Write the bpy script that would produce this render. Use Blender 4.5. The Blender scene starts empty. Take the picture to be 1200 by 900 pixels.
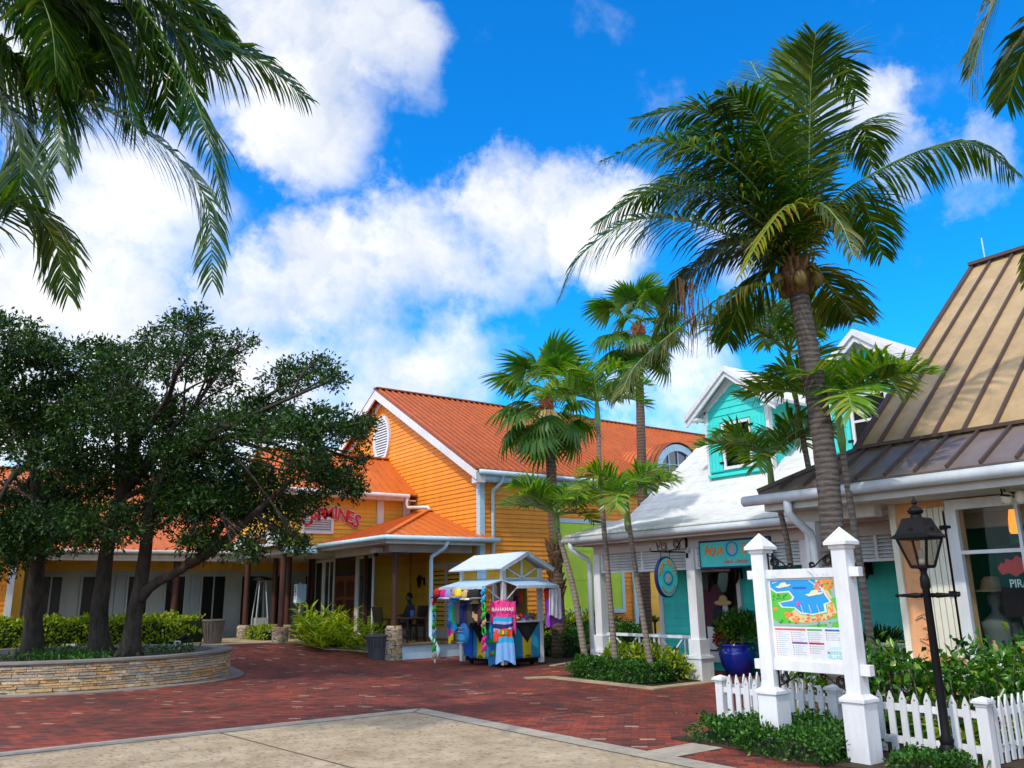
import bpy, math, random
import numpy as np
from mathutils import Vector, Matrix
random.seed(7); rng = np.random.default_rng(7)
S = bpy.context.scene
COL = S.collection
PI = math.pi
# ------------------------------------------------------------------ camera
F, PIT, ROL, HEAD, EYE = 967., .2489, -.01814, .92978, 1.75
fw = Vector((math.cos(HEAD)*math.cos(PIT), math.sin(HEAD)*math.cos(PIT), math.sin(PIT)))
rt0 = Vector((math.sin(HEAD), -math.cos(HEAD), 0)); up0 = rt0.cross(fw)
rt = math.cos(ROL)*rt0 + math.sin(ROL)*up0
up = -math.sin(ROL)*rt0 + math.cos(ROL)*up0
CAM = Vector((0, 0, EYE))
cd = bpy.data.cameras.new('camera'); cam = bpy.data.objects.new('camera', cd); COL.objects.link(cam)
M = Matrix((rt, up, -fw)).transposed().to_4x4(); M.translation = CAM
cam.matrix_world = M
cd.sensor_width = 36; cd.lens = F/1200*36; cd.clip_end = 3000; cd.clip_start = .05
S.camera = cam
def ray(x, y): return fw + rt*((x-600)/F) + up*((450-y)/F)
def at(x, y, X=None, Y=None, Z=None, D=None):
    d = ray(x, y)
    if X is not None: t = X/d.x
    elif Y is not None: t = Y/d.y
    elif Z is not None: t = (Z-EYE)/d.z
    else: t = D
    return CAM + d*t
def terr(y):
    t = min(1, max(0, (y-21.0)/4.5)); return .42*t*t*(3-2*t)
# ------------------------------------------------------------------ materials
def newmat(name):
    m = bpy.data.materials.new(name); m.use_nodes = True
    nt = m.node_tree; b = nt.nodes['Principled BSDF']
    return m, nt, b
def N(nt, t, **k):
    n = nt.nodes.new(t)
    for a, v in k.items():
        if a in n.inputs: n.inputs[a].default_value = v
        else: setattr(n, a, v)
    return n
def L(nt, a, b): nt.links.new(a, b)
def rgb(c): return (c[0], c[1], c[2], 1)
def paint(name, c, rough=.55, var=.12, scale=3., bump=.02, bscale=60., spec=.4, metal=0., streak=0., grime=.13, boards=0.):
    m, nt, b = newmat(name)
    tc = N(nt, 'ShaderNodeTexCoord')
    n1 = N(nt, 'ShaderNodeTexNoise', Scale=scale, Detail=6., Roughness=.65)
    mp = N(nt, 'ShaderNodeMapping'); mp.inputs['Scale'].default_value = (1, 1, .25 if streak else 1)
    L(nt, tc.outputs['Object'], mp.inputs['Vector']); L(nt, mp.outputs[0], n1.inputs['Vector'])
    mx = N(nt, 'ShaderNodeMix', data_type='RGBA')
    mx.inputs[6].default_value = rgb([v*(1-var*1.6) for v in c]); mx.inputs[7].default_value = rgb([min(1, v*(1+var*.7)) for v in c])
    L(nt, n1.outputs['Fac'], mx.inputs[0])
    ng = N(nt, 'ShaderNodeTexNoise', Scale=1.7, Detail=8., Roughness=.75); mg = N(nt, 'ShaderNodeMapping'); mg.inputs['Scale'].default_value = (1.6, 1.6, .35)
    L(nt, tc.outputs['Object'], mg.inputs['Vector']); L(nt, mg.outputs[0], ng.inputs['Vector'])
    rg = N(nt, 'ShaderNodeMapRange'); rg.inputs[1].default_value = .36; rg.inputs[2].default_value = .62; rg.inputs[3].default_value = 1-grime; rg.inputs[4].default_value = 1.03
    L(nt, ng.outputs['Fac'], rg.inputs[0]); fac = rg.outputs[0]
    if boards:
        gi = N(nt, 'ShaderNodeNewGeometry'); ri = N(nt, 'ShaderNodeMapRange'); ri.inputs[3].default_value = 1-boards; ri.inputs[4].default_value = 1+boards*.6
        L(nt, gi.outputs['Random Per Island'], ri.inputs[0]); fac = math_(nt, 'MULTIPLY', fac, ri.outputs[0])
    vg = N(nt, 'ShaderNodeVectorMath', operation='SCALE'); L(nt, mx.outputs[2], vg.inputs[0]); L(nt, fac, vg.inputs['Scale']); L(nt, vg.outputs[0], b.inputs['Base Color'])
    b.inputs['Roughness'].default_value = rough; b.inputs['Specular IOR Level'].default_value = spec; b.inputs['Metallic'].default_value = metal
    if bump:
        n2 = N(nt, 'ShaderNodeTexNoise', Scale=bscale, Detail=4.)
        bp = N(nt, 'ShaderNodeBump', Strength=min(1, bump*10), Distance=.01)
        L(nt, tc.outputs['Object'], n2.inputs['Vector']); L(nt, n2.outputs['Fac'], bp.inputs['Height']); L(nt, bp.outputs[0], b.inputs['Normal'])
    return m
def leafmat(name, c1, c2, c3=None, trans=.35, rough=.45, spec=.35):
    m, nt, b = newmat(name)
    g = N(nt, 'ShaderNodeNewGeometry'); cr = N(nt, 'ShaderNodeValToRGB')
    e = cr.color_ramp.elements; e[0].color = rgb(c1); e[1].color = rgb(c2); e[0].position = .1; e[1].position = .8
    if c3: x = e.new(.95); x.color = rgb(c3)
    L(nt, g.outputs['Random Per Island'], cr.inputs[0])
    L(nt, cr.outputs[0], b.inputs['Base Color']); b.inputs['Roughness'].default_value = rough; b.inputs['Specular IOR Level'].default_value = spec
    tr = N(nt, 'ShaderNodeBsdfTranslucent'); hs = N(nt, 'ShaderNodeHueSaturation', Value=1.5, Saturation=1.1)
    L(nt, cr.outputs[0], hs.inputs['Color']); L(nt, hs.outputs[0], tr.inputs['Color'])
    ms = N(nt, 'ShaderNodeMixShader'); ms.inputs[0].default_value = trans
    L(nt, b.outputs[0], ms.inputs[1]); L(nt, tr.outputs[0], ms.inputs[2])
    L(nt, ms.outputs[0], nt.nodes['Material Output'].inputs['Surface'])
    return m
def emis(name, c, s):
    m, nt, b = newmat(name); b.inputs['Base Color'].default_value = rgb(c)
    b.inputs['Emission Color'].default_value = rgb(c); b.inputs['Emission Strength'].default_value = s; return m
def glassmat(name, tint=(.8, .9, .9), refl=.12):
    m, nt, b = newmat(name)
    t = N(nt, 'ShaderNodeBsdfTransparent', Color=rgb(tint)); g = N(nt, 'ShaderNodeBsdfGlossy', Roughness=.02)
    fr = N(nt, 'ShaderNodeLayerWeight', Blend=.35); mr = N(nt, 'ShaderNodeMapRange'); mr.inputs[3].default_value = refl*.1; mr.inputs[4].default_value = refl*1.3
    L(nt, fr.outputs['Fresnel'], mr.inputs[0])
    ms = N(nt, 'ShaderNodeMixShader'); L(nt, mr.outputs[0], ms.inputs[0]); L(nt, t.outputs[0], ms.inputs[1]); L(nt, g.outputs[0], ms.inputs[2])
    L(nt, ms.outputs[0], nt.nodes['Material Output'].inputs['Surface'])
    return m
def math_(nt, op, a, b=None, c=None):
    n = N(nt, 'ShaderNodeMath', operation=op)
    for i, v in enumerate((a, b, c)):
        if v is None: continue
        if isinstance(v, (int, float)): n.inputs[i].default_value = v
        else: L(nt, v, n.inputs[i])
    return n.outputs[0]
def brickmat(name, bw, bh, cols, mortar, ang=0., gap=.05, bump=.5, patch=True, rough=.8, axes='xy'):
    """running-bond pavers; every brick has its own random tone"""
    m, nt, b = newmat(name)
    tc = N(nt, 'ShaderNodeTexCoord'); mp = N(nt, 'ShaderNodeMapping'); mp.inputs['Rotation'].default_value = (0, 0, ang)
    L(nt, tc.outputs['Object'], mp.inputs['Vector'])
    sx = N(nt, 'ShaderNodeSeparateXYZ'); L(nt, mp.outputs[0], sx.inputs[0])
    ux, uy = sx.outputs[0], sx.outputs[1]
    v = math_(nt, 'DIVIDE', uy, bh); row = math_(nt, 'FLOOR', v)
    u0 = math_(nt, 'DIVIDE', ux, bw); off = math_(nt, 'MULTIPLY', math_(nt, 'MODULO', row, 2.), .5)
    u = math_(nt, 'ADD', u0, off); colm = math_(nt, 'FLOOR', u)
    fu = math_(nt, 'FRACT', u); fv = math_(nt, 'FRACT', v)
    eu = math_(nt, 'MULTIPLY', math_(nt, 'MINIMUM', fu, math_(nt, 'SUBTRACT', 1., fu)), bw)
    ev = math_(nt, 'MULTIPLY', math_(nt, 'MINIMUM', fv, math_(nt, 'SUBTRACT', 1., fv)), bh)
    ed = math_(nt, 'MINIMUM', eu, ev)
    mort = N(nt, 'ShaderNodeMapRange', interpolation_type='SMOOTHSTEP'); mort.inputs[1].default_value = gap*bh*.4; mort.inputs[2].default_value = gap*bh*1.6
    L(nt, ed, mort.inputs[0])
    cx = N(nt, 'ShaderNodeCombineXYZ'); L(nt, colm, cx.inputs[0]); L(nt, row, cx.inputs[1])
    wn = N(nt, 'ShaderNodeTexWhiteNoise'); L(nt, cx.outputs[0], wn.inputs['Vector'])
    cr = N(nt, 'ShaderNodeValToRGB'); cr.color_ramp.interpolation = 'CONSTANT'
    el = cr.color_ramp.elements
    el[0].color = rgb(cols[0][1]); el[0].position = 0; el[1].color = rgb(cols[1][1]); el[1].position = cols[1][0]
    for p, c in cols[2:]:
        x = el.new(p); x.color = rgb(c)
    L(nt, wn.outputs['Value'], cr.inputs[0])
    colr = cr.outputs[0]
    if patch:
        n1 = N(nt, 'ShaderNodeTexNoise', Scale=.45, Detail=5., Roughness=.65); L(nt, tc.outputs['Object'], n1.inputs['Vector'])
        r1 = N(nt, 'ShaderNodeMapRange'); r1.inputs[1].default_value = .35; r1.inputs[2].default_value = .65; r1.inputs[3].default_value = .5; r1.inputs[4].default_value = 1.3
        L(nt, n1.outputs['Fac'], r1.inputs[0])
        vm = N(nt, 'ShaderNodeVectorMath', operation='SCALE'); L(nt, colr, vm.inputs[0]); L(nt, r1.outputs[0], vm.inputs['Scale']); colr = vm.outputs[0]
    n3 = N(nt, 'ShaderNodeTexNoise', Scale=35., Detail=5.); L(nt, tc.outputs['Object'], n3.inputs['Vector'])
    r3 = N(nt, 'ShaderNodeMapRange'); r3.inputs[3].default_value = .7; r3.inputs[4].default_value = 1.3; L(nt, n3.outputs['Fac'], r3.inputs[0])
    vm2 = N(nt, 'ShaderNodeVectorMath', operation='SCALE'); L(nt, colr, vm2.inputs[0]); L(nt, r3.outputs[0], vm2.inputs['Scale'])
    mx = N(nt, 'ShaderNodeMix', data_type='RGBA'); mx.inputs[6].default_value = rgb(mortar)
    L(nt, mort.outputs[0], mx.inputs[0]); L(nt, vm2.outputs[0], mx.inputs[7]); L(nt, mx.outputs[2], b.inputs['Base Color'])
    b.inputs['Roughness'].default_value = rough
    hh = math_(nt, 'ADD', mort.outputs[0], math_(nt, 'MULTIPLY', n3.outputs['Fac'], .5))
    hh = math_(nt, 'ADD', hh, math_(nt, 'MULTIPLY', wn.outputs['Value'], .4))
    bp = N(nt, 'ShaderNodeBump', Strength=bump, Distance=.008); L(nt, hh, bp.inputs['Height']); L(nt, bp.outputs[0], b.inputs['Normal'])
    return m
def concretemat(name, c1, c2, stamp=True):
    m, nt, b = newmat(name)
    tc = N(nt, 'ShaderNodeTexCoord')
    n1 = N(nt, 'ShaderNodeTexNoise', Scale=.9, Detail=8., Roughness=.7); L(nt, tc.outputs['Object'], n1.inputs['Vector'])
    n2 = N(nt, 'ShaderNodeTexNoise', Scale=40., Detail=6., Roughness=.7); L(nt, tc.outputs['Object'], n2.inputs['Vector'])
    cr = N(nt, 'ShaderNodeValToRGB'); e = cr.color_ramp.elements; e[0].position = .35; e[1].position = .65; e[0].color = rgb(c1); e[1].color = rgb(c2)
    L(nt, n1.outputs['Fac'], cr.inputs[0])
    r3 = N(nt, 'ShaderNodeMapRange'); r3.inputs[3].default_value = .72; r3.inputs[4].default_value = 1.25; L(nt, n2.outputs['Fac'], r3.inputs[0])
    vm = N(nt, 'ShaderNodeVectorMath', operation='SCALE'); L(nt, cr.outputs[0], vm.inputs[0]); L(nt, r3.outputs[0], vm.inputs['Scale'])
    b.inputs['Roughness'].default_value = .75
    h = n2.outputs['Fac']; n5 = N(nt, 'ShaderNodeTexNoise', Scale=3.3, Detail=8., Roughness=.75); L(nt, tc.outputs['Object'], n5.inputs['Vector'])
    r5 = N(nt, 'ShaderNodeMapRange'); r5.inputs[1].default_value = .38; r5.inputs[2].default_value = .6; r5.inputs[3].default_value = .74; r5.inputs[4].default_value = 1.05; L(nt, n5.outputs['Fac'], r5.inputs[0]); stain_dent = r5.outputs[0]
    if stamp:
        vo = N(nt, 'ShaderNodeTexVoronoi', Scale=11., feature='F1', Randomness=1.); L(nt, tc.outputs['Object'], vo.inputs['Vector'])
        vr = N(nt, 'ShaderNodeMapRange', interpolation_type='SMOOTHSTEP'); vr.inputs[1].default_value = .15; vr.inputs[2].default_value = .42; L(nt, vo.outputs['Distance'], vr.inputs[0])
        stain_dent = math_(nt, 'MULTIPLY', stain_dent, math_(nt, 'MULTIPLY_ADD', vr.outputs[0], .22, .8))  # colour also goes darker in the stamped dents
        h = math_(nt, 'ADD', math_(nt, 'MULTIPLY', h, .25), math_(nt, 'MULTIPLY', vr.outputs[0], 1.))
    vs5 = N(nt, 'ShaderNodeVectorMath', operation='SCALE'); L(nt, vm.outputs[0], vs5.inputs[0]); L(nt, stain_dent, vs5.inputs['Scale']); L(nt, vs5.outputs[0], b.inputs['Base Color'])
    bp = N(nt, 'ShaderNodeBump', Strength=.7 if stamp else .3, Distance=.02); L(nt, h, bp.inputs['Height']); L(nt, bp.outputs[0], b.inputs['Normal'])
    return m
def stonemat(name, sx, sy, sz, cols, mortar):
    m, nt, b = newmat(name)
    tc = N(nt, 'ShaderNodeTexCoord'); mp = N(nt, 'ShaderNodeMapping'); mp.inputs['Scale'].default_value = (sx, sy, sz)
    L(nt, tc.outputs['Object'], mp.inputs['Vector'])
    vo = N(nt, 'ShaderNodeTexVoronoi', Scale=1., feature='F1', Randomness=.75); L(nt, mp.outputs[0], vo.inputs['Vector'])
    ve = N(nt, 'ShaderNodeTexVoronoi', Scale=1., feature='DISTANCE_TO_EDGE', Randomness=.75); L(nt, mp.outputs[0], ve.inputs['Vector'])
    sp = N(nt, 'ShaderNodeSeparateXYZ'); L(nt, vo.outputs['Color'], sp.inputs[0])
    cr = N(nt, 'ShaderNodeValToRGB'); el = cr.color_ramp.elements; el[0].color = rgb(cols[0]); el[1].color = rgb(cols[-1])
    for i, c in enumerate(cols[1:-1]):
        x = el.new((i+1)/(len(cols)-1)); x.color = rgb(c)
    L(nt, sp.outputs[0], cr.inputs[0])
    mr = N(nt, 'ShaderNodeMapRange', interpolation_type='SMOOTHSTEP'); mr.inputs[1].default_value = .01; mr.inputs[2].default_value = .07; L(nt, ve.outputs['Distance'], mr.inputs[0])
    n3 = N(nt, 'ShaderNodeTexNoise', Scale=25., Detail=6.); L(nt, tc.outputs['Object'], n3.inputs['Vector'])
    r3 = N(nt, 'ShaderNodeMapRange'); r3.inputs[3].default_value = .6; r3.inputs[4].default_value = 1.4; L(nt, n3.outputs['Fac'], r3.inputs[0])
    vm = N(nt, 'ShaderNodeVectorMath', operation='SCALE'); L(nt, cr.outputs[0], vm.inputs[0]); L(nt, r3.outputs[0], vm.inputs['Scale'])
    mx = N(nt, 'ShaderNodeMix', data_type='RGBA'); mx.inputs[6].default_value = rgb(mortar); L(nt, mr.outputs[0], mx.inputs[0]); L(nt, vm.outputs[0], mx.inputs[7])
    L(nt, mx.outputs[2], b.inputs['Base Color']); b.inputs['Roughness'].default_value = .85
    h = math_(nt, 'ADD', mr.outputs[0], math_(nt, 'MULTIPLY', sp.outputs[1], .8)); h = math_(nt, 'ADD', h, math_(nt, 'MULTIPLY', n3.outputs['Fac'], .4))
    bp = N(nt, 'ShaderNodeBump', Strength=.9, Distance=.03); L(nt, h, bp.inputs['Height']); L(nt, bp.outputs[0], b.inputs['Normal'])
    return m
def barkmat(name, c1, c2, rings=False, scale=8.):
    m, nt, b = newmat(name)
    tc = N(nt, 'ShaderNodeTexCoord'); mp = N(nt, 'ShaderNodeMapping'); mp.inputs['Scale'].default_value = (1, 1, 5 if rings else .3)
    L(nt, tc.outputs['Object'], mp.inputs['Vector'])
    n1 = N(nt, 'ShaderNodeTexNoise', Scale=scale, Detail=7., Roughness=.7, Distortion=.4); L(nt, mp.outputs[0], n1.inputs['Vector'])
    f = n1.outputs['Fac']
    if rings:
        wv = N(nt, 'ShaderNodeTexWave', wave_type='BANDS', bands_direction='Z', Scale=rings, Distortion=2.5, Detail=2.); L(nt, tc.outputs['Object'], wv.inputs['Vector'])
        f = math_(nt, 'ADD', math_(nt, 'MULTIPLY', f, .8), math_(nt, 'MULTIPLY', wv.outputs['Fac'], .2))
    cr = N(nt, 'ShaderNodeValToRGB'); e = cr.color_ramp.elements; e[0].position = .3; e[1].position = .72; e[0].color = rgb(c1); e[1].color = rgb(c2)
    L(nt, f, cr.inputs[0]); L(nt, cr.outputs[0], b.inputs['Base Color']); b.inputs['Roughness'].default_value = .9; b.inputs['Specular IOR Level'].default_value = .2
    bp = N(nt, 'ShaderNodeBump', Strength=.8, Distance=.02); L(nt, f, bp.inputs['Height']); L(nt, bp.outputs[0], b.inputs['Normal'])
    return m
MT = {}
def mk():
    P = paint
    MT['orange'] = P('orange siding paint', (.92, .32, .022), .6, .08, 1.5, grime=.16, boards=.10)
    MT['orange_roof'] = P('orange metal roof', (.62, .15, .025), .42, .14, .8, .01, spec=.5, streak=1, grime=.2)
    MT['oldroof'] = P('weathered orange metal roof', (.29, .075, .036), .5, .16, .8, .01, spec=.4, streak=1, grime=.25)
    MT['yellow'] = P('yellow siding paint', (.80, .46, .05), .6, .08, 1.5, boards=.08)
    MT['white'] = P('white trim paint', (.76, .77, .79), .5, .06, 2., grime=.18)
    MT['bluewhite'] = P('shade-tinted white trim paint', (.50, .72, .86), .45, .06, 2.)  # white trim; the blue of its shaded sides is put into the colour
    MT['aqua'] = P('turquoise siding paint', (.045, .70, .64), .6, .07, 1.5, boards=.06)
    MT['lime'] = P('lime panel paint', (.55, .80, .06), .6, .08, 1.2)
    MT['whiteroof'] = P('whitewashed stone roof', (.72, .72, .70), .7, .12, 1.2, .05, 30, streak=1, grime=.2)
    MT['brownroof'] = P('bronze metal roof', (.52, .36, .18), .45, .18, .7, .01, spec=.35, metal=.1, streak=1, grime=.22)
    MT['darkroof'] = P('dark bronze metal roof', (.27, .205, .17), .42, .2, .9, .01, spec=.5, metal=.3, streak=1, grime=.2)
    MT['brownseam'] = P('bronze seam', (.10, .065, .05), .45, .1, 3., metal=.2)
    MT['peach'] = P('peach stucco', (.85, .42, .20), .8, .1, 2., .3, 9.)
    MT['cream'] = P('cream shutter paint', (.80, .76, .62), .55, .06, 2.)
    MT['soffit'] = P('grey soffit', (.55, .53, .50), .7, .06, 2.)
    MT['gutter'] = P('white painted gutter', (.66, .72, .76), .35, .08, 2.)
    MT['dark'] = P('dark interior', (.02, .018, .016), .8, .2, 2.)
    MT['black'] = P('black metal', (.005, .005, .006), .5, .2, 6., .02, 90, spec=.18)
    MT['darkwood'] = P('dark stained column', (.09, .032, .02), .5, .3, 4., .05, 30, streak=1)
    MT['wood'] = P('varnished door wood', (.20, .055, .018), .4, .3, 3., .04, 40, streak=1)
    MT['deck'] = P('deck boards', (.20, .13, .07), .8, .2, 3.)
    MT['tan'] = P('tan straw', (.66, .46, .20), .8, .15, 20.)
    MT['signaqua'] = P('turquoise sign face', (.06, .60, .56), .5, .05, 3.)
    MT['navy'] = P('navy sign rim', (.008, .012, .09), .45, .1, 3.)
    MT['gold'] = P('orange gold lettering', (.90, .26, .02), .5, .25, 9.)
    MT['red'] = P('red lettering', (.70, .015, .02), .5, .05, 3.)
    MT['pinkish'] = P('dusty pink emblem', (.62, .36, .36), .6, .1, 5.)
    MT['blueink'] = P('blue ink', (.01, .16, .55), .55, .05, 3.)
    MT['pot'] = P('cobalt glazed pot', (.008, .022, .28), .12, .15, 4., .01, spec=.6)
    MT['soil'] = P('dark soil mulch', (.055, .032, .02), .95, .4, 12., .6, 25.)
    MT['concrete'] = concretemat('stamped concrete', (.32, .235, .135), (.48, .385, .26))
    MT['conc2'] = concretemat('smooth concrete', (.32, .28, .22), (.43, .38, .30), False)
    MT['kerb'] = concretemat('tan kerb', (.36, .28, .17), (.48, .385, .24), False)
    MT['brick'] = brickmat('brick paving', .2, .1, [(0, (.165, .024, .011)), (.22, (.205, .031, .013)), (.42, (.11, .019, .011)), (.58, (.25, .042, .016)), (.76, (.06, .021, .017)), (.86, (.19, .032, .014)), (.982, (.36, .23, .15))], (.035, .018, .014), ang=PI/4)
    MT['stone'] = stonemat('stacked ledge stone', 4.6, 4.6, 21, [(.42, .24, .09), (.58, .42, .22), (.28, .28, .29), (.62, .50, .33), (.42, .36, .30), (.55, .30, .10)], (.10, .075, .05))
    m, nt, b = newmat('ledge stone'); g = N(nt, 'ShaderNodeNewGeometry'); cr = N(nt, 'ShaderNodeValToRGB'); el = cr.color_ramp.elements
    LC = [(.46, .25, .09), (.62, .43, .22), (.27, .26, .25), (.66, .50, .30), (.44, .34, .24), (.60, .32, .10), (.33, .28, .23), (.56, .40, .22)]
    el[0].color = rgb(LC[0]); el[1].color = rgb(LC[-1])
    for i, c in enumerate(LC[1:-1]): x = el.new((i+1)/7); x.color = rgb(c)
    tc = N(nt, 'ShaderNodeTexCoord'); n3 = N(nt, 'ShaderNodeTexNoise', Scale=18., Detail=8., Roughness=.7); L(nt, tc.outputs['Object'], n3.inputs['Vector']); r3 = N(nt, 'ShaderNodeMapRange'); r3.inputs[1].default_value = .3; r3.inputs[2].default_value = .7; r3.inputs[3].default_value = .6; r3.inputs[4].default_value = 1.3
    L(nt, n3.outputs['Fac'], r3.inputs[0]); L(nt, g.outputs['Random Per Island'], cr.inputs[0]); vm = N(nt, 'ShaderNodeVectorMath', operation='SCALE'); L(nt, cr.outputs[0], vm.inputs[0]); L(nt, r3.outputs[0], vm.inputs['Scale']); L(nt, vm.outputs[0], b.inputs['Base Color']); b.inputs['Roughness'].default_value = .85
    bp = N(nt, 'ShaderNodeBump', Strength=.8, Distance=.02); L(nt, n3.outputs['Fac'], bp.inputs['Height']); L(nt, bp.outputs[0], b.inputs['Normal']); MT['ledge'] = m
    MT['cap'] = P('stone coping', (.26, .24, .22), .8, .2, 5., .2, 30)
    MT['urn'] = P('grey brown urn', (.20, .15, .13), .8, .15, 6., .1, 30)
    MT['bark'] = barkmat('grey bark', (.020, .016, .013), (.095, .075, .06))
    MT['palmbark'] = barkmat('ringed palm bark', (.035, .028, .024), (.16, .135, .12), rings=4.)
    MT['thinbark'] = barkmat('slender palm bark', (.10, .075, .06), (.30, .25, .21), rings=4.)
    MT['washbark'] = barkmat('fibrous palm bark', (.05, .03, .02), (.22, .15, .11), rings=3.)
    MT['husk'] = barkmat('palm husk fibre', (.05, .03, .018), (.28, .15, .07), scale=20.)
    MT['shaft'] = P('green crownshaft', (.20, .34, .07), .4, .2, 4.)
    MT['treeleaf'] = leafmat('dark tree leaf', (.007, .030, .004), (.021, .066, .006), (.07, .15, .012), .22)
    MT['cocoleaf'] = leafmat('coconut leaflet', (.017, .066, .005), (.060, .145, .010), (.17, .22, .02), .28, .36, .5)
    MT['yelleaf'] = leafmat('yellowing leaflet', (.16, .20, .018), (.30, .30, .025), (.34, .22, .03), .4)
    MT['mixleaf'] = leafmat('olive leaflet', (.04, .085, .012), (.12, .14, .018), (.22, .17, .03), .35)
    MT['palmleaf'] = leafmat('bright palm leaflet', (.06, .17, .010), (.16, .31, .022), (.36, .38, .035), .35, .35, .5)
    MT['fanleaf'] = leafmat('fan palm leaf', (.035, .12, .012), (.09, .20, .02), (.20, .23, .05), .35)
    MT['hedgeleaf'] = leafmat('hedge leaf', (.014, .065, .008), (.045, .15, .014), (.09, .22, .02), .25)
    MT['limeleaf'] = leafmat('lime hedge leaf', (.09, .18, .010), (.32, .42, .02), (.5, .5, .04), .35)
    MT['gingerleaf'] = leafmat('variegated long leaf', (.13, .24, .012), (.36, .46, .025), (.55, .55, .06), .35)
    MT['shrubleaf'] = leafmat('glossy shrub leaf', (.02, .10, .010), (.07, .22, .016), (.22, .34, .03), .3, .3, .5)
    MT['flower'] = leafmat('red flower', (.35, .01, .012), (.6, .02, .02), None, .25)
    MT['glass'] = glassmat('window glass')
    MT['smoke'] = glassmat('dark window glass', (.35, .4, .4), .06)
    MT['lampglass'] = glassmat('frosted lamp glass', (.75, .72, .68), .2)
mk()
def P_(name, c, rough=.7, **k):
    if name not in MT: MT[name] = paint(name, c, rough, .1, 8., grime=.08, **k)
    return MT[name]
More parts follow.
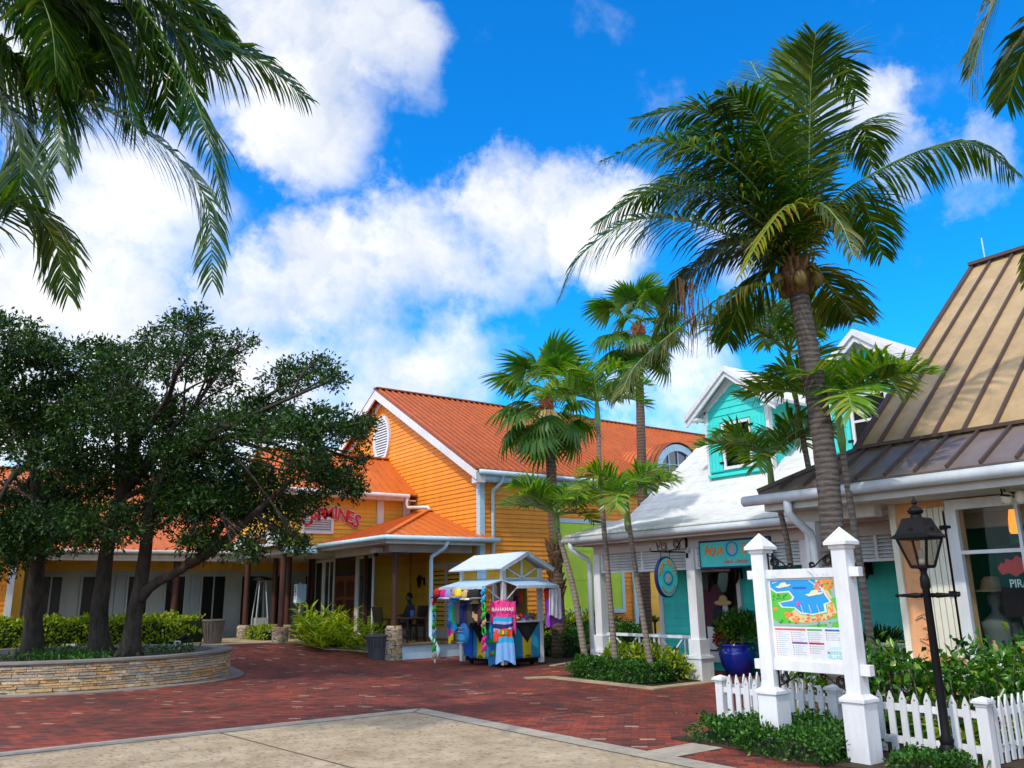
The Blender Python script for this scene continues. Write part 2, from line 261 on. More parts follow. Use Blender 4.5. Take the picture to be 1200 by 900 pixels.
# ------------------------------------------------------------------ mesh builder
class MB:
    def __init__(s): s.v = []; s.f = []; s.m = []
    def add(s, vs, fs, mi=0):
        o = len(s.v); s.v += [tuple(v) for v in vs]; s.f += [tuple(i+o for i in f) for f in fs]; s.m += [mi]*len(fs)
    def poly(s, pts, mi=0): s.add(pts, [tuple(range(len(pts)))], mi)
    def box(s, x0, x1, y0, y1, z0, z1, mi=0):
        x0, x1 = sorted((x0, x1)); y0, y1 = sorted((y0, y1)); z0, z1 = sorted((z0, z1))
        s.add([(x0,y0,z0),(x1,y0,z0),(x1,y1,z0),(x0,y1,z0),(x0,y0,z1),(x1,y0,z1),(x1,y1,z1),(x0,y1,z1)],
              [(3,2,1,0),(4,5,6,7),(0,1,5,4),(1,2,6,5),(2,3,7,6),(3,0,4,7)], mi); return s
    def prism(s, pts, vec, mi=0):
        n = len(pts); vec = Vector(vec); a = [Vector(p) for p in pts]; b = [p+vec for p in a]
        nn = Vector((0,0,0))
        for i in range(1, n-1): nn += (a[i]-a[0]).cross(a[i+1]-a[0])
        fl = nn.dot(vec) > 0
        fs = [tuple(range(n-1,-1,-1)), tuple(range(n,2*n))]+[(i,(i+1)%n,(i+1)%n+n,i+n) for i in range(n)]
        if not fl: fs = [f[::-1] for f in fs]
        s.add(a+b, fs, mi); return s
    def beam(s, p0, p1, w, h, upv=(0,0,1), mi=0):
        p0 = Vector(p0); p1 = Vector(p1); t = (p1-p0).normalized(); u = Vector(upv)
        if abs(t.dot(u.normalized())) > .99: u = Vector((1,0,0))
        sd = t.cross(u).normalized(); u = sd.cross(t).normalized()
        a = [p0+sd*(w/2)*i+u*(h/2)*j for i, j in ((-1,-1),(1,-1),(1,1),(-1,1))]
        s.prism(a, p1-p0, mi); return s
    def tube(s, pts, rad, n=8, mi=0, cap=True):
        pts = [Vector(p) for p in pts]
        if isinstance(rad, (int, float)): rad = [rad]*len(pts)
        vs = []; fs = []; pu = None
        for i, p in enumerate(pts):
            t = (pts[min(i+1,len(pts)-1)]-pts[max(i-1,0)]).normalized()
            if pu is None: pu = t.orthogonal().normalized()
            pu = (pu-t*pu.dot(t)).normalized(); w = t.cross(pu)
            for k in range(n):
                a = 2*PI*k/n; vs.append(p+(pu*math.cos(a)+w*math.sin(a))*rad[i])
        for i in range(len(pts)-1):
            for k in range(n):
                k2 = (k+1)%n; fs.append((i*n+k, i*n+k2, (i+1)*n+k2, (i+1)*n+k))
        if cap: fs.append(tuple(range(n-1,-1,-1))); fs.append(tuple((len(pts)-1)*n+k for k in range(n)))
        s.add(vs, fs, mi); return s
    def lathe(s, prof, c=(0,0,0), n=24, mi=0, sx=1, sy=1):
        vs = []; fs = []
        for r, z in prof:
            for k in range(n):
                a = 2*PI*k/n; vs.append((c[0]+r*math.cos(a)*sx, c[1]+r*math.sin(a)*sy, c[2]+z))
        for i in range(len(prof)-1):
            for k in range(n):
                k2 = (k+1)%n; fs.append((i*n+k, i*n+k2, (i+1)*n+k2, (i+1)*n+k))
        fs.append(tuple(range(n-1,-1,-1))); fs.append(tuple((len(prof)-1)*n+k for k in range(n)))
        s.add(vs, fs, mi); return s
    def ell(s, c, r, n=12, m=8, mi=0):
        prof = [(max(.001, math.sin(PI*i/m)), -math.cos(PI*i/m)) for i in range(m+1)]
        o = len(s.v); s.lathe(prof, n=n, mi=mi)
        for i in range(o, len(s.v)):
            v = s.v[i]; s.v[i] = (c[0]+v[0]*r[0], c[1]+v[1]*r[1], c[2]+v[2]*r[2])
        return s
    def xf(s, M, o=0):
        for i in range(o, len(s.v)): s.v[i] = tuple(M @ Vector(s.v[i]))
        return s
    def jit(s, a, o=0):
        for i in range(o, len(s.v)): s.v[i] = tuple(c+random.uniform(-a, a) for c in s.v[i])
    def build(s, name, mats, parent=None, smooth=False, bevel=0, local=False):
        base = Vector((0,0,0)); p = None if local else parent
        while p: base += p.location; p = p.parent
        me = bpy.data.meshes.new(name)
        me.from_pydata([tuple(Vector(v)-base) for v in s.v], [], s.f)
        for m in (mats if isinstance(mats, (list, tuple)) else [mats]): me.materials.append(MT[m] if isinstance(m, str) else m)
        me.polygons.foreach_set('material_index', s.m)
        if smooth:
            me.polygons.foreach_set('use_smooth', [True]*len(s.f))
        me.update()
        o = bpy.data.objects.new(name, me); COL.objects.link(o)
        if parent: o.parent = parent
        if smooth == 'auto':
            try: me.set_sharp_from_angle(angle=math.radians(40))
            except Exception: pass
        if bevel:
            b = o.modifiers.new('edge', 'BEVEL'); b.width = bevel; b.segments = 2; b.limit_method = 'ANGLE'
        return o
def tag(o, label=None, cat=None, group=None, kind=None):
    if label: o['label'] = label
    if cat: o['category'] = cat
    if group: o['group'] = group
    if kind: o['kind'] = kind
    return o
def thing(name, label, cat, loc=(0,0,0), group=None, rz=0):
    o = bpy.data.objects.new(name, None); COL.objects.link(o); o.location = loc; o.rotation_euler.z = rz
    o.empty_display_size = .2
    return tag(o, label, cat, group)
def copy_tree(o, parent=None):
    c = o.copy(); COL.objects.link(c)
    if parent: c.parent = parent
    for ch in list(o.children): copy_tree(ch, c)
    return c
def text_mb(mb, txt, size, org, ux, uy, ext=.01, mi=0, align='CENTER', arch=0., bold=0., sx=1., shear=0):
    """built-in font letters laid on the plane org + u*ux + v*uy, raised by ext"""
    cu = bpy.data.curves.new('t', 'FONT'); cu.body = txt; cu.size = size; cu.align_x = align; cu.align_y = 'CENTER'; cu.extrude = ext/2; cu.offset = bold; cu.shear = shear; cu.resolution_u = 3
    ob = bpy.data.objects.new('t', cu); COL.objects.link(ob)
    dg = bpy.context.evaluated_depsgraph_get(); me = bpy.data.meshes.new_from_object(ob.evaluated_get(dg))
    ux = Vector(ux).normalized(); uy = Vector(uy).normalized(); n = ux.cross(uy); org = Vector(org)
    vs = []
    for v in me.vertices:
        u, w, d = v.co.x*sx, v.co.y, v.co.z
        if arch: 
            w = w - arch*u*u
        vs.append(org+ux*u+uy*w+n*(d+ext/2))
    mb.add(vs, [tuple(p.vertices) for p in me.polygons], mi)
    bpy.data.objects.remove(ob); bpy.data.curves.remove(cu); bpy.data.meshes.remove(me)
# walls & roofs
def siding(mb, ax, c, s, lo, hi, z0, z1, st=.13, lap=.022, mi=0):
    """lapped boards on the plane ax=c facing s; lo/hi give the horizontal extent at a height"""
    f = lambda h: h if callable(h) else (lambda z: h)
    lo = f(lo); hi = f(hi); z = z0
    pt = (lambda o, h, zz: (c+s*o, h, zz)) if ax == 'x' else (lambda o, h, zz: (h, c+s*o, zz))
    while z < z1-1e-4:
        t = min(z+st, z1); a0, a1, b0, b1 = lo(z), hi(z), lo(t), hi(t)
        if a1-a0 < .02: break
        if b1 < b0: b0 = b1 = (a0+a1)/2
        mb.add([pt(lap, a0, z), pt(lap, a1, z), pt(0, b1, t), pt(0, b0, t), pt(0, a0, z), pt(0, a1, z)], [(0,1,2,3), (4,5,1,0)], mi)
        z = t
def clip_line(poly2, u):
    r = []
    n = len(poly2)
    for i in range(n):
        a, b = poly2[i], poly2[(i+1)%n]
        if (a[0]-u)*(b[0]-u) < 0:
            t = (u-a[0])/(b[0]-a[0]); r.append(a[1]+t*(b[1]-a[1]))
    return (min(r), max(r)) if len(r) >= 2 else None
def roof(mb, poly, edir, sp, th=.05, sw=.03, sh=.035, mi=0, ms=0, phase=.5):
    """slab with standing seams running up the slope"""
    P = [Vector(p) for p in poly]; n = Vector((0,0,0))
    for i in range(1, len(P)-1): n += (P[i]-P[0]).cross(P[i+1]-P[0])
    n.normalize()
    if n.z < 0: n = -n
    mb.prism(P, -n*th, mi)
    if not sp: return
    e = Vector(edir).normalized(); u = n.cross(e).normalized()
    if u.z < 0: u = -u
    q = [((p-P[0]).dot(e), (p-P[0]).dot(u)) for p in P]
    a = min(x for x, _ in q); b = max(x for x, _ in q); x = a+sp*phase
    while x < b:
        c = clip_line(q, x)
        if c and c[1]-c[0] > .05:
            mb.beam(P[0]+e*x+u*c[0]+n*sh/2, P[0]+e*x+u*c[1]+n*sh/2, sw, sh, n, ms)
        x += sp
# leaves
def leaf_obj(name, C, Dn, Nn, Ln, Wd, mat, parent=None, fold=.25, base=None):
    """N diamond leaves as one mesh: base, two sides, tip"""
    C = np.asarray(C, float); n = len(C)
    if base is None:
        b = Vector((0,0,0)); p = parent
        while p: b += p.location; p = p.parent
        base = b
    C = C - np.array(base)
    Dn = Dn/np.linalg.norm(Dn, axis=1)[:, None]
    Sd = np.cross(Dn, Nn); Sd /= (np.linalg.norm(Sd, axis=1)[:, None]+1e-9); Nn = np.cross(Sd, Dn)
    Ln = np.broadcast_to(np.asarray(Ln, float), (n,))[:, None]; Wd = np.broadcast_to(np.asarray(Wd, float), (n,))[:, None]
    V = np.empty((n, 4, 3))
    V[:, 0] = C; V[:, 1] = C+Dn*Ln*.5+Sd*Wd*.5+Nn*Wd*fold; V[:, 2] = C+Dn*Ln-Nn*Ln*.08; V[:, 3] = C+Dn*Ln*.5-Sd*Wd*.5+Nn*Wd*fold
    me = bpy.data.meshes.new(name); me.vertices.add(4*n); me.vertices.foreach_set('co', V.ravel())
    idx = np.arange(4*n).reshape(n, 4)
    tri = np.concatenate([idx[:, [0,1,2]], idx[:, [0,2,3]]], 1).ravel()
    me.loops.add(len(tri)); me.loops.foreach_set('vertex_index', tri)
    me.polygons.add(2*n); me.polygons.foreach_set('loop_start', np.arange(0, 6*n, 3)); me.polygons.foreach_set('loop_total', np.full(2*n, 3))
    me.update(); me.validate(); me.materials.append(MT[mat] if isinstance(mat, str) else mat)
    o = bpy.data.objects.new(name, me); COL.objects.link(o)
    if parent: o.parent = parent
    return o
def rand_dir(n, zb=0.):
    d = rng.normal(size=(n, 3)); d /= np.linalg.norm(d, axis=1)[:, None]; d[:, 2] += zb
    return d/np.linalg.norm(d, axis=1)[:, None]
def hedge(name, label, boxes, n, ln, wd, mat, group=None, cat='hedge', core=True, rough=.06):
    """clipped shrub: leaves spread through the skin of several rounded boxes over a dark twiggy core"""
    x0, x1, y0, y1, z0, z1 = boxes[0]
    root = thing(name, label, cat, ((x0+x1)/2, (y0+y1)/2, z0), group)
    areas = [((b[1]-b[0])*(b[3]-b[2])+2*((b[1]-b[0])+(b[3]-b[2]))*(b[5]-b[4])) for b in boxes]
    C = []; Dn = []
    for b, a in zip(boxes, areas):
        k = int(n*a/sum(areas)); c = np.array([(b[0]+b[1])/2, (b[2]+b[3])/2, (b[4]+b[5])/2]); h = np.array([(b[1]-b[0])/2, (b[3]-b[2])/2, (b[5]-b[4])/2])
        q = rng.uniform(-1, 1, (k, 3)); m = np.argmax(np.abs(q)*(h.max()/h)**.0+rng.uniform(0, .2, (k, 3)), 1)
        w = np.array([h[1]*h[2], h[0]*h[2], h[0]*h[1]]); m = rng.choice(3, k, p=w/w.sum())
        sg = np.where(rng.random(k) < .5, -1, 1); sg = np.where((m == 2), 1, sg)
        q[np.arange(k), m] = sg*(1-np.abs(rng.normal(0, .10, k)))
        out = q.copy(); nn = np.zeros((k, 3)); nn[np.arange(k), m] = sg
        # soften corners and make the surface lumpy
        pt = c+q*h; lump = np.sin(pt[:, 0]*5.1+pt[:, 1]*3.3)*np.sin(pt[:, 1]*4.7-pt[:, 2]*6.)*rough
        cor = np.clip((np.abs(q).sum(1)-1.9), 0, 1)
        pt = pt-(q*h)*(cor*.22)[:, None]+nn*(lump+rng.normal(0, rough*.4, k))[:, None]
        C.append(pt); d = nn*.7+rand_dir(k, .25)*.9; Dn.append(d)
    C = np.concatenate(C); Dn = np.concatenate(Dn); k = len(C)
    C[:, 2] = np.maximum(C[:, 2], z0+.01)
    leaf_obj('foliage', C, Dn, rand_dir(k, .6), rng.uniform(.7, 1.3, k)*ln, rng.uniform(.8, 1.2, k)*wd, mat, root)
    if core:
        for b in boxes:
            mb = MB(); dx = min(.12, (b[1]-b[0])*.2); dy = min(.12, (b[3]-b[2])*.2)
            for i in range(int(6+(b[1]-b[0])*(b[3]-b[2])*12)):
                x = random.uniform(b[0]+dx, b[1]-dx); y = random.uniform(b[2]+dy, b[3]-dy)
                mb.tube([(x, y, b[4]-.02), (x+random.uniform(-.1, .1), y+random.uniform(-.1, .1), (b[4]+b[5])/2), (x+random.uniform(-.15, .15), y+random.uniform(-.15, .15), b[5]-.06)], [.012, .009, .004], 4)
            mb.build('stem', 'bark', root)
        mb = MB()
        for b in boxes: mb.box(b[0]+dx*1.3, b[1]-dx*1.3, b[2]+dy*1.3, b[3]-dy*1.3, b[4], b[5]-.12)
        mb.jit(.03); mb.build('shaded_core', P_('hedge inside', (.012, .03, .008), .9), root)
    return root
# ------------------------------------------------------------------ sky, sun, world
def sky():
    w = bpy.data.worlds.new('World'); S.world = w; w.use_nodes = True; nt = w.node_tree
    bg = nt.nodes['Background']
    s = Vector((-.61, -.19, .77)).normalized()
    el = math.asin(s.z); az = math.atan2(s.x, s.y)
    st = N(nt, 'ShaderNodeTexSky', sky_type='NISHITA'); st.sun_disc = False; st.sun_elevation = el; st.sun_rotation = az
    st.altitude = 0; st.air_density = 1.; st.dust_density = .15; st.ozone_density = 3.
    hs = N(nt, 'ShaderNodeHueSaturation', Saturation=1.22, Value=1.); L(nt, st.outputs[0], hs.inputs['Color'])
    mu = N(nt, 'ShaderNodeMix', data_type='RGBA', blend_type='MULTIPLY'); mu.inputs[0].default_value = 1.; mu.inputs[7].default_value = (.12, 1.55, 2.25, 1)
    L(nt, hs.outputs[0], mu.inputs[6])
    tc = N(nt, 'ShaderNodeTexCoord'); V = tc.outputs['Generated']
    n0 = N(nt, 'ShaderNodeTexNoise', Scale=4.5, Detail=7., Roughness=.62); L(nt, V, n0.inputs['Vector'])
    sb = N(nt, 'ShaderNodeVectorMath', operation='SUBTRACT'); sb.inputs[1].default_value = (.5, .5, .5); L(nt, n0.outputs['Color'], sb.inputs[0])
    sc = N(nt, 'ShaderNodeVectorMath', operation='SCALE'); sc.inputs['Scale'].default_value = .26; L(nt, sb.outputs[0], sc.inputs[0])
    ad = N(nt, 'ShaderNodeVectorMath', operation='ADD'); L(nt, V, ad.inputs[0]); L(nt, sc.outputs[0], ad.inputs[1])
    nm = N(nt, 'ShaderNodeVectorMath', operation='NORMALIZE'); L(nt, ad.outputs[0], nm.inputs[0])
    blobs = [(60,40,150,1),(200,60,130,1),(330,60,140,1),(420,60,95,1),(370,150,90,.9),(120,230,140,1),(40,300,130,1),(150,300,80,.8),
             (150,400,110,1),(20,420,140,1),(290,360,95,1),(380,340,100,1),(470,300,100,1),(560,290,95,1),(640,250,85,1),(700,230,70,.9),(580,215,60,.7),
             (420,430,110,1),(520,440,95,1),(330,470,120,1),(200,500,140,1),(600,330,60,.6),(790,470,60,.9),(830,440,60,.8),(700,300,60,.7),
             (1010,150,55,.6),(1050,190,50,.6),(1140,185,60,.55),(1040,120,30,.45),(870,300,60,.5),(100,120,110,.8),(560,430,70,.7),(760,500,50,.8)]
    acc = None
    for x, y, r, wt in blobs:
        d = ray(x, y).normalized(); a = r/F/(1+((x-600)**2+(y-450)**2)/F/F)
        dt = N(nt, 'ShaderNodeVectorMath', operation='DOT_PRODUCT'); dt.inputs[1].default_value = d; L(nt, nm.outputs[0], dt.inputs[0])
        mr = N(nt, 'ShaderNodeMapRange', interpolation_type='SMOOTHSTEP'); mr.inputs[1].default_value = math.cos(a*1.35); mr.inputs[2].default_value = math.cos(a*.2); mr.inputs[4].default_value = wt
        L(nt, dt.outputs['Value'], mr.inputs[0])
        acc = mr.outputs[0] if acc is None else math_(nt, 'MAXIMUM', acc, mr.outputs[0])
    # rest of the sky, out of view: dense clouds overbrightened as fill light
    mid = ray(560, 330).normalized()
    dt = N(nt, 'ShaderNodeVectorMath', operation='DOT_PRODUCT'); dt.inputs[1].default_value = mid; L(nt, V, dt.inputs[0])
    away = N(nt, 'ShaderNodeMapRange', interpolation_type='SMOOTHSTEP'); away.inputs[1].default_value = .76; away.inputs[2].default_value = .66; L(nt, dt.outputs['Value'], away.inputs[0])
    n1 = N(nt, 'ShaderNodeTexNoise', Scale=2.2, Detail=6., Roughness=.55); L(nt, V, n1.inputs['Vector'])
    r1 = N(nt, 'ShaderNodeMapRange', interpolation_type='SMOOTHSTEP'); r1.inputs[1].default_value = .36; r1.inputs[2].default_value = .55; L(nt, n1.outputs['Fac'], r1.inputs[0])
    acc = math_(nt, 'MAXIMUM', acc, math_(nt, 'MULTIPLY', r1.outputs[0], away.outputs[0]))
    n2 = N(nt, 'ShaderNodeTexNoise', Scale=9., Detail=9., Roughness=.66); L(nt, V, n2.inputs['Vector'])
    den = math_(nt, 'ADD', acc, math_(nt, 'MULTIPLY', math_(nt, 'SUBTRACT', n2.outputs['Fac'], .5), 1.35))
    n4 = N(nt, 'ShaderNodeTexNoise', Scale=3.2, Detail=4., Roughness=.5); mp4 = N(nt, 'ShaderNodeMapping'); mp4.inputs['Rotation'].default_value = (0, .5, .9); mp4.inputs['Scale'].default_value = (1, 2.2, 2.2); L(nt, V, mp4.inputs['Vector']); L(nt, mp4.outputs[0], n4.inputs['Vector'])
    den = math_(nt, 'ADD', den, math_(nt, 'MULTIPLY', math_(nt, 'SUBTRACT', n4.outputs['Fac'], .54), 1.7))
    cl = N(nt, 'ShaderNodeMapRange', interpolation_type='SMOOTHSTEP'); cl.inputs[1].default_value = .18; cl.inputs[2].default_value = 1.12; L(nt, den, cl.inputs[0])
    cov = math_(nt, 'MULTIPLY', cl.outputs[0], .96)
    n3 = N(nt, 'ShaderNodeTexNoise', Scale=5., Detail=6., Roughness=.6); L(nt, nm.outputs[0], n3.inputs['Vector'])
    cr = N(nt, 'ShaderNodeValToRGB'); e = cr.color_ramp.elements; e[0].position = .36; e[1].position = .60
    e[0].color = (5.9, 6.4, 7.3, 1); e[1].color = (9.6, 9.3, 9.0, 1)
    L(nt, n3.outputs['Fac'], cr.inputs[0])
    vb = N(nt, 'ShaderNodeVectorMath', operation='SCALE'); L(nt, cr.outputs[0], vb.inputs[0]); L(nt, math_(nt, 'MULTIPLY_ADD', away.outputs[0], .9, 1.), vb.inputs['Scale'])  # unseen clouds scaled up to lighten the shaded sides
    mx = N(nt, 'ShaderNodeMix', data_type='RGBA'); L(nt, cov, mx.inputs[0]); L(nt, mu.outputs[2], mx.inputs[6]); L(nt, vb.outputs[0], mx.inputs[7])
    L(nt, mx.outputs[2], bg.inputs['Color']); bg.inputs['Strength'].default_value = .13
    sl = bpy.data.lights.new('sun', 'SUN'); so = bpy.data.objects.new('sun', sl); COL.objects.link(so)
    sl.energy = 2.8; sl.angle = math.radians(1.6); sl.color = (1., .92, .80)
    so.rotation_euler = s.to_track_quat('Z', 'Y').to_euler(); so.location = (0, 0, 60)
sky()
vs = S.view_settings; vs.view_transform = 'Standard'; vs.look = 'None'; vs.exposure = 0.; vs.gamma = 1.; vs.use_curve_mapping = False
S.cycles.use_denoising = True
try: S.cycles.denoiser = 'OPENIMAGEDENOISE'
except Exception: pass
S.cycles.max_bounces = 8; S.cycles.transparent_max_bounces = 12; S.cycles.caustics_reflective = False; S.cycles.caustics_refractive = False
S.cycles.sample_clamp_indirect = 6
# ------------------------------------------------------------------ ground
def ground():
    ys = [-300, -60, 0, 10, 20]+[21+4.5*i/12 for i in range(13)]+[27, 30, 40, 60, 120, 600]
    xs = [-500, -60, -10, 0, 5, 10, 15, 20, 30, 60, 120, 600]
    mb = MB(); vs = [(x, y, terr(y)) for y in ys for x in xs]; n = len(xs)
    mb.add(vs, [(j*n+i, j*n+i+1, (j+1)*n+i+1, (j+1)*n+i) for j in range(len(ys)-1) for i in range(n-1)])
    tag(mb.build('ground', 'brick', smooth=True), kind='structure')
    # stamped concrete slab with smooth border bands, butted edge to edge
    a = .34; mb = MB()
    c0 = (-14, 12.75); c1 = (7.16, 12.2); c2 = (7.18, -20); c3 = (-14, -20)
    mb.poly([(-14, -20, .004), (7.18-a, -20, .004), (7.18-a, 12.2-a, .004), (-14, 12.75-a, .004)]); tag(mb.build('concrete_slab', 'concrete'), kind='structure')
    mb = MB()
    mb.poly([(-14, 12.75-a, .004), (7.18-a, 12.2-a, .004), (7.18, 12.2, .004), (-14, 12.75, .004)])
    mb.poly([(7.18-a, -20, .004), (7.18, -20, .004), (7.18, 12.2, .004), (7.18-a, 12.2-a, .004)])
    mb.poly([(7.185, 6.75, .004), (9.0, 6.75, .004), (9.0, 7.2, .004), (7.185, 7.2, .004)])
    tag(mb.build('concrete_border', 'conc2'), kind='structure')
    mb = MB(); w = .012
    for p, q in (((-14, 12.75-a), (6.84, 12.2-a)), ((6.84, 11.86), (6.84, -20)), ((3.9, 11.93), (5.6, -6)), ((6.84, 11.86), (7.18, 12.2))):
        d = (Vector(q)-Vector(p)).normalized(); nn = Vector((-d.y, d.x))*w
        mb.poly([(p[0]-nn.x, p[1]-nn.y, .008), (q[0]-nn.x, q[1]-nn.y, .008), (q[0]+nn.x, q[1]+nn.y, .008), (p[0]+nn.x, p[1]+nn.y, .008)])
    tag(mb.build('concrete_joint', P_('dark joint line', (.10, .08, .06), .9)), kind='structure')  # thin dark lines along the slab joints
    # flush tan kerbs
    def strip(name, pts, w, z=.02, mat='kerb'):
        mb = MB(); P = [Vector((p[0], p[1], 0)) for p in pts]; Lf = []; Rt = []
        for i, p in enumerate(P):
            t0 = (P[i]-P[i-1]).normalized() if i else (P[1]-P[0]).normalized(); t1 = (P[i+1]-P[i]).normalized() if i < len(P)-1 else t0
            b = (t0+t1).normalized(); nn = Vector((-b.y, b.x, 0))*(w/2/max(.4, b.dot(t0))); Lf.append(p+nn); Rt.append(p-nn)
        for i in range(len(P)-1):
            q = [Rt[i], Rt[i+1], Lf[i+1], Lf[i]]
            mb.prism([Vector((v.x, v.y, terr(v.y)-.05)) for v in q], (0, 0, .05+z))
        return tag(mb.build(name, mat), kind='structure')
    strip('garden_kerb', [(11.2, 14.75), (11.72, 14.5), (11.72, 11.5), (13.6, 11.5)], .3)
    strip('side_kerb', [(13.55, 16.7), (15.6, 17.6)], .2)
    strip('shop_kerb', [(13.62, 11.52), (13.62, 3)], .25, .012)
    # sidewalk round the planting bed in front of the restaurant
    edge = [at(x, y, Z=z) for x, y, z in ((456, 771, 0), (415, 771, .0), (384, 768.5, .08), (355, 760, .25), (332, 754.5, .38), (285, 751, .41), (258, 752, .415), (200, 757, .42), (0, 760, .42))]
    strip('restaurant_kerb', [(p.x, p.y) for p in edge], .28, .03)
    mb = MB(); inner = [(p.x, p.y) for p in edge]+[(2, 33), (16, 33), (16, 22)]
    mb = MB()
    vs = [(p.x, p.y, terr(p.y)+.006) for p in edge]; far = [(p.x+2.5, max(p.y+2, 24), .43) for p in edge]
    for i in range(len(edge)-1): mb.poly([vs[i], far[i], far[i+1], vs[i+1]])
    mb.poly([(-4, 26, .424), (16, 26, .424), (16, 34, .424), (-4, 34, .424)])
    tag(mb.build('sidewalk', 'kerb'), kind='structure')
    # soil beds
    mb = MB(); mb.box(11.86, 13.3, 11.65, 14.5, -.02, .03); mb.box(9.05, 11.9, -2, 7.5, -.02, .03); mb.box(7.95, 8.95, 4.4, 7.55, -.02, .025)
    mb.poly([(13.6, 16.8, .012), (15.6, 17.7, .012), (21.5, 17.7, .012), (21.5, 21.1, .012), (14.6, 21.1, .012), (14.2, 18.5, .012)])
    tag(mb.build('planting_soil', 'soil'), kind='structure')
    mb = MB(); mb.box(13.45, 15.2, 3, 14.6, -.02, .015)
    tag(mb.build('porch_floor', 'brick'), kind='structure')
    # fallen leaves and scraps on the paving
    k = 260; C = np.stack([rng.uniform(4, 13, k), rng.uniform(8, 20, k), np.full(k, .012)], 1)
    d = rand_dir(k); d[:, 2] *= .1
    tag(leaf_obj('leaf_litter', C, d, np.tile([0, 0, 1.], (k, 1)), rng.uniform(.02, .06, k), .02, leafmat('dry leaf', (.25, .16, .07), (.45, .36, .22)), base=(0,0,0)), 'small dry fallen leaves scattered over the red brick paving', 'fallen leaves', kind='stuff')
ground()
# ------------------------------------------------------------------ fronds & palms
def crom(P, m):
    P = [Vector(p) for p in P]; P = [P[0]*2-P[1]]+P+[P[-1]*2-P[-2]]; out = []
    n = len(P)-3
    for j in range(m+1):
        t = j/m*n; i = min(int(t), n-1); f = t-i; a, b, c, d = P[i:i+4]
        out.append(.5*((2*b)+(c-a)*f+(2*a-5*b+4*c-d)*f*f+(3*b-a-3*c+d)*f**3))
    return out
def frond_mesh(mb, rib, nl, ll, lw, droop, start=.12, rad=.018, stiff=.55, upref=(0,0,1), lift=.03, tipk=.3, jit=.17, rng_=random, mi=0, mr=1, seg=3):
    """pinnate leaf: rib tube plus two rows of strap leaflets that sag"""
    rad_ = [rad*(1-.9*i/len(rib))+.002 for i in range(len(rib))]
    mb.tube(rib, rad_, 5, mr)
    m = len(rib)-1
    for k in range(nl):
        t = start+(1-start)*(k+.5)/nl; f = t*m; i = min(int(f), m-1); p = rib[i].lerp(rib[i+1], f-i)
        T = (rib[i+1]-rib[i]).normalized(); U = Vector(upref); Sd = T.cross(U)
        if Sd.length < .15: Sd = T.cross(fw)
        Sd.normalize(); U = Sd.cross(T).normalized()
        s = (t-start)/(1-start); le = ll*(.55+.45*math.sin(min(1, s*2.2)*PI/2))*(1-(1-tipk)*max(0, (s-.45)/.55)**1.6)
        for sg in (-1, 1):
            if rng_.random() < .06: continue
            d = (T*(stiff+.35*s)+Sd*sg*(1-.25*s)+U*lift+Vector([rng_.uniform(-jit, jit) for _ in range(3)])).normalized()
            q = p.copy(); l1 = le*rng_.uniform(.85, 1.1); vs = []
            w0 = lw*(.8+.4*math.sin(s*PI)); tw = U.lerp(T, .25).normalized()
            dr = droop*rng_.uniform(.75, 1.25)
            for j in range(seg+1):
                e = j/seg; w = w0*(.6 if j == 0 else 1.-.15*e if j < seg else .06)
                sd2 = d.cross(tw).normalized()*w/2
                vs += [q+sd2, q-sd2]
                d = (d+Vector((0, 0, -dr*(.25+e)))).normalized(); q = q+d*l1/seg
            mb.add(vs, [(2*j, 2*j+1, 2*j+3, 2*j+2) for j in range(seg)], mi)
def coco_trace(root, traces, D0, base, mats=('cocoleaf', 'shaft'), ll=.75, nl=62, droop=.38, lw=.045):
    for tr in traces:
        pts, dd = tr[0], tr[1]; kw = tr[2] if len(tr) > 2 else {}
        n = len(pts); P = []
        for i, (x, y) in enumerate(pts):
            e = i/(n-1); P.append(at(x, y, D=D0+dd*(e**1.2)))
        P = [base]+P if base is not None else P
        kw = dict(kw); mt = kw.pop('mat', mats[0]); L_ = kw.pop('ll', ll); nl_ = kw.pop('nl', nl); dr = kw.pop('droop', droop); w_ = kw.pop('lw', lw)
        mb = MB(); frond_mesh(mb, crom(P, 26), nl_, L_, w_, dr, **kw)
        mb.build('frond', [mt, 'shaft'], root)
def trunk(mb, pts, r0, r1, n=12, bulge=1.35, rings=0):
    P = crom(pts, 30); R = []
    for i in range(31):
        e = i/30; r = r0+(r1-r0)*e; r *= 1+(bulge-1)*max(0, 1-e*7)**2; R.append(r*(1+(.03 if i % 2 else -.02)))
    mb.tube(P, R, n)
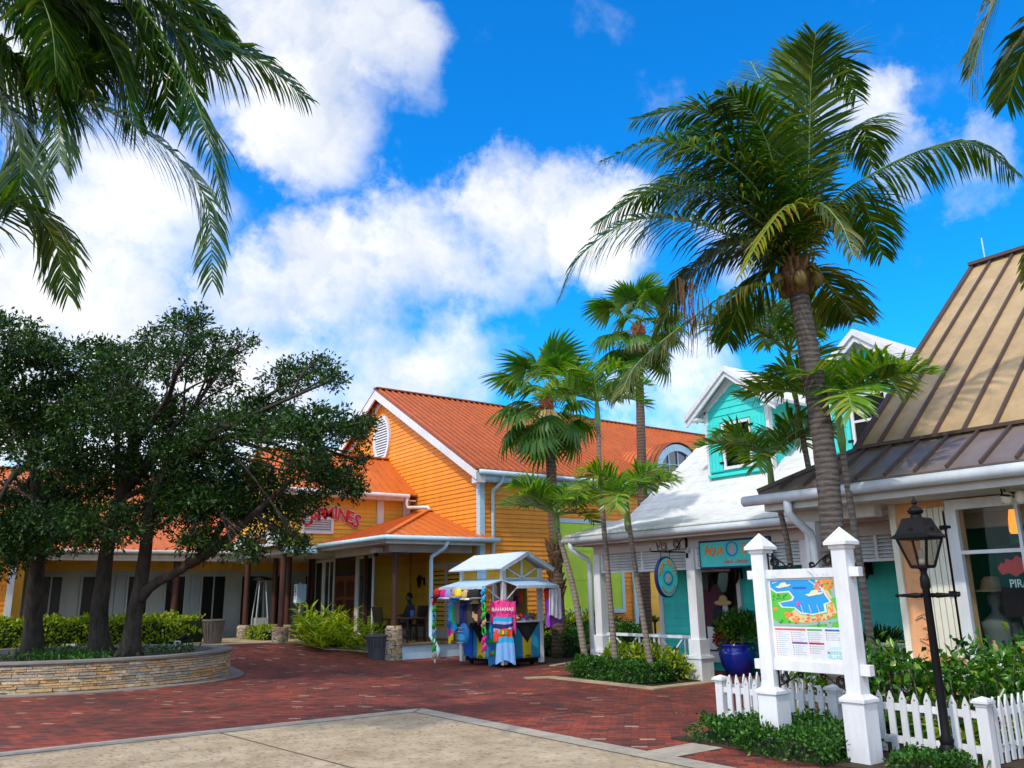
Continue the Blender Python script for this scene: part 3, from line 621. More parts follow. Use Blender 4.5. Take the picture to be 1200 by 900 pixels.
def coconut_main():
    c = at(933, 322, X=10.0); D0 = (c-CAM).dot(fw); g = Vector((10.0, 6.55, 0))
    r = thing('coconut_palm', 'tall coconut palm with a curving grey trunk and wide feathery crown behind the map sign', 'palm tree', g)
    mb = MB(); mb_pts = [g, at(985, 800, X=10.0), at(975, 620, X=10.0), at(965, 520, X=10.0), at(950, 425, X=10.0), at(936, 345, X=10.0)]
    trunk(mb, mb_pts, .165, .135, 16); mb.build('trunk', 'palmbark', r, True)
    mb = MB(); mb.lathe([(.13, -.3), (.17, -.2), (.22, -.05), (.2, .12), (.1, .35)], c, 14); mb.jit(.02)
    for i in range(26):
        a = random.uniform(0, 2*PI); q = c+Vector((math.cos(a)*.17, math.sin(a)*.17, random.uniform(-.3, .1)))
        mb.beam(q, q+Vector((math.cos(a)*.12, math.sin(a)*.12, random.uniform(.15, .4))), .05, .015)
    mb.build('husk', 'husk', r, True)
    for i in range(5):
        a = i*1.3; mb = MB(); mb.ell(c+Vector((math.cos(a)*.28, math.sin(a)*.28, -.1-.06*(i % 2))), (.09, .09, .12)); mb.build('fruit', P_('green brown palm fruit', (.16, .12, .03), .5), r, True)
    T = [([(911,250),(860,158),(814,128),(742,140)], .5), ([(896,235),(844,184),(768,166),(703,190)], -.8), ([(911,276),(844,235),(768,222),(700,262)], .9),
         ([(900,300),(819,262),(742,258),(680,300),(655,350)], -.5, dict(ll=.85)),
         ([(911,332),(860,340),(804,378),(748,425),(727,462)], -1.0, dict(mat='mixleaf', ll=.8)),
         ([(938,235),(930,130),(926,52)], .6, dict(droop=.15)), ([(946,225),(950,100),(956,38)], -.5, dict(droop=.25)), ([(949,222),(957,110),(978,66),(1003,112)], .8, dict(droop=.3)),
         ([(962,249),(1013,209),(1080,176),(1138,166),(1188,200)], -.3, dict(ll=.85, nl=95, droop=.85, lift=-.3)),
         ([(946,290),(928,240),(896,272),(866,325)], -1.3, dict(mat='yelleaf', ll=.5, nl=40)), ([(950,275),(958,238),(985,262),(1000,300)], -1.2, dict(mat='mixleaf', ll=.55, nl=40)),
         ([(956,318),(985,350),(1003,372)], 1.4, dict(mat='mixleaf')), ([(916,235),(880,150),(852,98)], 1.3, dict(droop=.2)), ([(924,240),(900,120),(880,72)], 1.6, dict(droop=.2)),
         ([(926,290),(870,278),(812,312),(786,345)], .4, dict(mat='mixleaf')), ([(960,262),(1000,232),(1022,262),(1034,300)], 1.6), ([(950,235),(990,160),(1012,150),(1022,196)], 1.2),
         ([(905,262),(850,210),(800,205),(752,236)], 1.6), ([(925,300),(890,330),(862,366),(852,402)], 1.2), ([(908,262),(850,222),(790,232),(742,290)], -.2), ([(914,290),(860,286),(800,335),(770,392)], .3, dict(mat='mixleaf')), ([(906,240),(868,186),(820,160),(778,172)], 0.2), ([(918,240),(896,160),(868,118),(838,110)], -.4)]
    coco_trace(r, T, D0, c, ll=.80, nl=105, droop=.62, lw=.031)
    mb = MB()
    for (x, y) in ((806,350),(812,372),(818,395),(800,360)):
        p = at(x, y-25, D=D0-.6)
        for k in range(10):
            q = p+Vector((random.uniform(-.2, .2), random.uniform(-.2, .2), 0)); mb.tube([q, q+Vector((random.uniform(-.05, .05), 0, -.3)), q+Vector((random.uniform(-.08, .08), 0, -.6))], [.006, .005, .002], 4)
    mb.build('dry_fringe', 'husk', r)
coconut_main()
def coconut_edge():
    # crown hangs into the frame from beyond its upper edge
    D0 = 9.2; c = at(-60, -150, D=D0)
    r = thing('coconut_palm', 'coconut palm whose dark fronds hang in over the tree planter, its trunk out of view', 'palm tree', (c.x-5.0, c.y+2.2, 0))
    mb = MB(); trunk(mb, [(c.x-5.0, c.y+2.2, 0), (c.x-4.4, c.y+1.9, 2), (c.x-2.6, c.y+1.1, 5.2), c], .18, .14, 14); mb.build('trunk', 'palmbark', r, True)
    mb = MB(); mb.lathe([(.13, -.3), (.2, -.1), (.2, .1), (.1, .3)], c, 12); mb.build('husk', 'husk', r, True)
    T = [([(-40,110),(42,103),(127,130),(203,180),(243,240),(249,330)], .3, dict(ll=.85)), ([(60,-80),(160,0),(215,90),(240,150),(262,236)], -.8, dict(ll=.95)), ([(80,-90),(190,10),(250,52),(304,72),(360,116)], .6, dict(ll=.8)),
         ([(-60,225),(20,238),(60,274),(80,346)], .8, dict(ll=.8)), ([(-50,20),(5,120),(24,180),(22,240)], .2), ([(-30,-40),(40,40),(66,110),(70,190)], -.5), ([(80,-140),(190,-20),(248,20),(272,60)], .5, dict(ll=.6)),
         ([(20,-70),(100,10),(140,80),(160,150)], .1), ([(10,-80),(70,-10),(120,60),(180,130)], .9), ([(-60,0),(-20,60),(30,90),(90,140)], 1.2), ([(40,-110),(130,-40),(200,30),(232,110)], .2),
         ([(-160,-200),(-320,-160),(-420,40)], 1.0), ([(-60,30),(0,60),(60,80),(128,70)], .2), ([(-50,-60),(20,-20),(70,20),(96,84)], .3), ([(-70,-20),(-10,30),(20,80),(36,140)], -.2), ([(20,-120),(90,-50),(150,10),(176,80)], .2), ([(60,-120),(150,-50),(210,10),(246,80)], 1.1), ([(-20,-60),(50,0),(110,30),(160,90)], 1.2), ([(0,-90),(40,-20),(60,30),(66,90)], -.6), ([(0,-60),(60,-20),(110,10),(170,20)], .6), ([(-60,-30),(10,20),(60,60),(112,128)], -.3), ([(-20,-90),(50,-30),(90,40),(104,120)], .8), ([(40,-100),(120,-30),(180,60),(200,140)], .5), ([(-100,-260),(-160,-380),(-320,-420)], 1.5), ([(0,-260),(80,-360),(240,-330)], 1.5), ([(-140,-60),(-240,60),(-290,240)], -.5), ([(-60,-260),(-40,-400),(-20,-520)], -1.)]
    coco_trace(r, T, D0, c, ll=.98, nl=100, droop=.56, lw=.030)
    D0 = 5.6; c = at(1330, -170, D=D0); b = (c.x+.35, c.y-.7, 0)
    r = thing('coconut_palm', 'coconut palm showing only frond tips above the brown shop roof, its trunk out of view', 'palm tree', b)
    mb = MB(); trunk(mb, [b, (c.x+.4, c.y-.8, 2), (c.x+.1, c.y-.3, 4.5), c], .18, .14, 14); mb.build('trunk', 'palmbark', r, True)
    mb = MB(); mb.lathe([(.13, -.3), (.2, -.1), (.2, .1), (.1, .3)], c, 12); mb.build('husk', 'husk', r, True)
    T = [([(1270,-120),(1195,-50),(1158,20),(1138,88)], 0, dict(ll=.62, droop=.25)), ([(1290,-60),(1235,10),(1200,60),(1180,120)], .4, dict(ll=.5)), ([(1320,20),(1262,170),(1222,270),(1204,330)], .3, dict(ll=.3, mat='mixleaf')),
         ([(1340,0),(1330,140),(1300,260)], -.4), ([(1400,-220),(1520,-180),(1600,0)], 1.), ([(1350,-300),(1400,-420),(1500,-400)], 1.), ([(1290,-280),(1200,-360),(1080,-330)], 1.), ([(1260,-200),(1160,-160),(1100,-90)], 1.5)]
    coco_trace(r, T, D0, c, ll=.5, nl=66, lw=.028)
coconut_edge()
def small_frond(name, L_, arch, droop, seed, parent):
    rr = random.Random(seed); P = []
    for i in range(9):
        e = i/8; a = arch*e*1.9; P.append(Vector((L_*(e*math.cos(a*.42)), 0, L_*(e*1.0-arch*1.05*e*e))))
    mb = MB(); frond_mesh(mb, crom(P, 16), 32, L_*.46, L_*.030, droop*1.7, .10, .022, .55, lift=.4, jit=.2, rng_=rr, tipk=.45)
    return mb.build(name, ['palmleaf', 'shaft'], parent, local=True)
def slender_palm(label, pts, crown_r, seed, nf=13, tr=.055, lean=0., group='slender small palms beside the turquoise shop'):
    rr = random.Random(seed); pts = [Vector(p) for p in pts]; g = pts[0].copy(); g.z = 0
    r = thing('palm_tree', label, 'palm tree', g, group)
    mb = MB(); trunk(mb, [g]+pts[1:] if pts[0].z > .02 else pts, tr*1.1, tr*.8, 10, 1.5); mb.build('trunk', 'thinbark', r, True)
    top = pts[-1]; mb = MB(); mb.lathe([(tr*.9, -.05), (tr*1.25, .1), (tr*1.0, .45), (tr*.4, .7)], top-Vector((0,0,.35)), 10); mb.build('crownshaft', 'shaft', r, True)
    protos = []
    for i in range(nf):
        if i < 3: o = small_frond('frond', crown_r*(1.0, .9, 1.08)[i], (.75, .55, .95)[i], (.16, .1, .22)[i], seed*5+i, r); protos.append(o)
        else: o = protos[i % 3].copy(); COL.objects.link(o); o.parent = r
        lift = (0.15, -.35, .45)[i % 3]+rr.uniform(-.15, .15)
        if i == nf-1: lift = -.75
        o.location = top-r.location+Vector((0, 0, .28)); o.rotation_euler = (rr.uniform(-.15, .15), -lift*.7, i*2.399+rr.uniform(-.3, .3)); o.scale = [rr.uniform(.85, 1.12)]*3
    return r
def fan_leaf(parent, R, seed, loc, rot):
    rr = random.Random(seed); mb = MB()
    n = 26; pet = R*1.0
    mb.tube([(0,0,0), (pet*.5, 0, .06*R), (pet, 0, 0)], [.022, .016, .012], 5, 1)
    for k in range(n):
        a = (k/(n-1)-.5)*2*2.1; d = Vector((math.cos(a), math.sin(a), 0)); l = R*.82*(.85+.15*math.cos(a))*rr.uniform(.88, 1.06); q = Vector((pet, 0, 0)); vs = []
        s = Vector((-math.sin(a), math.cos(a), 0))
        for j in range(5):
            e = j/4; w = R*(.012+.165*e if e < .6 else .111*(1-e)/.4)
            z = -R*(.06*e+.75*max(0, e-.40)**1.5)+.015*(k % 2)
            vs += [q+d*l*e+s*w/2+Vector((0,0,z)), q+d*l*e-s*w/2+Vector((0,0,z-.01))]
        mb.add(vs, [(2*j, 2*j+1, 2*j+3, 2*j+2) for j in range(4)])
    o = mb.build('fan_leaf', ['fanleaf', 'shaft'], parent, local=True); o.location = loc; o.rotation_euler = rot; return o
def fan_palm(label, pts, R, seed, tr, boots=None):
    rr = random.Random(seed); pts = [Vector(p) for p in pts]
    r = thing('fan_palm', label, 'palm tree', pts[0], 'fan palms in front of the orange building')
    mb = MB(); trunk(mb, pts, tr, tr*.62, 14, 1.3); mb.build('trunk', 'washbark', r, True)
    top = pts[-1]
    if boots:
        mb = MB()
        for i in range(70):
            z = rr.uniform(*boots); a = rr.uniform(0, 2*PI); e = (z-pts[0].z)/(top.z-pts[0].z); c = pts[0].lerp(top, e); d = Vector((math.cos(a), math.sin(a), 0))
            p = c+d*tr*.8; mb.beam(p, p+d*.12+Vector((0, 0, rr.uniform(.15, .35))), .09, .02, d)
        mb.build('leaf_base', 'husk', r)
    mb = MB(); mb.lathe([(tr*.7, -.5), (tr*1.1, -.2), (tr*1.1, .05), (.05, .12)], top, 12); mb.jit(.02)
    for i in range(30):
        a = rr.uniform(0, 2*PI); d = Vector((math.cos(a), math.sin(a), 0)); p = top+d*tr*.8+Vector((0,0,rr.uniform(-.4, .1))); mb.beam(p, p+d*.1+Vector((0,0,.14)), .05, .02, d)
    mb.build('husk', P_('reddish leaf bases', (.24, .07, .03), .8), r)
    pr = [fan_leaf(r, R, seed*3+i, (0,0,0), (0,0,0)) for i in range(2)]
    n = 27
    for i in range(n):
        o = pr[i] if i < 2 else pr[i % 2].copy()
        if i >= 2: COL.objects.link(o); o.parent = r
        el = 1.5-2.5*(i/(n-1))**.85+rr.uniform(-.12, .12)
        o.location = top-r.location+Vector((0, 0, -.3*(i/n)+.1)); o.rotation_euler = (rr.uniform(-.25, .25), -el, i*2.399+rr.uniform(-.25, .25)); o.scale = [rr.uniform(.85, 1.1)]*3
    mb = MB()   # dry skirt
    for i in range(90):
        a = rr.uniform(0, 2*PI); d = Vector((math.cos(a), math.sin(a), 0)); p = top+d*tr+Vector((0,0,-.3)); q = p+d*rr.uniform(.1, .4)+Vector((0,0,rr.uniform(-.8, -.3)))
        mb.beam(p, q, .02, .006, d)
    mb.build('dry_skirt', 'tan', r)
    return r
def palms():
    gb = lambda x, y, X: Vector((X, at(x, y, X=X).y, 0))
    a = at(652, 618, X=12.9); slender_palm('small palm with a short leaning trunk beside the souvenir cart, bright feathery crown', [gb(689, 790, 12.6), at(672, 690, X=12.75), a], 1.5, 11, 14, .075)
    a = at(700, 484, X=12.7); slender_palm('tallest slender small palm, its crown against the orange roof', [gb(723, 795, 12.45), at(713, 680, X=12.55), at(704, 570, X=12.6), a], 1.45, 12, 14, .062)
    a = at(735, 600, X=12.3); slender_palm('slender palm in the hedge bed with its crown before the round dormer window', [gb(766, 795, 12.3), at(748, 690, X=12.3), a], 1.3, 13, 13, .06)
    a = at(903, 556, X=11.6); slender_palm('lowest small palm by the turquoise shop, crown before the first gable window', [gb(930, 800, 11.6), at(926, 660, X=11.6), a], 1.3, 14, 13, .05)
    a = at(926, 430, X=11.9); slender_palm('small palm partly hidden behind the big coconut trunk, crown high on its thin stem', [gb(1000, 800, 11.9), at(962, 620, X=11.9), at(945, 535, X=11.9), a], 1.55, 15, 14, .05)
    a = at(984, 497, X=10.9); slender_palm('small palm before the second gable, thin trunk passing between sign and lamp', [gb(1028, 810, 10.9), at(1012, 690, X=10.9), at(992, 560, X=10.9), a], 1.45, 16, 13, .05)
    Y = 18.6
    a = at(641, 470, Y=Y); b = at(656, 752, Y=Y); b.z = 0; fan_palm('fan palm with shaggy trunk standing behind the souvenir cart', [b, b.lerp(a, .5)+Vector((.03, 0, 0)), a], 1.12, 21, .20, (1.5, 3.0))
    a = at(748, 385, Y=Y+.6); b = at(757, 752, Y=Y+.6); b.z = 0; fan_palm('taller fan palm rising behind the corner of the turquoise shop', [b, b.lerp(a, .5), a], 1.15, 22, .2)
palms()
# ------------------------------------------------------------------ broad-leaved trees
def big_tree(label, base, fork, lobes, D0, seed, tr, extra=()):
    rr = random.Random(seed); base = Vector(base)
    r = thing('shade_tree', label, 'tree', base, 'shade trees in the stone planter')
    C = []
    for (x, y, rad) in lobes:
        for q in range(2):
            D = D0+rr.uniform(-2.6, 2.6)*(.5+rad/80); j = rad*.35
            C.append((at(x+rr.uniform(-j, j), y+rr.uniform(-j, j), D=D), rad/F*D0*rr.uniform(.7, 1.0)))
    mb = MB(); fork = [Vector(f) for f in fork]
    m = len(fork)
    mb.tube(crom([base-Vector((0,0,.1))]+fork, 14), [tr*(1.5 if i == 0 else 1.2 if i == 1 else 1.05-.5*i/14) for i in range(15)], 12)
    for ex in extra: mb.tube(crom(ex, 12), [tr*(.72-.5*i/12) for i in range(13)], 10)
    for i in range(5):
        a = i*1.26+rr.random(); d = Vector((math.cos(a), math.sin(a), 0)); mb.tube([base+d*tr*.5+Vector((0,0,.35)), base+d*tr*1.3+Vector((0,0,.1)), base+d*tr*2.1-Vector((0,0,.05))], [tr*.4, tr*.35, tr*.1], 7)
    # limbs: cluster lobes around a few leaders
    top = fork[-1]; k = 7
    seeds = rr.sample(C, k)
    for s, _ in seeds:
        st = fork[rr.randrange(max(0, m-2), m)]
        P = crom([st, st.lerp(s, .35)+Vector((rr.uniform(-.3, .3), rr.uniform(-.3, .3), .25)), st.lerp(s, .7)+Vector((rr.uniform(-.2, .2), rr.uniform(-.2, .2), .1)), s], 10)
        mb.tube(P, [tr*.36*(1-.85*i/10)+.010 for i in range(11)], 8)
        for c, rad in C:
            if min(range(k), key=lambda i: (seeds[i][0]-c).length) != [x[0] for x in seeds].index(s) or (c-s).length < .01: continue
            j = rr.randrange(3, 8); q = P[j]
            Q = crom([q, q.lerp(c, .5)+Vector((rr.uniform(-.2, .2), rr.uniform(-.2, .2), rr.uniform(0, .3))), c], 6)
            mb.tube(Q, [tr*.13*(1-.75*i/6)+.006 for i in range(7)], 6)
            for w in range(5):
                d = Vector((rr.gauss(0, 1), rr.gauss(0, 1), rr.gauss(.3, .8))).normalized(); mb.tube([Q[4], Q[4].lerp(c, .5)+d*rad*.4, c+d*rad*.9], [.018, .012, .005], 5)
    mb.build('trunk', 'bark', r, True)
    cs = []; ds = []
    for c, rad in C:
        # twigs carrying small tufts: gives gaps and a ragged outline
        nt_ = max(14, int((84 if c.z > 5 else 112)*(rad/.7)**2)); dirs = rand_dir(nt_, .25); rr_ = rad*(.35+.75*rng.random(nt_)**.6)
        tips = np.array(c)+dirs*rr_[:, None]*np.array([1.15, 1.15, .62])
        for t, d in zip(tips, dirs):
            n = int(rng.integers(9, 17)); p = t+rng.normal(0, .085, (n, 3)); cs.append(p); ds.append(d*.8+rand_dir(n, .1))
    cs = np.concatenate(cs); ds = np.concatenate(ds); n = len(cs)
    leaf_obj('crown', cs, ds, rand_dir(n, .8), rng.uniform(.055, .17, n), rng.uniform(.035, .065, n), 'treeleaf', r)
    return r
def trees():
    zb = .5
    b = at(38, 768, Z=zb); D = (b-CAM).dot(fw)
    A = [(20,405,38),(50,415,30),(8,450,45),(62,470,38),(20,520,50),(75,545,45),(30,590,50),(5,620,45),(72,610,42),(-40,500,60),(-70,570,60),(-40,640,50),(40,640,28),(90,510,35),(-80,440,50),(100,580,34)]
    big_tree('shade tree with one stout trunk and low limbs, farthest from the restaurant columns', b, [at(40, 715, D=D), at(42, 680, D=D), at(46, 640, D=D), at(44, 590, D=D), at(40, 540, D=D)], A, D, 31, .21)
    b = at(118, 768, Z=zb); D = (b-CAM).dot(fw)
    B = [(112,425,28),(138,440,40),(180,402,20),(165,432,40),(215,388,28),(208,430,38),(242,402,20),(112,482,42),(160,492,48),(215,480,42),(262,450,22),(130,550,48),(190,552,48),(110,612,40),(160,618,38),(215,598,42),(288,398,14),(268,424,17),(90,450,22),(240,530,40),(60,430,20)]
    big_tree('tallest shade tree, middle trunk of three in the stone planter', b, [at(116, 720, D=D), at(120, 690, D=D), at(126, 640, D=D), at(140, 585, D=D), at(158, 520, D=D)], B, D+.3, 32, .215)
    b = at(152, 770, Z=zb); D = (b-CAM).dot(fw)
    Cc = [(300,472,34),(338,442,28),(372,432,20),(388,446,15),(272,512,42),(330,512,42),(382,505,34),(410,515,24),(302,562,46),(360,555,38),(400,562,24),(255,602,40),(312,604,38),(350,590,20),(338,634,14),(352,640,7),(296,640,18),(245,640,20),(420,545,15),(225,640,16),(416,575,10),(425,500,12)]
    big_tree('shade tree with a leaning forked trunk reaching toward the restaurant sign', b, [at(157, 722, D=D), at(163, 695, D=D), at(170, 650, D=D+.1), at(176, 600, D=D+.1), at(195, 545, D=D)], Cc, D, 33, .19, [[at(160, 708, D=D), at(178, 686, D=D-.1), at(212, 668, D=D-.2), at(240, 645, D=D-.2), at(265, 610, D=D-.2), at(305, 565, D=D)], [at(222, 660, D=D-.2), at(255, 640, D=D-.5), at(300, 600, D=D-.6), at(345, 560, D=D-.6)]])
trees()
# ------------------------------------------------------------------ stone tree planter
VR = Vector((.802, -.597)); VD = Vector((.597, .802))
PLC = VR*-10.5+VD*20.05
def pl(a, da=0, b=0): 
    p = PLC+VR*((3.75+da)*math.cos(a))+VD*((3.05+da)*math.sin(a)); return p
def planter():
    r = thing('stone_planter', 'low oval planter wall of tan stacked stone with a grey coping round the tree trunks', 'planter', (PLC.x, PLC.y, 0))
    mb = MB(); n = 96; H = .55
    def ring(d, z): return [(pl(2*PI*i/n, d).x, pl(2*PI*i/n, d).y, z if z > .1 else terr(pl(2*PI*i/n, d).y)-.05) for i in range(n)]
    def shell(mb, rs):
        vs = sum(rs, []); mb.add(vs, [(j*n+i, j*n+(i+1)%n, (j+1)*n+(i+1)%n, (j+1)*n+i) for j in range(len(rs)-1) for i in range(n)])
    shell(mb, [ring(-.05, 0), ring(-.05, H)]); mb.build('wall_core', P_('dark mortar', (.07, .05, .035), .95), r)  # dark mortar core behind the stones
    mb = MB(); z = -.02; rs = random.Random(5)
    while z < H-.01:
        h = min(rs.choice((.045, .055, .065, .08)), H-z); a = rs.random(); a0 = a
        while a < a0+2*PI-.02:
            da = min(rs.uniform(.035, .13), a0+2*PI-a); g = .0012; pr = rs.uniform(-.012, .028); zz = h*rs.uniform(.86, .97); k = 3
            out = [pl(a+g+(da-2*g)*i/k, pr+rs.uniform(-.006, .006)) for i in range(k+1)]; inn = [pl(a+g+(da-2*g)*i/k, -.08) for i in range(k+1)]
            vs = [(p.x, p.y, z+rs.uniform(0, .006)) for p in out]+[(p.x, p.y, z+zz-rs.uniform(0, .007)) for p in out]+[(p.x, p.y, z) for p in inn]+[(p.x, p.y, z+zz) for p in inn]; n1 = k+1
            fs = []
            for i in range(k): fs += [(i, i+1, n1+i+1, n1+i), (n1+i, n1+i+1, 3*n1+i+1, 3*n1+i), (i+1, i, 2*n1+i, 2*n1+i+1)]
            fs += [(0, n1, 3*n1, 2*n1), (k, 2*n1+k, 3*n1+k, n1+k)]; mb.add(vs, fs); a += da
        z += h
    o = mb.build('stone_wall', 'ledge', r)
    mb = MB(); shell(mb, [ring(.03, H), ring(.05, H+.02), ring(.05, H+.06), ring(-.36, H+.06), ring(-.36, H-.2)]); mb.build('coping', 'cap', r)
    mb = MB(); mb.poly(ring(-.3, H-.10)); o = mb.build('planter_soil', 'soil', r)
    tag(mb.build('base_kerb', 'cap', r)) if False else None
    mb = MB(); vs = ring(.34, .0); vs2 = [(x, y, z+.07) for x, y, z in vs]; ins = [(x, y, z+.07) for x, y, z in ring(-.1, 0)]
    shell(mb, [vs, vs2, ins]); mb.build('footing', 'cap', r)
    # scruffy ground cover inside
    k = 2600; a = rng.uniform(0, 2*PI, k); s = np.sqrt(rng.uniform(0, 1, k))*.92
    C = np.array([[*(PLC+VR*(3.3*math.cos(t)*q)+VD*(2.6*math.sin(t)*q)), .47+rng.uniform(0, .16)] for t, q in zip(a, s)])
    keep = (np.sin(C[:, 0]*2.1)+np.cos(C[:, 1]*1.7)) > -.2; C = C[keep]; k = len(C)
    tag(leaf_obj('ground_cover', C, rand_dir(k, .7), rand_dir(k, .5), rng.uniform(.08, .18, k), .04, 'hedgeleaf', base=(0,0,0)), 'low dark ground cover growing between the tree trunks in the planter', 'ground cover', kind='stuff')
    for (x, y, w) in ((84, 759, 0), (207, 762, 1), (213, 760, 2)):
        p = at(x, y, Z=.5); r2 = thing('garden_light', ('small white garden spotlight lying low between the trunks', 'white box shaped garden fitting on the planter coping', 'black garden spotlight on a stake beside the planter coping')[w], 'garden light', p)
        mb = MB()
        if w == 0: mb.box(p.x-.12, p.x+.12, p.y-.05, p.y+.05, p.z-.02, p.z+.1)
        elif w == 1:
            for q in ((-.07, -.05), (.05, .07)): mb.box(p.x+q[0], p.x+q[1], p.y-.05, p.y+.05, p.z, p.z+.2)
            mb.box(p.x-.07, p.x+.07, p.y-.05, p.y+.05, p.z+.2, p.z+.23)
        else: mb.tube([p, p+Vector((0,0,.2))], .03, 8); mb.tube([p+Vector((-.08,.05,.2)), p+Vector((.1,-.05,.32))], [.06, .07], 10)
        mb.build('housing', 'black' if w == 2 else 'white', r2)
planter()
# ------------------------------------------------------------------ building helpers
def window_unit(name, parent, ax, c, s, a0, a1, z0, z1, fw_=.09, mull=(), trans=(), glass='glass', frame='white', depth=.05, deep=.0):
    """frame standing proud of the wall plane, glass set back in it"""
    pt = (lambda o, h, z: (c+s*o, h, z)) if ax == 'x' else (lambda o, h, z: (h, c+s*o, z))
    def bx(mb, h0, h1, q0, q1, o0, o1):
        p = pt(o0, h0, q0); q = pt(o1, h1, q1); mb.box(p[0], q[0], p[1], q[1], p[2], q[2])
    mb = MB()
    bx(mb, a0-fw_, a0, z0-fw_, z1+fw_, 0, depth); bx(mb, a1, a1+fw_, z0-fw_, z1+fw_, 0, depth)
    bx(mb, a0, a1, z1, z1+fw_, 0, depth); bx(mb, a0, a1, z0-fw_, z0, 0, depth+.02)
    for m in mull: bx(mb, m-.02, m+.02, z0, z1, 0, depth-.008)
    for m in trans: bx(mb, a0, a1, m-.025, m+.025, 0, depth-.012)
    f = mb.build(name, frame, parent)
    mb = MB(); mb.poly([pt(.018, a0, z0), pt(.018, a1, z0), pt(.018, a1, z1), pt(.018, a0, z1)]); mb.build('pane', glass, f)
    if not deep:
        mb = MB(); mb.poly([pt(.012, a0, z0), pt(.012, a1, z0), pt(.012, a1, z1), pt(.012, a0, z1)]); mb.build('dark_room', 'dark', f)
    return f
def gutter(mb, p0, p1, r=.075):
    mb.tube([p0, p1], r, 10)
def wall_lantern(label, p, out, group=None):
    p = Vector(p); out = Vector(out)
    r = thing('wall_lantern', label, 'lantern', p, group)
    c = p+out*.2
    mb = MB(); mb.beam(p+Vector((0,0,-.12)), p+Vector((0,0,.12)), .08, .03, out); mb.tube([p, p+out*.1+Vector((0,0,.16)), c+Vector((0,0,.2))], .015, 6); mb.build('bracket', 'black', r)
    mb = MB(); mb.lathe([(.01, .23), (.02, .2), (.04, .16), (.11, .10), (.10, .09)], c, 6); mb.lathe([(.05, -.16), (.06, -.14), (.02, -.22)], c, 6)
    for i in range(6):
        a = PI/3*i; mb.tube([c+Vector((math.cos(a)*.10, math.sin(a)*.10, .1)), c+Vector((math.cos(a)*.06, math.sin(a)*.06, -.14))], .008, 4)
    mb.build('cage', 'black', r)
    mb = MB(); mb.lathe([(.052, -.14), (.09, .09)], c, 6); mb.build('lamp_glass', 'smoke', r)
    return r
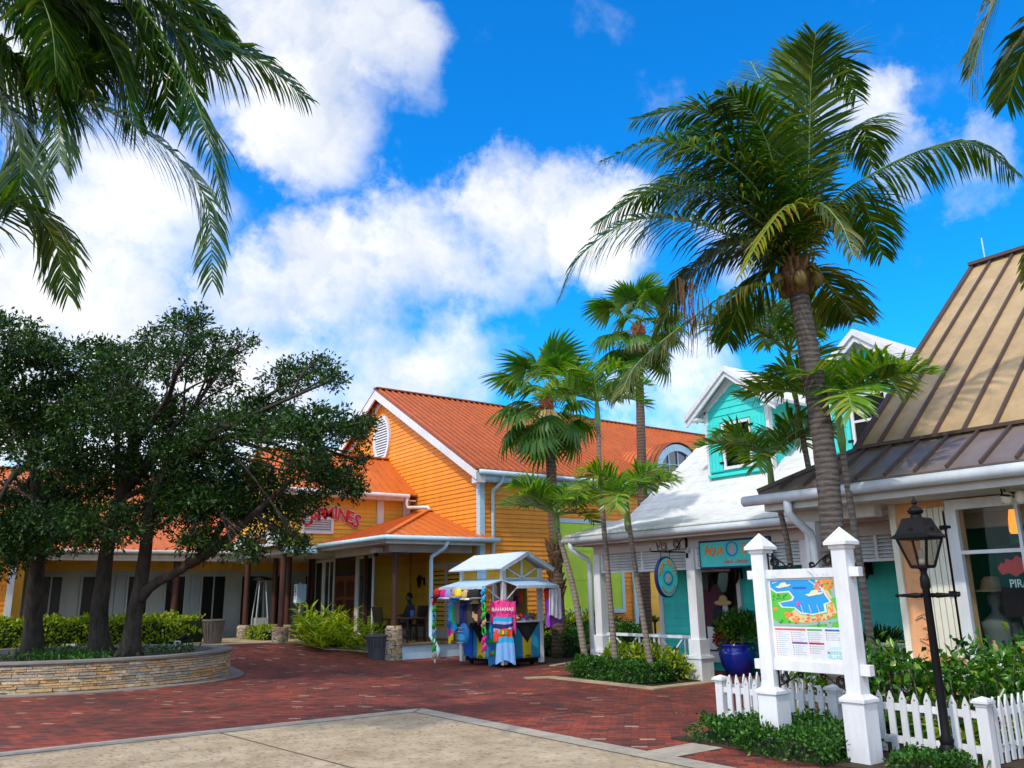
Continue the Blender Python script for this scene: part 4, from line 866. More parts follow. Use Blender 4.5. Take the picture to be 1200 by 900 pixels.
# ------------------------------------------------------------------ orange gabled building
def orange_building():
    X0, Y0, Y1, YR, ZE, ZR = 14.5, 21.2, 34.2, 27.7, 5.5, 9.45; X1 = 36.
    r = thing('gabled_building', 'large orange clapboard building with a louvered oval vent under its gable', 'building', (X0, YR, 0))
    sl = (ZR-ZE)/(YR-(Y0-.35))
    zr = lambda y: ZR-abs(y-YR)*sl
    mb = MB(); lo = lambda z: Y0+.0 if z < zr(Y0) else YR-(ZR-z)/sl; hi = lambda z: Y1 if z < zr(Y1) else YR+(ZR-z)/sl
    siding(mb, 'x', X0, -1, lo, hi, .3, ZR-.1, .14); mb.build('gable_wall', 'orange', r)
    mb = MB(); siding(mb, 'y', Y0, -1, X0, X1, .0, zr(Y0)-.05, .14); mb.build('side_wall', 'orange', r)
    mb = MB(); mb.box(X0+.03, X1, Y0+.03, Y1-.03, 0, ZE-.3); mb.prism([(X0+.05, Y0+.1, ZE-.3), (X0+.05, Y1-.1, ZE-.3), (X0+.05, YR, ZR-.25)], (X1-X0-.1, 0, 0)); mb.build('inner_wall', 'orange', r)
    mb = MB(); XF = X0-.38
    e0 = (XF, Y0-.36, ZE); e1 = (X1, Y0-.36, ZE)
    roof(mb, [e0, e1, (X1, YR, ZR), (XF, YR, ZR)], (1,0,0), .27, .06, .06, .05, 0, 1)
    roof(mb, [(XF, Y1+.36, ZE), (X1, Y1+.36, ZE), (X1, YR, ZR), (XF, YR, ZR)], (1,0,0), .27, .06, .06, .05, 0, 1)
    mb.beam((XF, YR, ZR+.03), (X1, YR, ZR+.03), .3, .05); rf = mb.build('roof', ['oldroof', 'orange_roof'], r)  # brighter seam colour imitates sun catching the same orange paint
    mb = MB()
    for yy in (Y0-.36, Y1+.36):
        s = 1 if yy < YR else -1
        a = Vector((XF, yy, ZE-.065)); b = Vector((XF, YR, ZR-.065)); mb.prism([a, b, b-Vector((0,0,.34)), a-Vector((0,0,.28))], (.06, 0, 0))
        a2 = Vector((X0-.03, yy+s*.4, ZE-.1)); b2 = Vector((X0-.03, YR, ZR-.33)); mb.prism([a2, b2, b2-Vector((0,0,.22)), a2-Vector((0,0,.2))], (-.04, 0, 0))
    mb.box(XF+.065, X0-.035, Y0-.36, Y0-.02, ZE-.42, ZE-.12); mb.build('rake_board', 'white', r)
    mb = MB(); mb.box(X0-.035, X0+.15, Y0-.035, Y0+.15, 0, ZE-.2); mb.build('corner_board', 'bluewhite', r)
    mb = MB(); mb.box(X0-.3, X1, Y0-.3, Y0-.26, ZE-.32, ZE-.1); mb.box(X0-.3, X1, Y0-.26, Y0, ZE-.36, ZE-.32); mb.build('fascia', 'bluewhite', r)
    mb = MB(); gutter(mb, (XF+.1, Y0-.42, ZE-.1), (X1, Y0-.42, ZE-.1), .08); mb.build('gutter', 'bluewhite', r, True)
    mb = MB(); x = X0+.42; mb.tube([(x+.2, Y0-.4, ZE-.16), (x+.18, Y0-.36, ZE-.35), (x, Y0-.1, ZE-.62), (x, Y0-.09, ZE-.75), (x, Y0-.09, .3)], .055, 8); mb.build('downspout', 'bluewhite', r, True)
    # oval vent
    c = at(449, 514, X=X0); vo = MB(); n = 32; cz, cy = 7.52, c.y; a, b = .50, .78
    def oval(k, x): return [(x, cy+k*a*math.cos(2*PI*i/n) if False else cy+(a+k)*math.cos(2*PI*i/n), cz+(b+k)*math.sin(2*PI*i/n)) for i in range(n)]
    rs = [oval(.14, X0), oval(.14, X0-.1), oval(.0, X0-.1), oval(-.01, X0-.02)]
    vo.add(sum(rs, []), [(j*n+i, j*n+(i+1)%n, (j+1)*n+(i+1)%n, (j+1)*n+i) for j in range(3) for i in range(n)]); v = vo.build('vent', 'white', r)
    mb = MB(); 
    for i in range(15):
        z = cz-b+.08+i*.1; w = a*math.sqrt(max(0, 1-((z-cz)/b)**2))-.02
        if w > .05: mb.add([(X0-.075, cy-w, z-.03), (X0-.075, cy+w, z-.03), (X0-.03, cy+w, z+.05), (X0-.03, cy-w, z+.05)], [(0,1,2,3)])
    mb.build('louver', 'white', v)
    mb = MB(); mb.poly(oval(-.0, X0-.026)); mb.build('vent_back', P_('vent back grey', (.16, .15, .15)), v)  # grey backing behind the louvers
    # shuttered panels on the side wall
    for nm, mat, x0, x1, z0, z1 in (('shutter_panel', 'lime', 17.5, 20.3, 1.2, 4.0), ('shutter_panel', 'yellow', 21.35, 24.2, .35, 3.9)):
        mb = MB(); f = .13; y = Y0-.03
        mb.box(x0-f, x0, y-.05, y, z0-f, z1+f); mb.box(x1, x1+f, y-.05, y, z0-f, z1+f); mb.box(x0, x1, y-.05, y, z1, z1+f); mb.box(x0, x1, y-.07, y, z0-f, z0)
        fr = mb.build('panel_frame', 'bluewhite', r)
        mb = MB(); nz = 3; h = (z1-z0)/nz
        for i in range(nz): mb.box(x0, x1, y-.03, y, z0+i*h+.012, z0+(i+1)*h-.012)
        mb.box(x0, x1, y-.012, y, z0, z1); mb.build(nm, mat, fr)
    mb = MB(); mb.box(20.85, 21.15, Y0-.09, Y0-.03, .0, 4.2); mb.build('pilaster', 'bluewhite', r)
    # arched dormer
    cx, zs, R = 23.62, 5.86, 1.3; n = 18
    arc = lambda k: [(cx-k*math.cos(PI*i/n), zs+k*math.sin(PI*i/n)) for i in range(n+1)]
    mb = MB(); y = Y0-.05; A = arc(R); B = arc(R-.26)
    for i in range(n): mb.prism([(A[i][0], y, A[i][1]), (A[i+1][0], y, A[i+1][1]), (B[i+1][0], y, B[i+1][1]), (B[i][0], y, B[i][1])], (0, .12, 0))
    for sx in (-1, 1): mb.box(cx+sx*R, cx+sx*(R-.26), y, y+.12, zs-.6, zs)
    d = mb.build('arched_dormer', 'bluewhite', r)
    mb = MB(); A2 = arc(R+.06)
    for i in range(n):
        p, q = A2[i], A2[i+1]; mb.prism([(p[0], y-.06, p[1]), (q[0], y-.06, q[1]), (q[0], y+3.6, q[1]), (p[0], y+3.6, p[1])], (0, 0, .03))
    for i in range(14):
        yy = y+.1+i*.26; mb.tube([(cx+(R+.1)*-math.cos(PI*j/n), yy, zs+(R+.1)*math.sin(PI*j/n)) for j in range(n+1)], .022, 4)
    mb.build('barrel_roof', 'orange_roof', d)
    mb = MB(); B3 = arc(R-.25); mb.poly([(x, y+.1, z) for x, z in B3]+[(cx+R-.25, y+.1, zs-.5), (cx-R+.25, y+.1, zs-.5)]); mb.build('pane', P_('dormer glass', (.02, .05, .10), .08, spec=.8), d)
    mb = MB()
    for xx in (-.5, 0, .5): mb.box(cx+xx-.02, cx+xx+.02, y+.05, y+.09, zs-.5, zs+math.sqrt((R-.27)**2-xx*xx))
    for zz in (0, .5): w = math.sqrt((R-.27)**2-zz*zz); mb.box(cx-w, cx+w, y+.045, y+.085, zs+zz-.02, zs+zz+.02)
    mb.build('muntin', 'bluewhite', d)
    mb = MB()
    for x in (14.6, 20.6, 24.2): mb.tube([(x, YR, ZR), (x, YR, ZR+.6)], .012, 5)
    mb.build('lightning_rod', 'gutter', r)
    # door under the porch on the gable wall
    y0, y1 = at(508, 700, X=X0).y, at(541, 700, X=X0).y; y0, y1 = min(y0, y1), max(y0, y1)
    mb = MB(); mb.box(X0-.07, X0-.024, y0-.16, y0, .42, 2.75); mb.box(X0-.07, X0-.024, y1, y1+.16, .42, 2.75); mb.box(X0-.07, X0-.024, y0, y1, 2.6, 2.75); mb.box(X0-.065, X0-.024, (y0+y1)/2-.06, (y0+y1)/2+.06, .42, 2.6); d = mb.build('door', 'soffit', r)
    mb = MB(); mb.poly([(X0-.03, y0, .42), (X0-.03, y1, .42), (X0-.03, y1, 2.6), (X0-.03, y0, 2.6)]); mb.build('pane', P_('door glass', (.015, .017, .02), .1, spec=.6), d)
    # yellow painted wall inside the porch and its base board
    mb = MB(); siding(mb, 'x', X0-.025, -1, Y0+.16, 25.35, .7, 3.4, .14); mb.build('porch_wall', 'yellow', r)
    mb = MB(); mb.box(X0-.075, X0-.02, Y0+.16, 25.35, .42, .7); mb.build('base_board', 'soffit', r)
orange_building()
# ------------------------------------------------------------------ restaurant entrance block with hipped porch
def entrance():
    XA, XB, Y0, Y1 = 9.9, 14.44, 25.4, 29.4; ZB, ZT = 3.34, 5.05
    r = thing('entrance_block', 'yellow upper storey on timber columns with an orange roof and a hipped porch', 'building', (12, Y0, 0))
    mb = MB(); siding(mb, 'y', Y0, -1, XA, XB, ZB, ZT, .14); siding(mb, 'x', XA, -1, Y0, Y1, ZB, ZT, .14); mb.box(XA+.02, XB, Y0+.02, Y1, ZB-.02, ZT); mb.build('upper_wall', 'yellow', r)
    mb = MB(); e = [(XA-.35, Y0-.42, 5.12), (XB+.04, Y0-.42, 5.12), (XB+.04, 27.25, 6.68), (XA-.35, 27.25, 6.68)]; roof(mb, e, (1,0,0), .3, .06, .04, .04)
    roof(mb, [(XA-.35, 29.8, 5.0), (XB+.04, 29.8, 5.0), (XB+.04, 27.25, 6.68), (XA-.35, 27.25, 6.68)], (1,0,0), .3, .06, .04, .04); mb.beam((XA-.35, 27.25, 6.7), (XB+.04, 27.25, 6.7), .25, .05); mb.build('upper_roof', 'orange_roof', r)
    mb = MB(); mb.prism([(XA+.03, Y0+.05, 5.04), (XA+.03, 29.4, 5.04), (XA+.03, 27.25, 6.5)], (.1, 0, 0)); mb.build('gable_end', 'yellow', r)
    mb = MB(); mb.box(XA-.3, XB-.3, Y0-.44, Y0-.40, 4.92, 5.1); mb.box(XA-.3, XB-.03, Y0-.40, Y0-.03, 4.9, 4.94); gutter(mb, (XA-.35, Y0-.5, 5.05), (XB-.35, Y0-.5, 5.05), .075); mb.build('gutter', 'white', r)
    mb = MB(); mb.tube([(14.0, Y0-.5, 5.0), (14.0, Y0-.48, 4.8), (14.05, Y0-.5, 4.66), (14.36, Y0-1.3, 4.62), (14.4, Y0-1.4, 4.5)], .06, 8); mb.build('downspout', 'white', r, True)
    mb = MB()
    for x0, x1 in ((at(441, 605, Y=Y0).x, at(448.5, 605, Y=Y0).x), (XB-.34, XB-.06)): mb.box(x0, x1, Y0-.07, Y0-.024, 3.6, 4.92)
    mb.build('pilaster', 'white', r)
    # louvered window
    a = at(354, 605, Y=Y0); b = at(389.5, 626, Y=Y0); x0, x1, z0, z1 = a.x, b.x, b.z, a.z; mb = MB(); y = Y0-.03
    mb.box(x0-.02, x1, y-.05, y, z0, z0+.08); mb.box(x0-.02, x1, y-.05, y, z1-.08, z1); mb.box(x0-.02, x0+.06, y-.05, y, z0+.08, z1-.08); mb.box(x1-.09, x1, y-.05, y, z0+.08, z1-.08); v = mb.build('louvered_vent', 'white', r)
    mb = MB(); z = z0+.1
    while z < z1-.1: mb.add([(x0+.06, y-.045, z-.02), (x1-.09, y-.045, z-.02), (x1-.09, y-.005, z+.04), (x0+.06, y-.005, z+.04)], [(0,1,2,3)]); z += .075
    mb.box(x0+.06, x1-.09, y-.004, y, z0+.08, z1-.08); mb.build('louver', P_('grey louver', (.5, .5, .52)), v)
    # white band sign board end and fascia
    mb = MB(); mb.box(XA-.02, 10.96, Y0-.14, Y0-.035, 3.12, 3.33); mb.build('fascia', 'bluewhite', r)
    mb = MB(); mb.box(XA+.05, XB, Y0, Y1+1.9, 3.1, 3.3); mb.build('soffit', 'soffit', r)
    # columns
    for (x, y) in ((10.02, 25.62), (10.02, 28.85), (10.95, 28.7), (11.0, 27.6)):
        mb = MB(); mb.tube([(x, y, .85), (x, y, 3.1)], .095, 14); c = mb.build('column', 'darkwood', r, 'auto')
        mb = MB(); mb.lathe([(.24, .3), (.25, .8), (.22, .88)], (x, y, 0), 14); mb.build('stone_base', 'stone', c)
    # west wall with glazed screen and timber doors
    XW = 12.55
    mb = MB(); mb.box(XW, XB-.0, Y0+.03, Y1, .42, 3.1); mb.build('vestibule_wall', P_('muted cream wall', (.62, .6, .52)), r)  # muted cream vestibule block
    mb = MB(); siding(mb, 'y', Y0+.03, -1, XW+.2, XB-.03, .62, 3.1, .14); mb.build('lower_wall', 'yellow', r)
    mb = MB(); mb.box(XW-.06, XW+.24, Y0-.04, Y0+.2, .42, 3.1); mb.build('corner_post', 'soffit', r)
    yy = lambda px: at(px, 700, X=XW).y
    d0, d1 = yy(417), yy(394)
    mb = MB(); mb.box(XW-.05, XW-.003, d0-.05, d0, .42, 3.05); mb.box(XW-.05, XW-.003, d1, d1+.06, .42, 3.05); mb.box(XW-.05, XW-.003, d0, d1, 2.35, 2.43); dr = mb.build('door', 'wood', r)
    m = (d0+d1)/2
    for a, b in ((d0, m-.01), (m+.01, d1)):
        mb = MB(); mb.box(XW-.04, XW-.004, a, b, .42, 2.35); w = b-a
        for z0, z1 in ((.6, 1.0), (1.1, 1.65), (1.75, 2.25)):
            for u0, u1 in ((.14, .46), (.54, .86)): mb.box(XW-.055, XW-.041, a+w*u0, a+w*u1, z0, z1, 1)
        mb.build('door_leaf', ['wood', P_('dark door panel', (.05, .012, .008), .35)], dr)
    mb = MB(); mb.box(XW-.03, XW-.004, d0, d1, 2.43, 3.05); mb.build('transom', P_('door glass', (.015, .017, .02)), dr)
    for a, b in ((yy(437), yy(420)), (yy(391), yy(381)), (yy(378), yy(362))):
        a, b = min(a, b), max(a, b); window_unit('window', r, 'x', XW, -1, a, b, .62, 2.95, .07, mull=((a+b)/2,))
    for px in (432, 366, 370):
        mb = MB(); y = yy(px); mb.box(XW-.18, XW-.08, y-.05, y+.05, .42, 3.1); mb.build('post', 'darkwood', r)
    # hipped porch roof
    A = Vector((11.12, 20.92, 3.42)); Bq = Vector((14.86, 20.92, 3.42)); T = Vector((14.47, 24.2, 4.53)); W1 = Vector((11.12, 25.36, 3.42)); W2 = Vector((14.47, 25.36, 4.53))
    mb = MB(); roof(mb, [A, Bq, T], (1,0,0), .36, .05, .03, .03); roof(mb, [A, W1, W2, T], (0,1,0), .36, .05, .03, .03); mb.beam(A+Vector((.06,.06,.04)), T+Vector((0,0,.04)), .16, .05); mb.build('porch_roof', 'orange_roof', r)
    mb = MB(); gutter(mb, (11.05, 20.83, 3.34), (14.95, 20.83, 3.34), .075); gutter(mb, (11.03, 20.85, 3.34), (11.03, 25.36, 3.34), .075); mb.build('porch_gutter', 'bluewhite', r, True)
    mb = MB(); mb.box(11.1, 14.46, 20.9, 25.33, 3.18, 3.24); mb.box(11.12, 14.46, 20.92, 21.0, 3.24, 3.36); mb.box(11.14, 11.22, 21.0, 25.3, 3.24, 3.36); mb.box(11.55, 14.4, 21.5, 21.7, 2.98, 3.18); mb.box(11.6, 11.8, 21.7, 25.3, 2.98, 3.18); mb.build('porch_soffit', 'soffit', r)
    mb = MB(); x, y = at(470, 640, Z=3.25).x, 21.1; mb.tube([(x+.3, 20.85, 3.28), (x+.28, 20.95, 3.1), (x, 21.25, 2.85), (x, 21.28, 2.7), (x, 21.28, .62), (x+.03, 21.1, .45), (x+.08, 20.98, .25), (x+.08, 20.98, .03)], .06, 8); mb.build('downspout', 'bluewhite', r, True)
    mb = MB(); px, py = 11.8, 21.62; mb.tube([(px, py, .9), (px, py, 3.0)], .085, 12); c = mb.build('column', 'darkwood', r, 'auto'); mb = MB(); mb.lathe([(.27, .0), (.25, .82), (.21, .93)], (px, py, 0), 12); mb.build('stone_base', 'stone', c)
    mb = MB(); mb.box(11.7, 14.46, 21.42, 25.38, 0, .385); mb.build('porch_plinth', 'bluewhite', r)
    mb = MB(); mb.box(11.66, 14.46, 21.37, 25.38, .387, .425); mb.build('porch_deck', 'deck', r)
    # security flood light at the porch corner
    p = at(447, 642, X=11.5); t = thing('flood_light', 'grey box flood lamp fixed under the porch eave corner', 'flood light', (11.45, 22.0, 3.0)); mb = MB(); mb.box(11.3, 11.55, 21.9, 22.2, 2.98, 3.12); mb.build('housing', 'soffit', t); mb = MB(); mb.lathe([(.07, -.1), (.06, 0)], (11.4, 22.05, 2.97), 10); mb.build('lens', 'black', t)
    wall_lantern('black round wall lantern on the yellow porch wall', (14.44, at(496, 680, X=14.4).y, 2.2), (-1, 0, 0))
    # arched letters
    t = thing('arched_sign', 'red arched letter sign with white outlines on the yellow upper wall', 'sign', (11, Y0, 4.2))
    a = at(356, 606, Y=Y0-.06); b = at(424, 604, Y=Y0-.06); c = (a+b)/2; c = Vector((c.x, Y0-.035, at(390, 600, Y=Y0).z)); w = b.x-a.x
    for nm, m, bold, off, ext in (('letter_outline', 'white', .035, 0, .03), ('lettering', 'red', .008, -.034, .03)):
        mb = MB(); 
        for i, ch in enumerate('CARMINES'):
            u = -.5+(i+.5)/8; e = u*2; size = .52+.10*abs(e)**1.5; org = c+Vector((u*w*.98-.05, off, -.30*e*e-.06)); ro = -e*.42
            text_mb(mb, ch, size, org, (math.cos(ro), 0, math.sin(ro)), (-math.sin(ro), 0, math.cos(ro)), ext, bold=bold, sx=.95)
        mb.build(nm, m, t)
    # white band sign
    t = thing('band_sign', 'white rounded sign band with red lettering over the restaurant walkway', 'sign', (9.86, 27.4, 3.35))
    mb = MB(); y0, y1, z0, z1 = 25.3, 29.55, 3.36, 3.84
    pts = [(9.72, y0, z0), (9.72, y1-.1, z0), (9.72, y1, z0+.1), (9.72, y1, z1-.2), (9.72, y1-.2, z1), (9.72, y0, z1)]; mb.prism(pts, (.14, 0, 0)); mb.build('panel', 'white', t)
    mb = MB(); mb.box(9.74, 9.84, y0, y1-.1, z0-.05, z0-.002); mb.build('edge_strip', P_('dark red edge', (.16, .02, .02)), t)
    mb = MB(); text_mb(mb, 'CARMINES', .36, (9.715, (y0+y1)/2, (z0+z1)/2), (0, -1, 0), (0, 0, 1), .02, bold=.01, sx=1.15); mb.build('lettering', 'red', t)
entrance()
# ------------------------------------------------------------------ long restaurant wing behind the trees
def wing():
    YW, YE = 31.2, 29.55; X0, X1 = -7., 10.6
    r = thing('restaurant_wing', 'long low yellow restaurant wing with white framed windows and an orange roof behind the trees', 'building', (2, YW, 0))
    mb = MB(); siding(mb, 'y', YW, -1, X0, 14.4, 2.75, 3.5, .14); mb.box(X0, 14.4, YW+.02, YW+.3, .3, 3.5); mb.build('wall', 'yellow', r)
    xl = at(1, 700, Y=YW).x
    mb = MB(); mb.box(X0, 14.4, YW-.03, YW+.01, .3, 2.75); mb.build('lower_panel', P_('shade-greyed white casing', (.42, .45, .44)), r)  # white casing greyed, porch shade put into its colour
    k = 0; x = -6.4
    while x < 14:
        w = .62 if k % 3 else .8
        window_unit('window', r, 'y', YW-.035, -1, x, x+w, .75 if k % 4 else .45, 2.55, .06, mull=() if k % 2 else (x+w/2,), glass=P_('wing glass', (.008, .010, .010), .12, spec=.25), frame=P_('shade-greyed white casing', (.42, .45, .44)))
        if k % 2 == 0:
            mb = MB(); mb.box(x-.42, x-.1, YW-.10, YW-.05, .6, 2.6); 
            for q in range(4): mb.box(x-.40+q*.08, x-.335+q*.08, YW-.115, YW-.102, .65, 2.55)
            s = mb.build('shutter', P_('pale blue grey shutter', (.34, .38, .40)), r)
            mb = MB(); mb.box(x-.32, x-.29, YW-.135, YW-.116, .85, 1.05); mb.box(x-.24, x-.21, YW-.135, YW-.116, .85, 1.05); mb.build('hinge', 'black', s)
        x += w+.62; k += 1
    for px in (25, 30):
        pass
    mb = MB(); e = [(X0, YE, 3.38), (9.5, YE, 3.38), (9.5, 30.0, 3.64), (14.4, 30.0, 3.64), (14.4, 35.2, 6.55), (X0, 35.2, 6.55)]; roof(mb, e, (1,0,0), .34, .06, .04, .04); roof(mb, [(X0, 41, 3.4), (14.4, 41, 3.4), (14.4, 35.2, 6.55), (X0, 35.2, 6.55)], (1,0,0), 0); mb.beam((X0, 35.2, 6.57), (14.4, 35.2, 6.57), .25, .05); mb.build('roof', 'orange_roof', r)
    mb = MB(); gutter(mb, (X0, YE-.06, 3.3), (X1-.8, YE-.06, 3.3), .07); mb.box(X0, 14.4, YE+.05, YE+.2, 3.02, 3.3); mb.box(X0, 14.4, YE+.2, YW, 3.26, 3.3); mb.build('fascia', 'soffit', r)
    for px in (205,):
        x = at(px, 700, Y=YE+.25).x; mb = MB(); mb.tube([(x, YE+.3, .42), (x, YE+.3, 3.02)], .11, 12); mb.build('column', 'darkwood', r, 'auto')
    # projecting orange and yellow bay at the far end
    xb = at(13, 700, Y=28.5).x
    t = thing('orange_bay', 'orange board bay with white corner trim at the far end of the restaurant wing', 'building', (xb-2, 29.5, 0))
    mb = MB(); siding(mb, 'y', 28.5, -1, xb-4, xb-.12, .3, 3.3, .14); mb.box(xb-4, xb, 28.53, 31.1, .2, 3.3); mb.build('wall', 'orange', t)
    mb = MB(); mb.box(xb-.14, xb+.03, 28.44, 28.6, .3, 3.3); mb.build('corner_board', 'white', t)
    mb = MB(); mb.box(xb+.035, xb+.32, 29.0, 29.1, .3, 3.28); mb.build('return_wall', 'yellow', t)
    mb = MB(); roof(mb, [(xb-4, 28.1, 3.36), (xb+.3, 28.1, 3.36), (xb+.3, 30.3, 5.0), (xb-4, 30.3, 5.0)], (1,0,0), .34); mb.build('roof', 'orange_roof', t)
    # patio heater
    p = at(290, 747, Z=.42); p = Vector((10.55, 28.9, .42)); t = thing('patio_heater', 'tall tapered patio heater with a grey base standing behind a column', 'patio heater', p)
    mb = MB(); mb.box(p.x-.22, p.x+.22, p.y-.22, p.y+.22, .42, 1.1); mb.build('base_cabinet', 'soffit', t)
    mb = MB(); mb.lathe([(.07, 0), (.08, .01)], (0,0,0), 14); mb.xf(Matrix.Translation((p.x-.23, p.y-.02, .82)) @ Matrix.Rotation(PI/2, 4, 'Y')); mb.build('dial', 'black', t)
    mb = MB()
    for sx, sy in ((-1,-1), (1,-1), (1,1), (-1,1)): mb.tube([(p.x+sx*.2, p.y+sy*.2, 1.1), (p.x+sx*.1, p.y+sy*.1, 2.35)], .018, 6)
    mb.build('upright', 'gutter', t)
    mb = MB(); mb.lathe([(.05, 1.1), (.05, 2.3)], (p.x, p.y, 0), 8); mb.build('flame_tube', 'smoke', t)
    mb = MB(); mb.lathe([(.42, 2.36), (.3, 2.44), (.05, 2.5)], (p.x, p.y, 0), 4); mb.build('hood', 'black', t)
wing()
# ------------------------------------------------------------------ turquoise shop
def aqua_shop():
    XF, XW, YL, YR = 13.4, 15.2, 14.6, 3.0
    r = thing('turquoise_shop', 'turquoise board shop with a white stepped roof, two gabled dormers and a louvered porch', 'shop', (XW, 9, 0))
    mb = MB()
    siding(mb, 'x', XW, -1, YR, YL-.1, .1, 3.0, .17); mb.box(XW+.02, 24, YR, YL-.12, 0, 3.2); mb.build('front_wall', 'aqua', r)
    mb = MB(); siding(mb, 'y', YL-.1, 1, XW+.1, 24, .1, 3.3, .17); mb.prism([(XW, YL-.12, 3.2), (24.5, YL-.12, 3.2), (19.8, YL-.12, 6.9)], (0, -.1, 0)); mb.build('end_wall', 'aqua', r)
    mb = MB(); mb.box(XW-.03, XW+.13, YL-.2, YL-.06, .0, 3.0); mb.build('corner_board', 'white', r)
    # stepped roof: overlapping courses
    def courses(mb, x0, z0, x1, z1, y0, y1, n, th=.05):
        for i in range(n):
            a = i/n; b = (i+1)/n; xa, za = x0+(x1-x0)*a, z0+(z1-z0)*a; xb, zb = x0+(x1-x0)*b, z0+(z1-z0)*b
            ww = random.uniform(-.012, .012)
            mb.prism([(xa, y0+ww, za), (xb+.04, y0+ww, zb-.0), (xb+.04, y0+ww, zb-th*2), (xa, y0+ww, za-th)], (0, y1-y0, 0))
    mb = MB(); courses(mb, 12.82, 3.06, 14.9, 3.56, 15.22, 2.6, 7, .055); o = mb.build('porch_roof', 'whiteroof', r, bevel=.02)
    mb = MB(); courses(mb, 14.75, 3.5, 20.0, 7.25, 15.18, 2.6, 17, .055); courses(mb, 25.2, 3.5, 20.0, 7.25, 15.18, 2.6, 17, .055); mb.build('main_roof', 'whiteroof', r, bevel=.02)
    mb = MB(); mb.beam((20.0, 15.2, 7.27), (20.0, 2.6, 7.27), .4, .08); mb.build('ridge_cap', 'whiteroof', r)
    mb = MB(); mb.box(12.86, 12.9, 15.1, 2.6, 2.8, 2.98); mb.box(12.86, 15.2, 15.1, 15.06, 2.8, 3.0); mb.box(12.9, 15.2, 15.06, 2.6, 2.82, 2.86); mb.build('soffit', 'soffit', r)
    mb = MB(); gutter(mb, (12.77, 15.2, 2.92), (12.77, 2.6, 2.92), .075); mb.build('gutter', 'gutter', r, True)
    mb = MB(); mb.tube([(12.77, 14.95, 2.88), (12.78, 14.95, 2.72), (13.2, 14.86, 2.5), (13.26, 14.86, 2.38), (13.26, 14.86, .05)], .06, 10); mb.build('downspout', 'gutter', r, True)
    mb = MB(); mb.box(XF-.1, XF+.1, YL+.15, YR, 2.6, 2.82); mb.box(XF+.1, XW, YL-.05, YL+.12, 2.6, 2.82); mb.build('porch_beam', 'soffit', r)
    cols = [14.66, 11.8, 9.05, 6.4]
    for i, y in enumerate(cols):
        mb = MB(); mb.box(XF-.11, XF+.11, y-.11, y+.11, .02, 2.6); c = mb.build('column', 'white', r, bevel=.01)
        mb = MB(); mb.box(XF-.19, XF+.19, y-.19, y+.19, .015, .42); mb.box(XF-.21, XF+.21, y-.21, y+.21, .42, .46); mb.prism([(XF-.19, y-.19, .46), (XF+.19, y-.19, .46), (XF+.19, y+.19, .46), (XF-.19, y+.19, .46)], (0, 0, .03)); mb.box(XF-.15, XF+.15, y-.15, y+.15, .49, .8); mb.build('column_base', 'white', c, bevel=.01)
    # louvers above the porch openings
    def louver(y0, y1, z0=2.17, z1=2.6):
        mb = MB(); mb.box(XF-.05, XF+.03, y0, y1, z0, z0+.05); mb.box(XF-.05, XF+.03, y0, y0+.05, z0+.05, z1); mb.box(XF-.05, XF+.03, y1-.05, y1, z0+.05, z1); m = (y0+y1)/2; mb.box(XF-.05, XF+.03, m-.025, m+.025, z0+.05, z1)
        p = mb.build('louver_panel', 'white', r); mb = MB(); z = z0+.08
        while z < z1-.01:
            for a, b in ((y0+.05, m-.025), (m+.025, y1-.05)): mb.prism([(XF-.04, a, z-.015), (XF+.02, a, z+.03), (XF+.02, a, z+.04), (XF-.04, a, z-.003)], (0, b-a, 0))
            z += .062
        mb.build('louver', 'white', p)
    for a, b in zip(cols, cols[1:]): louver(b+.11, a-.11)
    mb = MB(); mb.box(XF+.1, XW, YL-.02, YL+.03, 2.2, 2.6); mb.build('end_louver', 'white', r)
    # railings
    def railing(y0, y1):
        mb = MB(); mb.box(XF-.045, XF+.045, y0, y1, .80, .86); mb.box(XF-.03, XF+.03, y0, y1, .12, .17); p = mb.build('railing', 'white', r)
        mb = MB(); w = y1-y0; b = [.02, .07, .36, .42, .48, .54, .60, .93, .98]
        for t in b: mb.box(XF-.018, XF+.018, y0+w*t-.018, y0+w*t+.018, .17, .80)
        for a, c in ((.09, .34), (.62, .91)):
            for s in (0, 1): mb.beam((XF+.001*s, y0+w*a, .17 if s else .80), (XF+.001*s, y0+w*c, .80 if s else .17), .03, .03)
        mb.build('baluster', 'white', p)
    railing(11.99, 14.47); railing(6.59, 8.86)
    # display windows and interior
    y0, y1 = 12.12, 13.4
    f = window_unit('display_window', r, 'x', XW-.025, -1, y0, y1, .42, 2.5, .1, mull=(), trans=(2.18,), glass='smoke', depth=.07, deep=1)
    mb = MB(); mb.box(XW-.14, XW-.03, y0-.12, y1+.12, .2, .33); mb.build('sill', 'white', f)
    mb = MB(); mb.box(XW-.085, XW-.03, (y0+y1)/2-.02, (y0+y1)/2+.02, 2.2, 2.5); mb.build('mullion', 'white', f)
    mb = MB(); mb.poly([(XW-.03, y0, .42), (XW-.03, y1, .42), (XW-.03, y1, 2.5), (XW-.03, y0, 2.5)]); mb.build('display_back', P_('display back', (.03, .02, .022)), f)
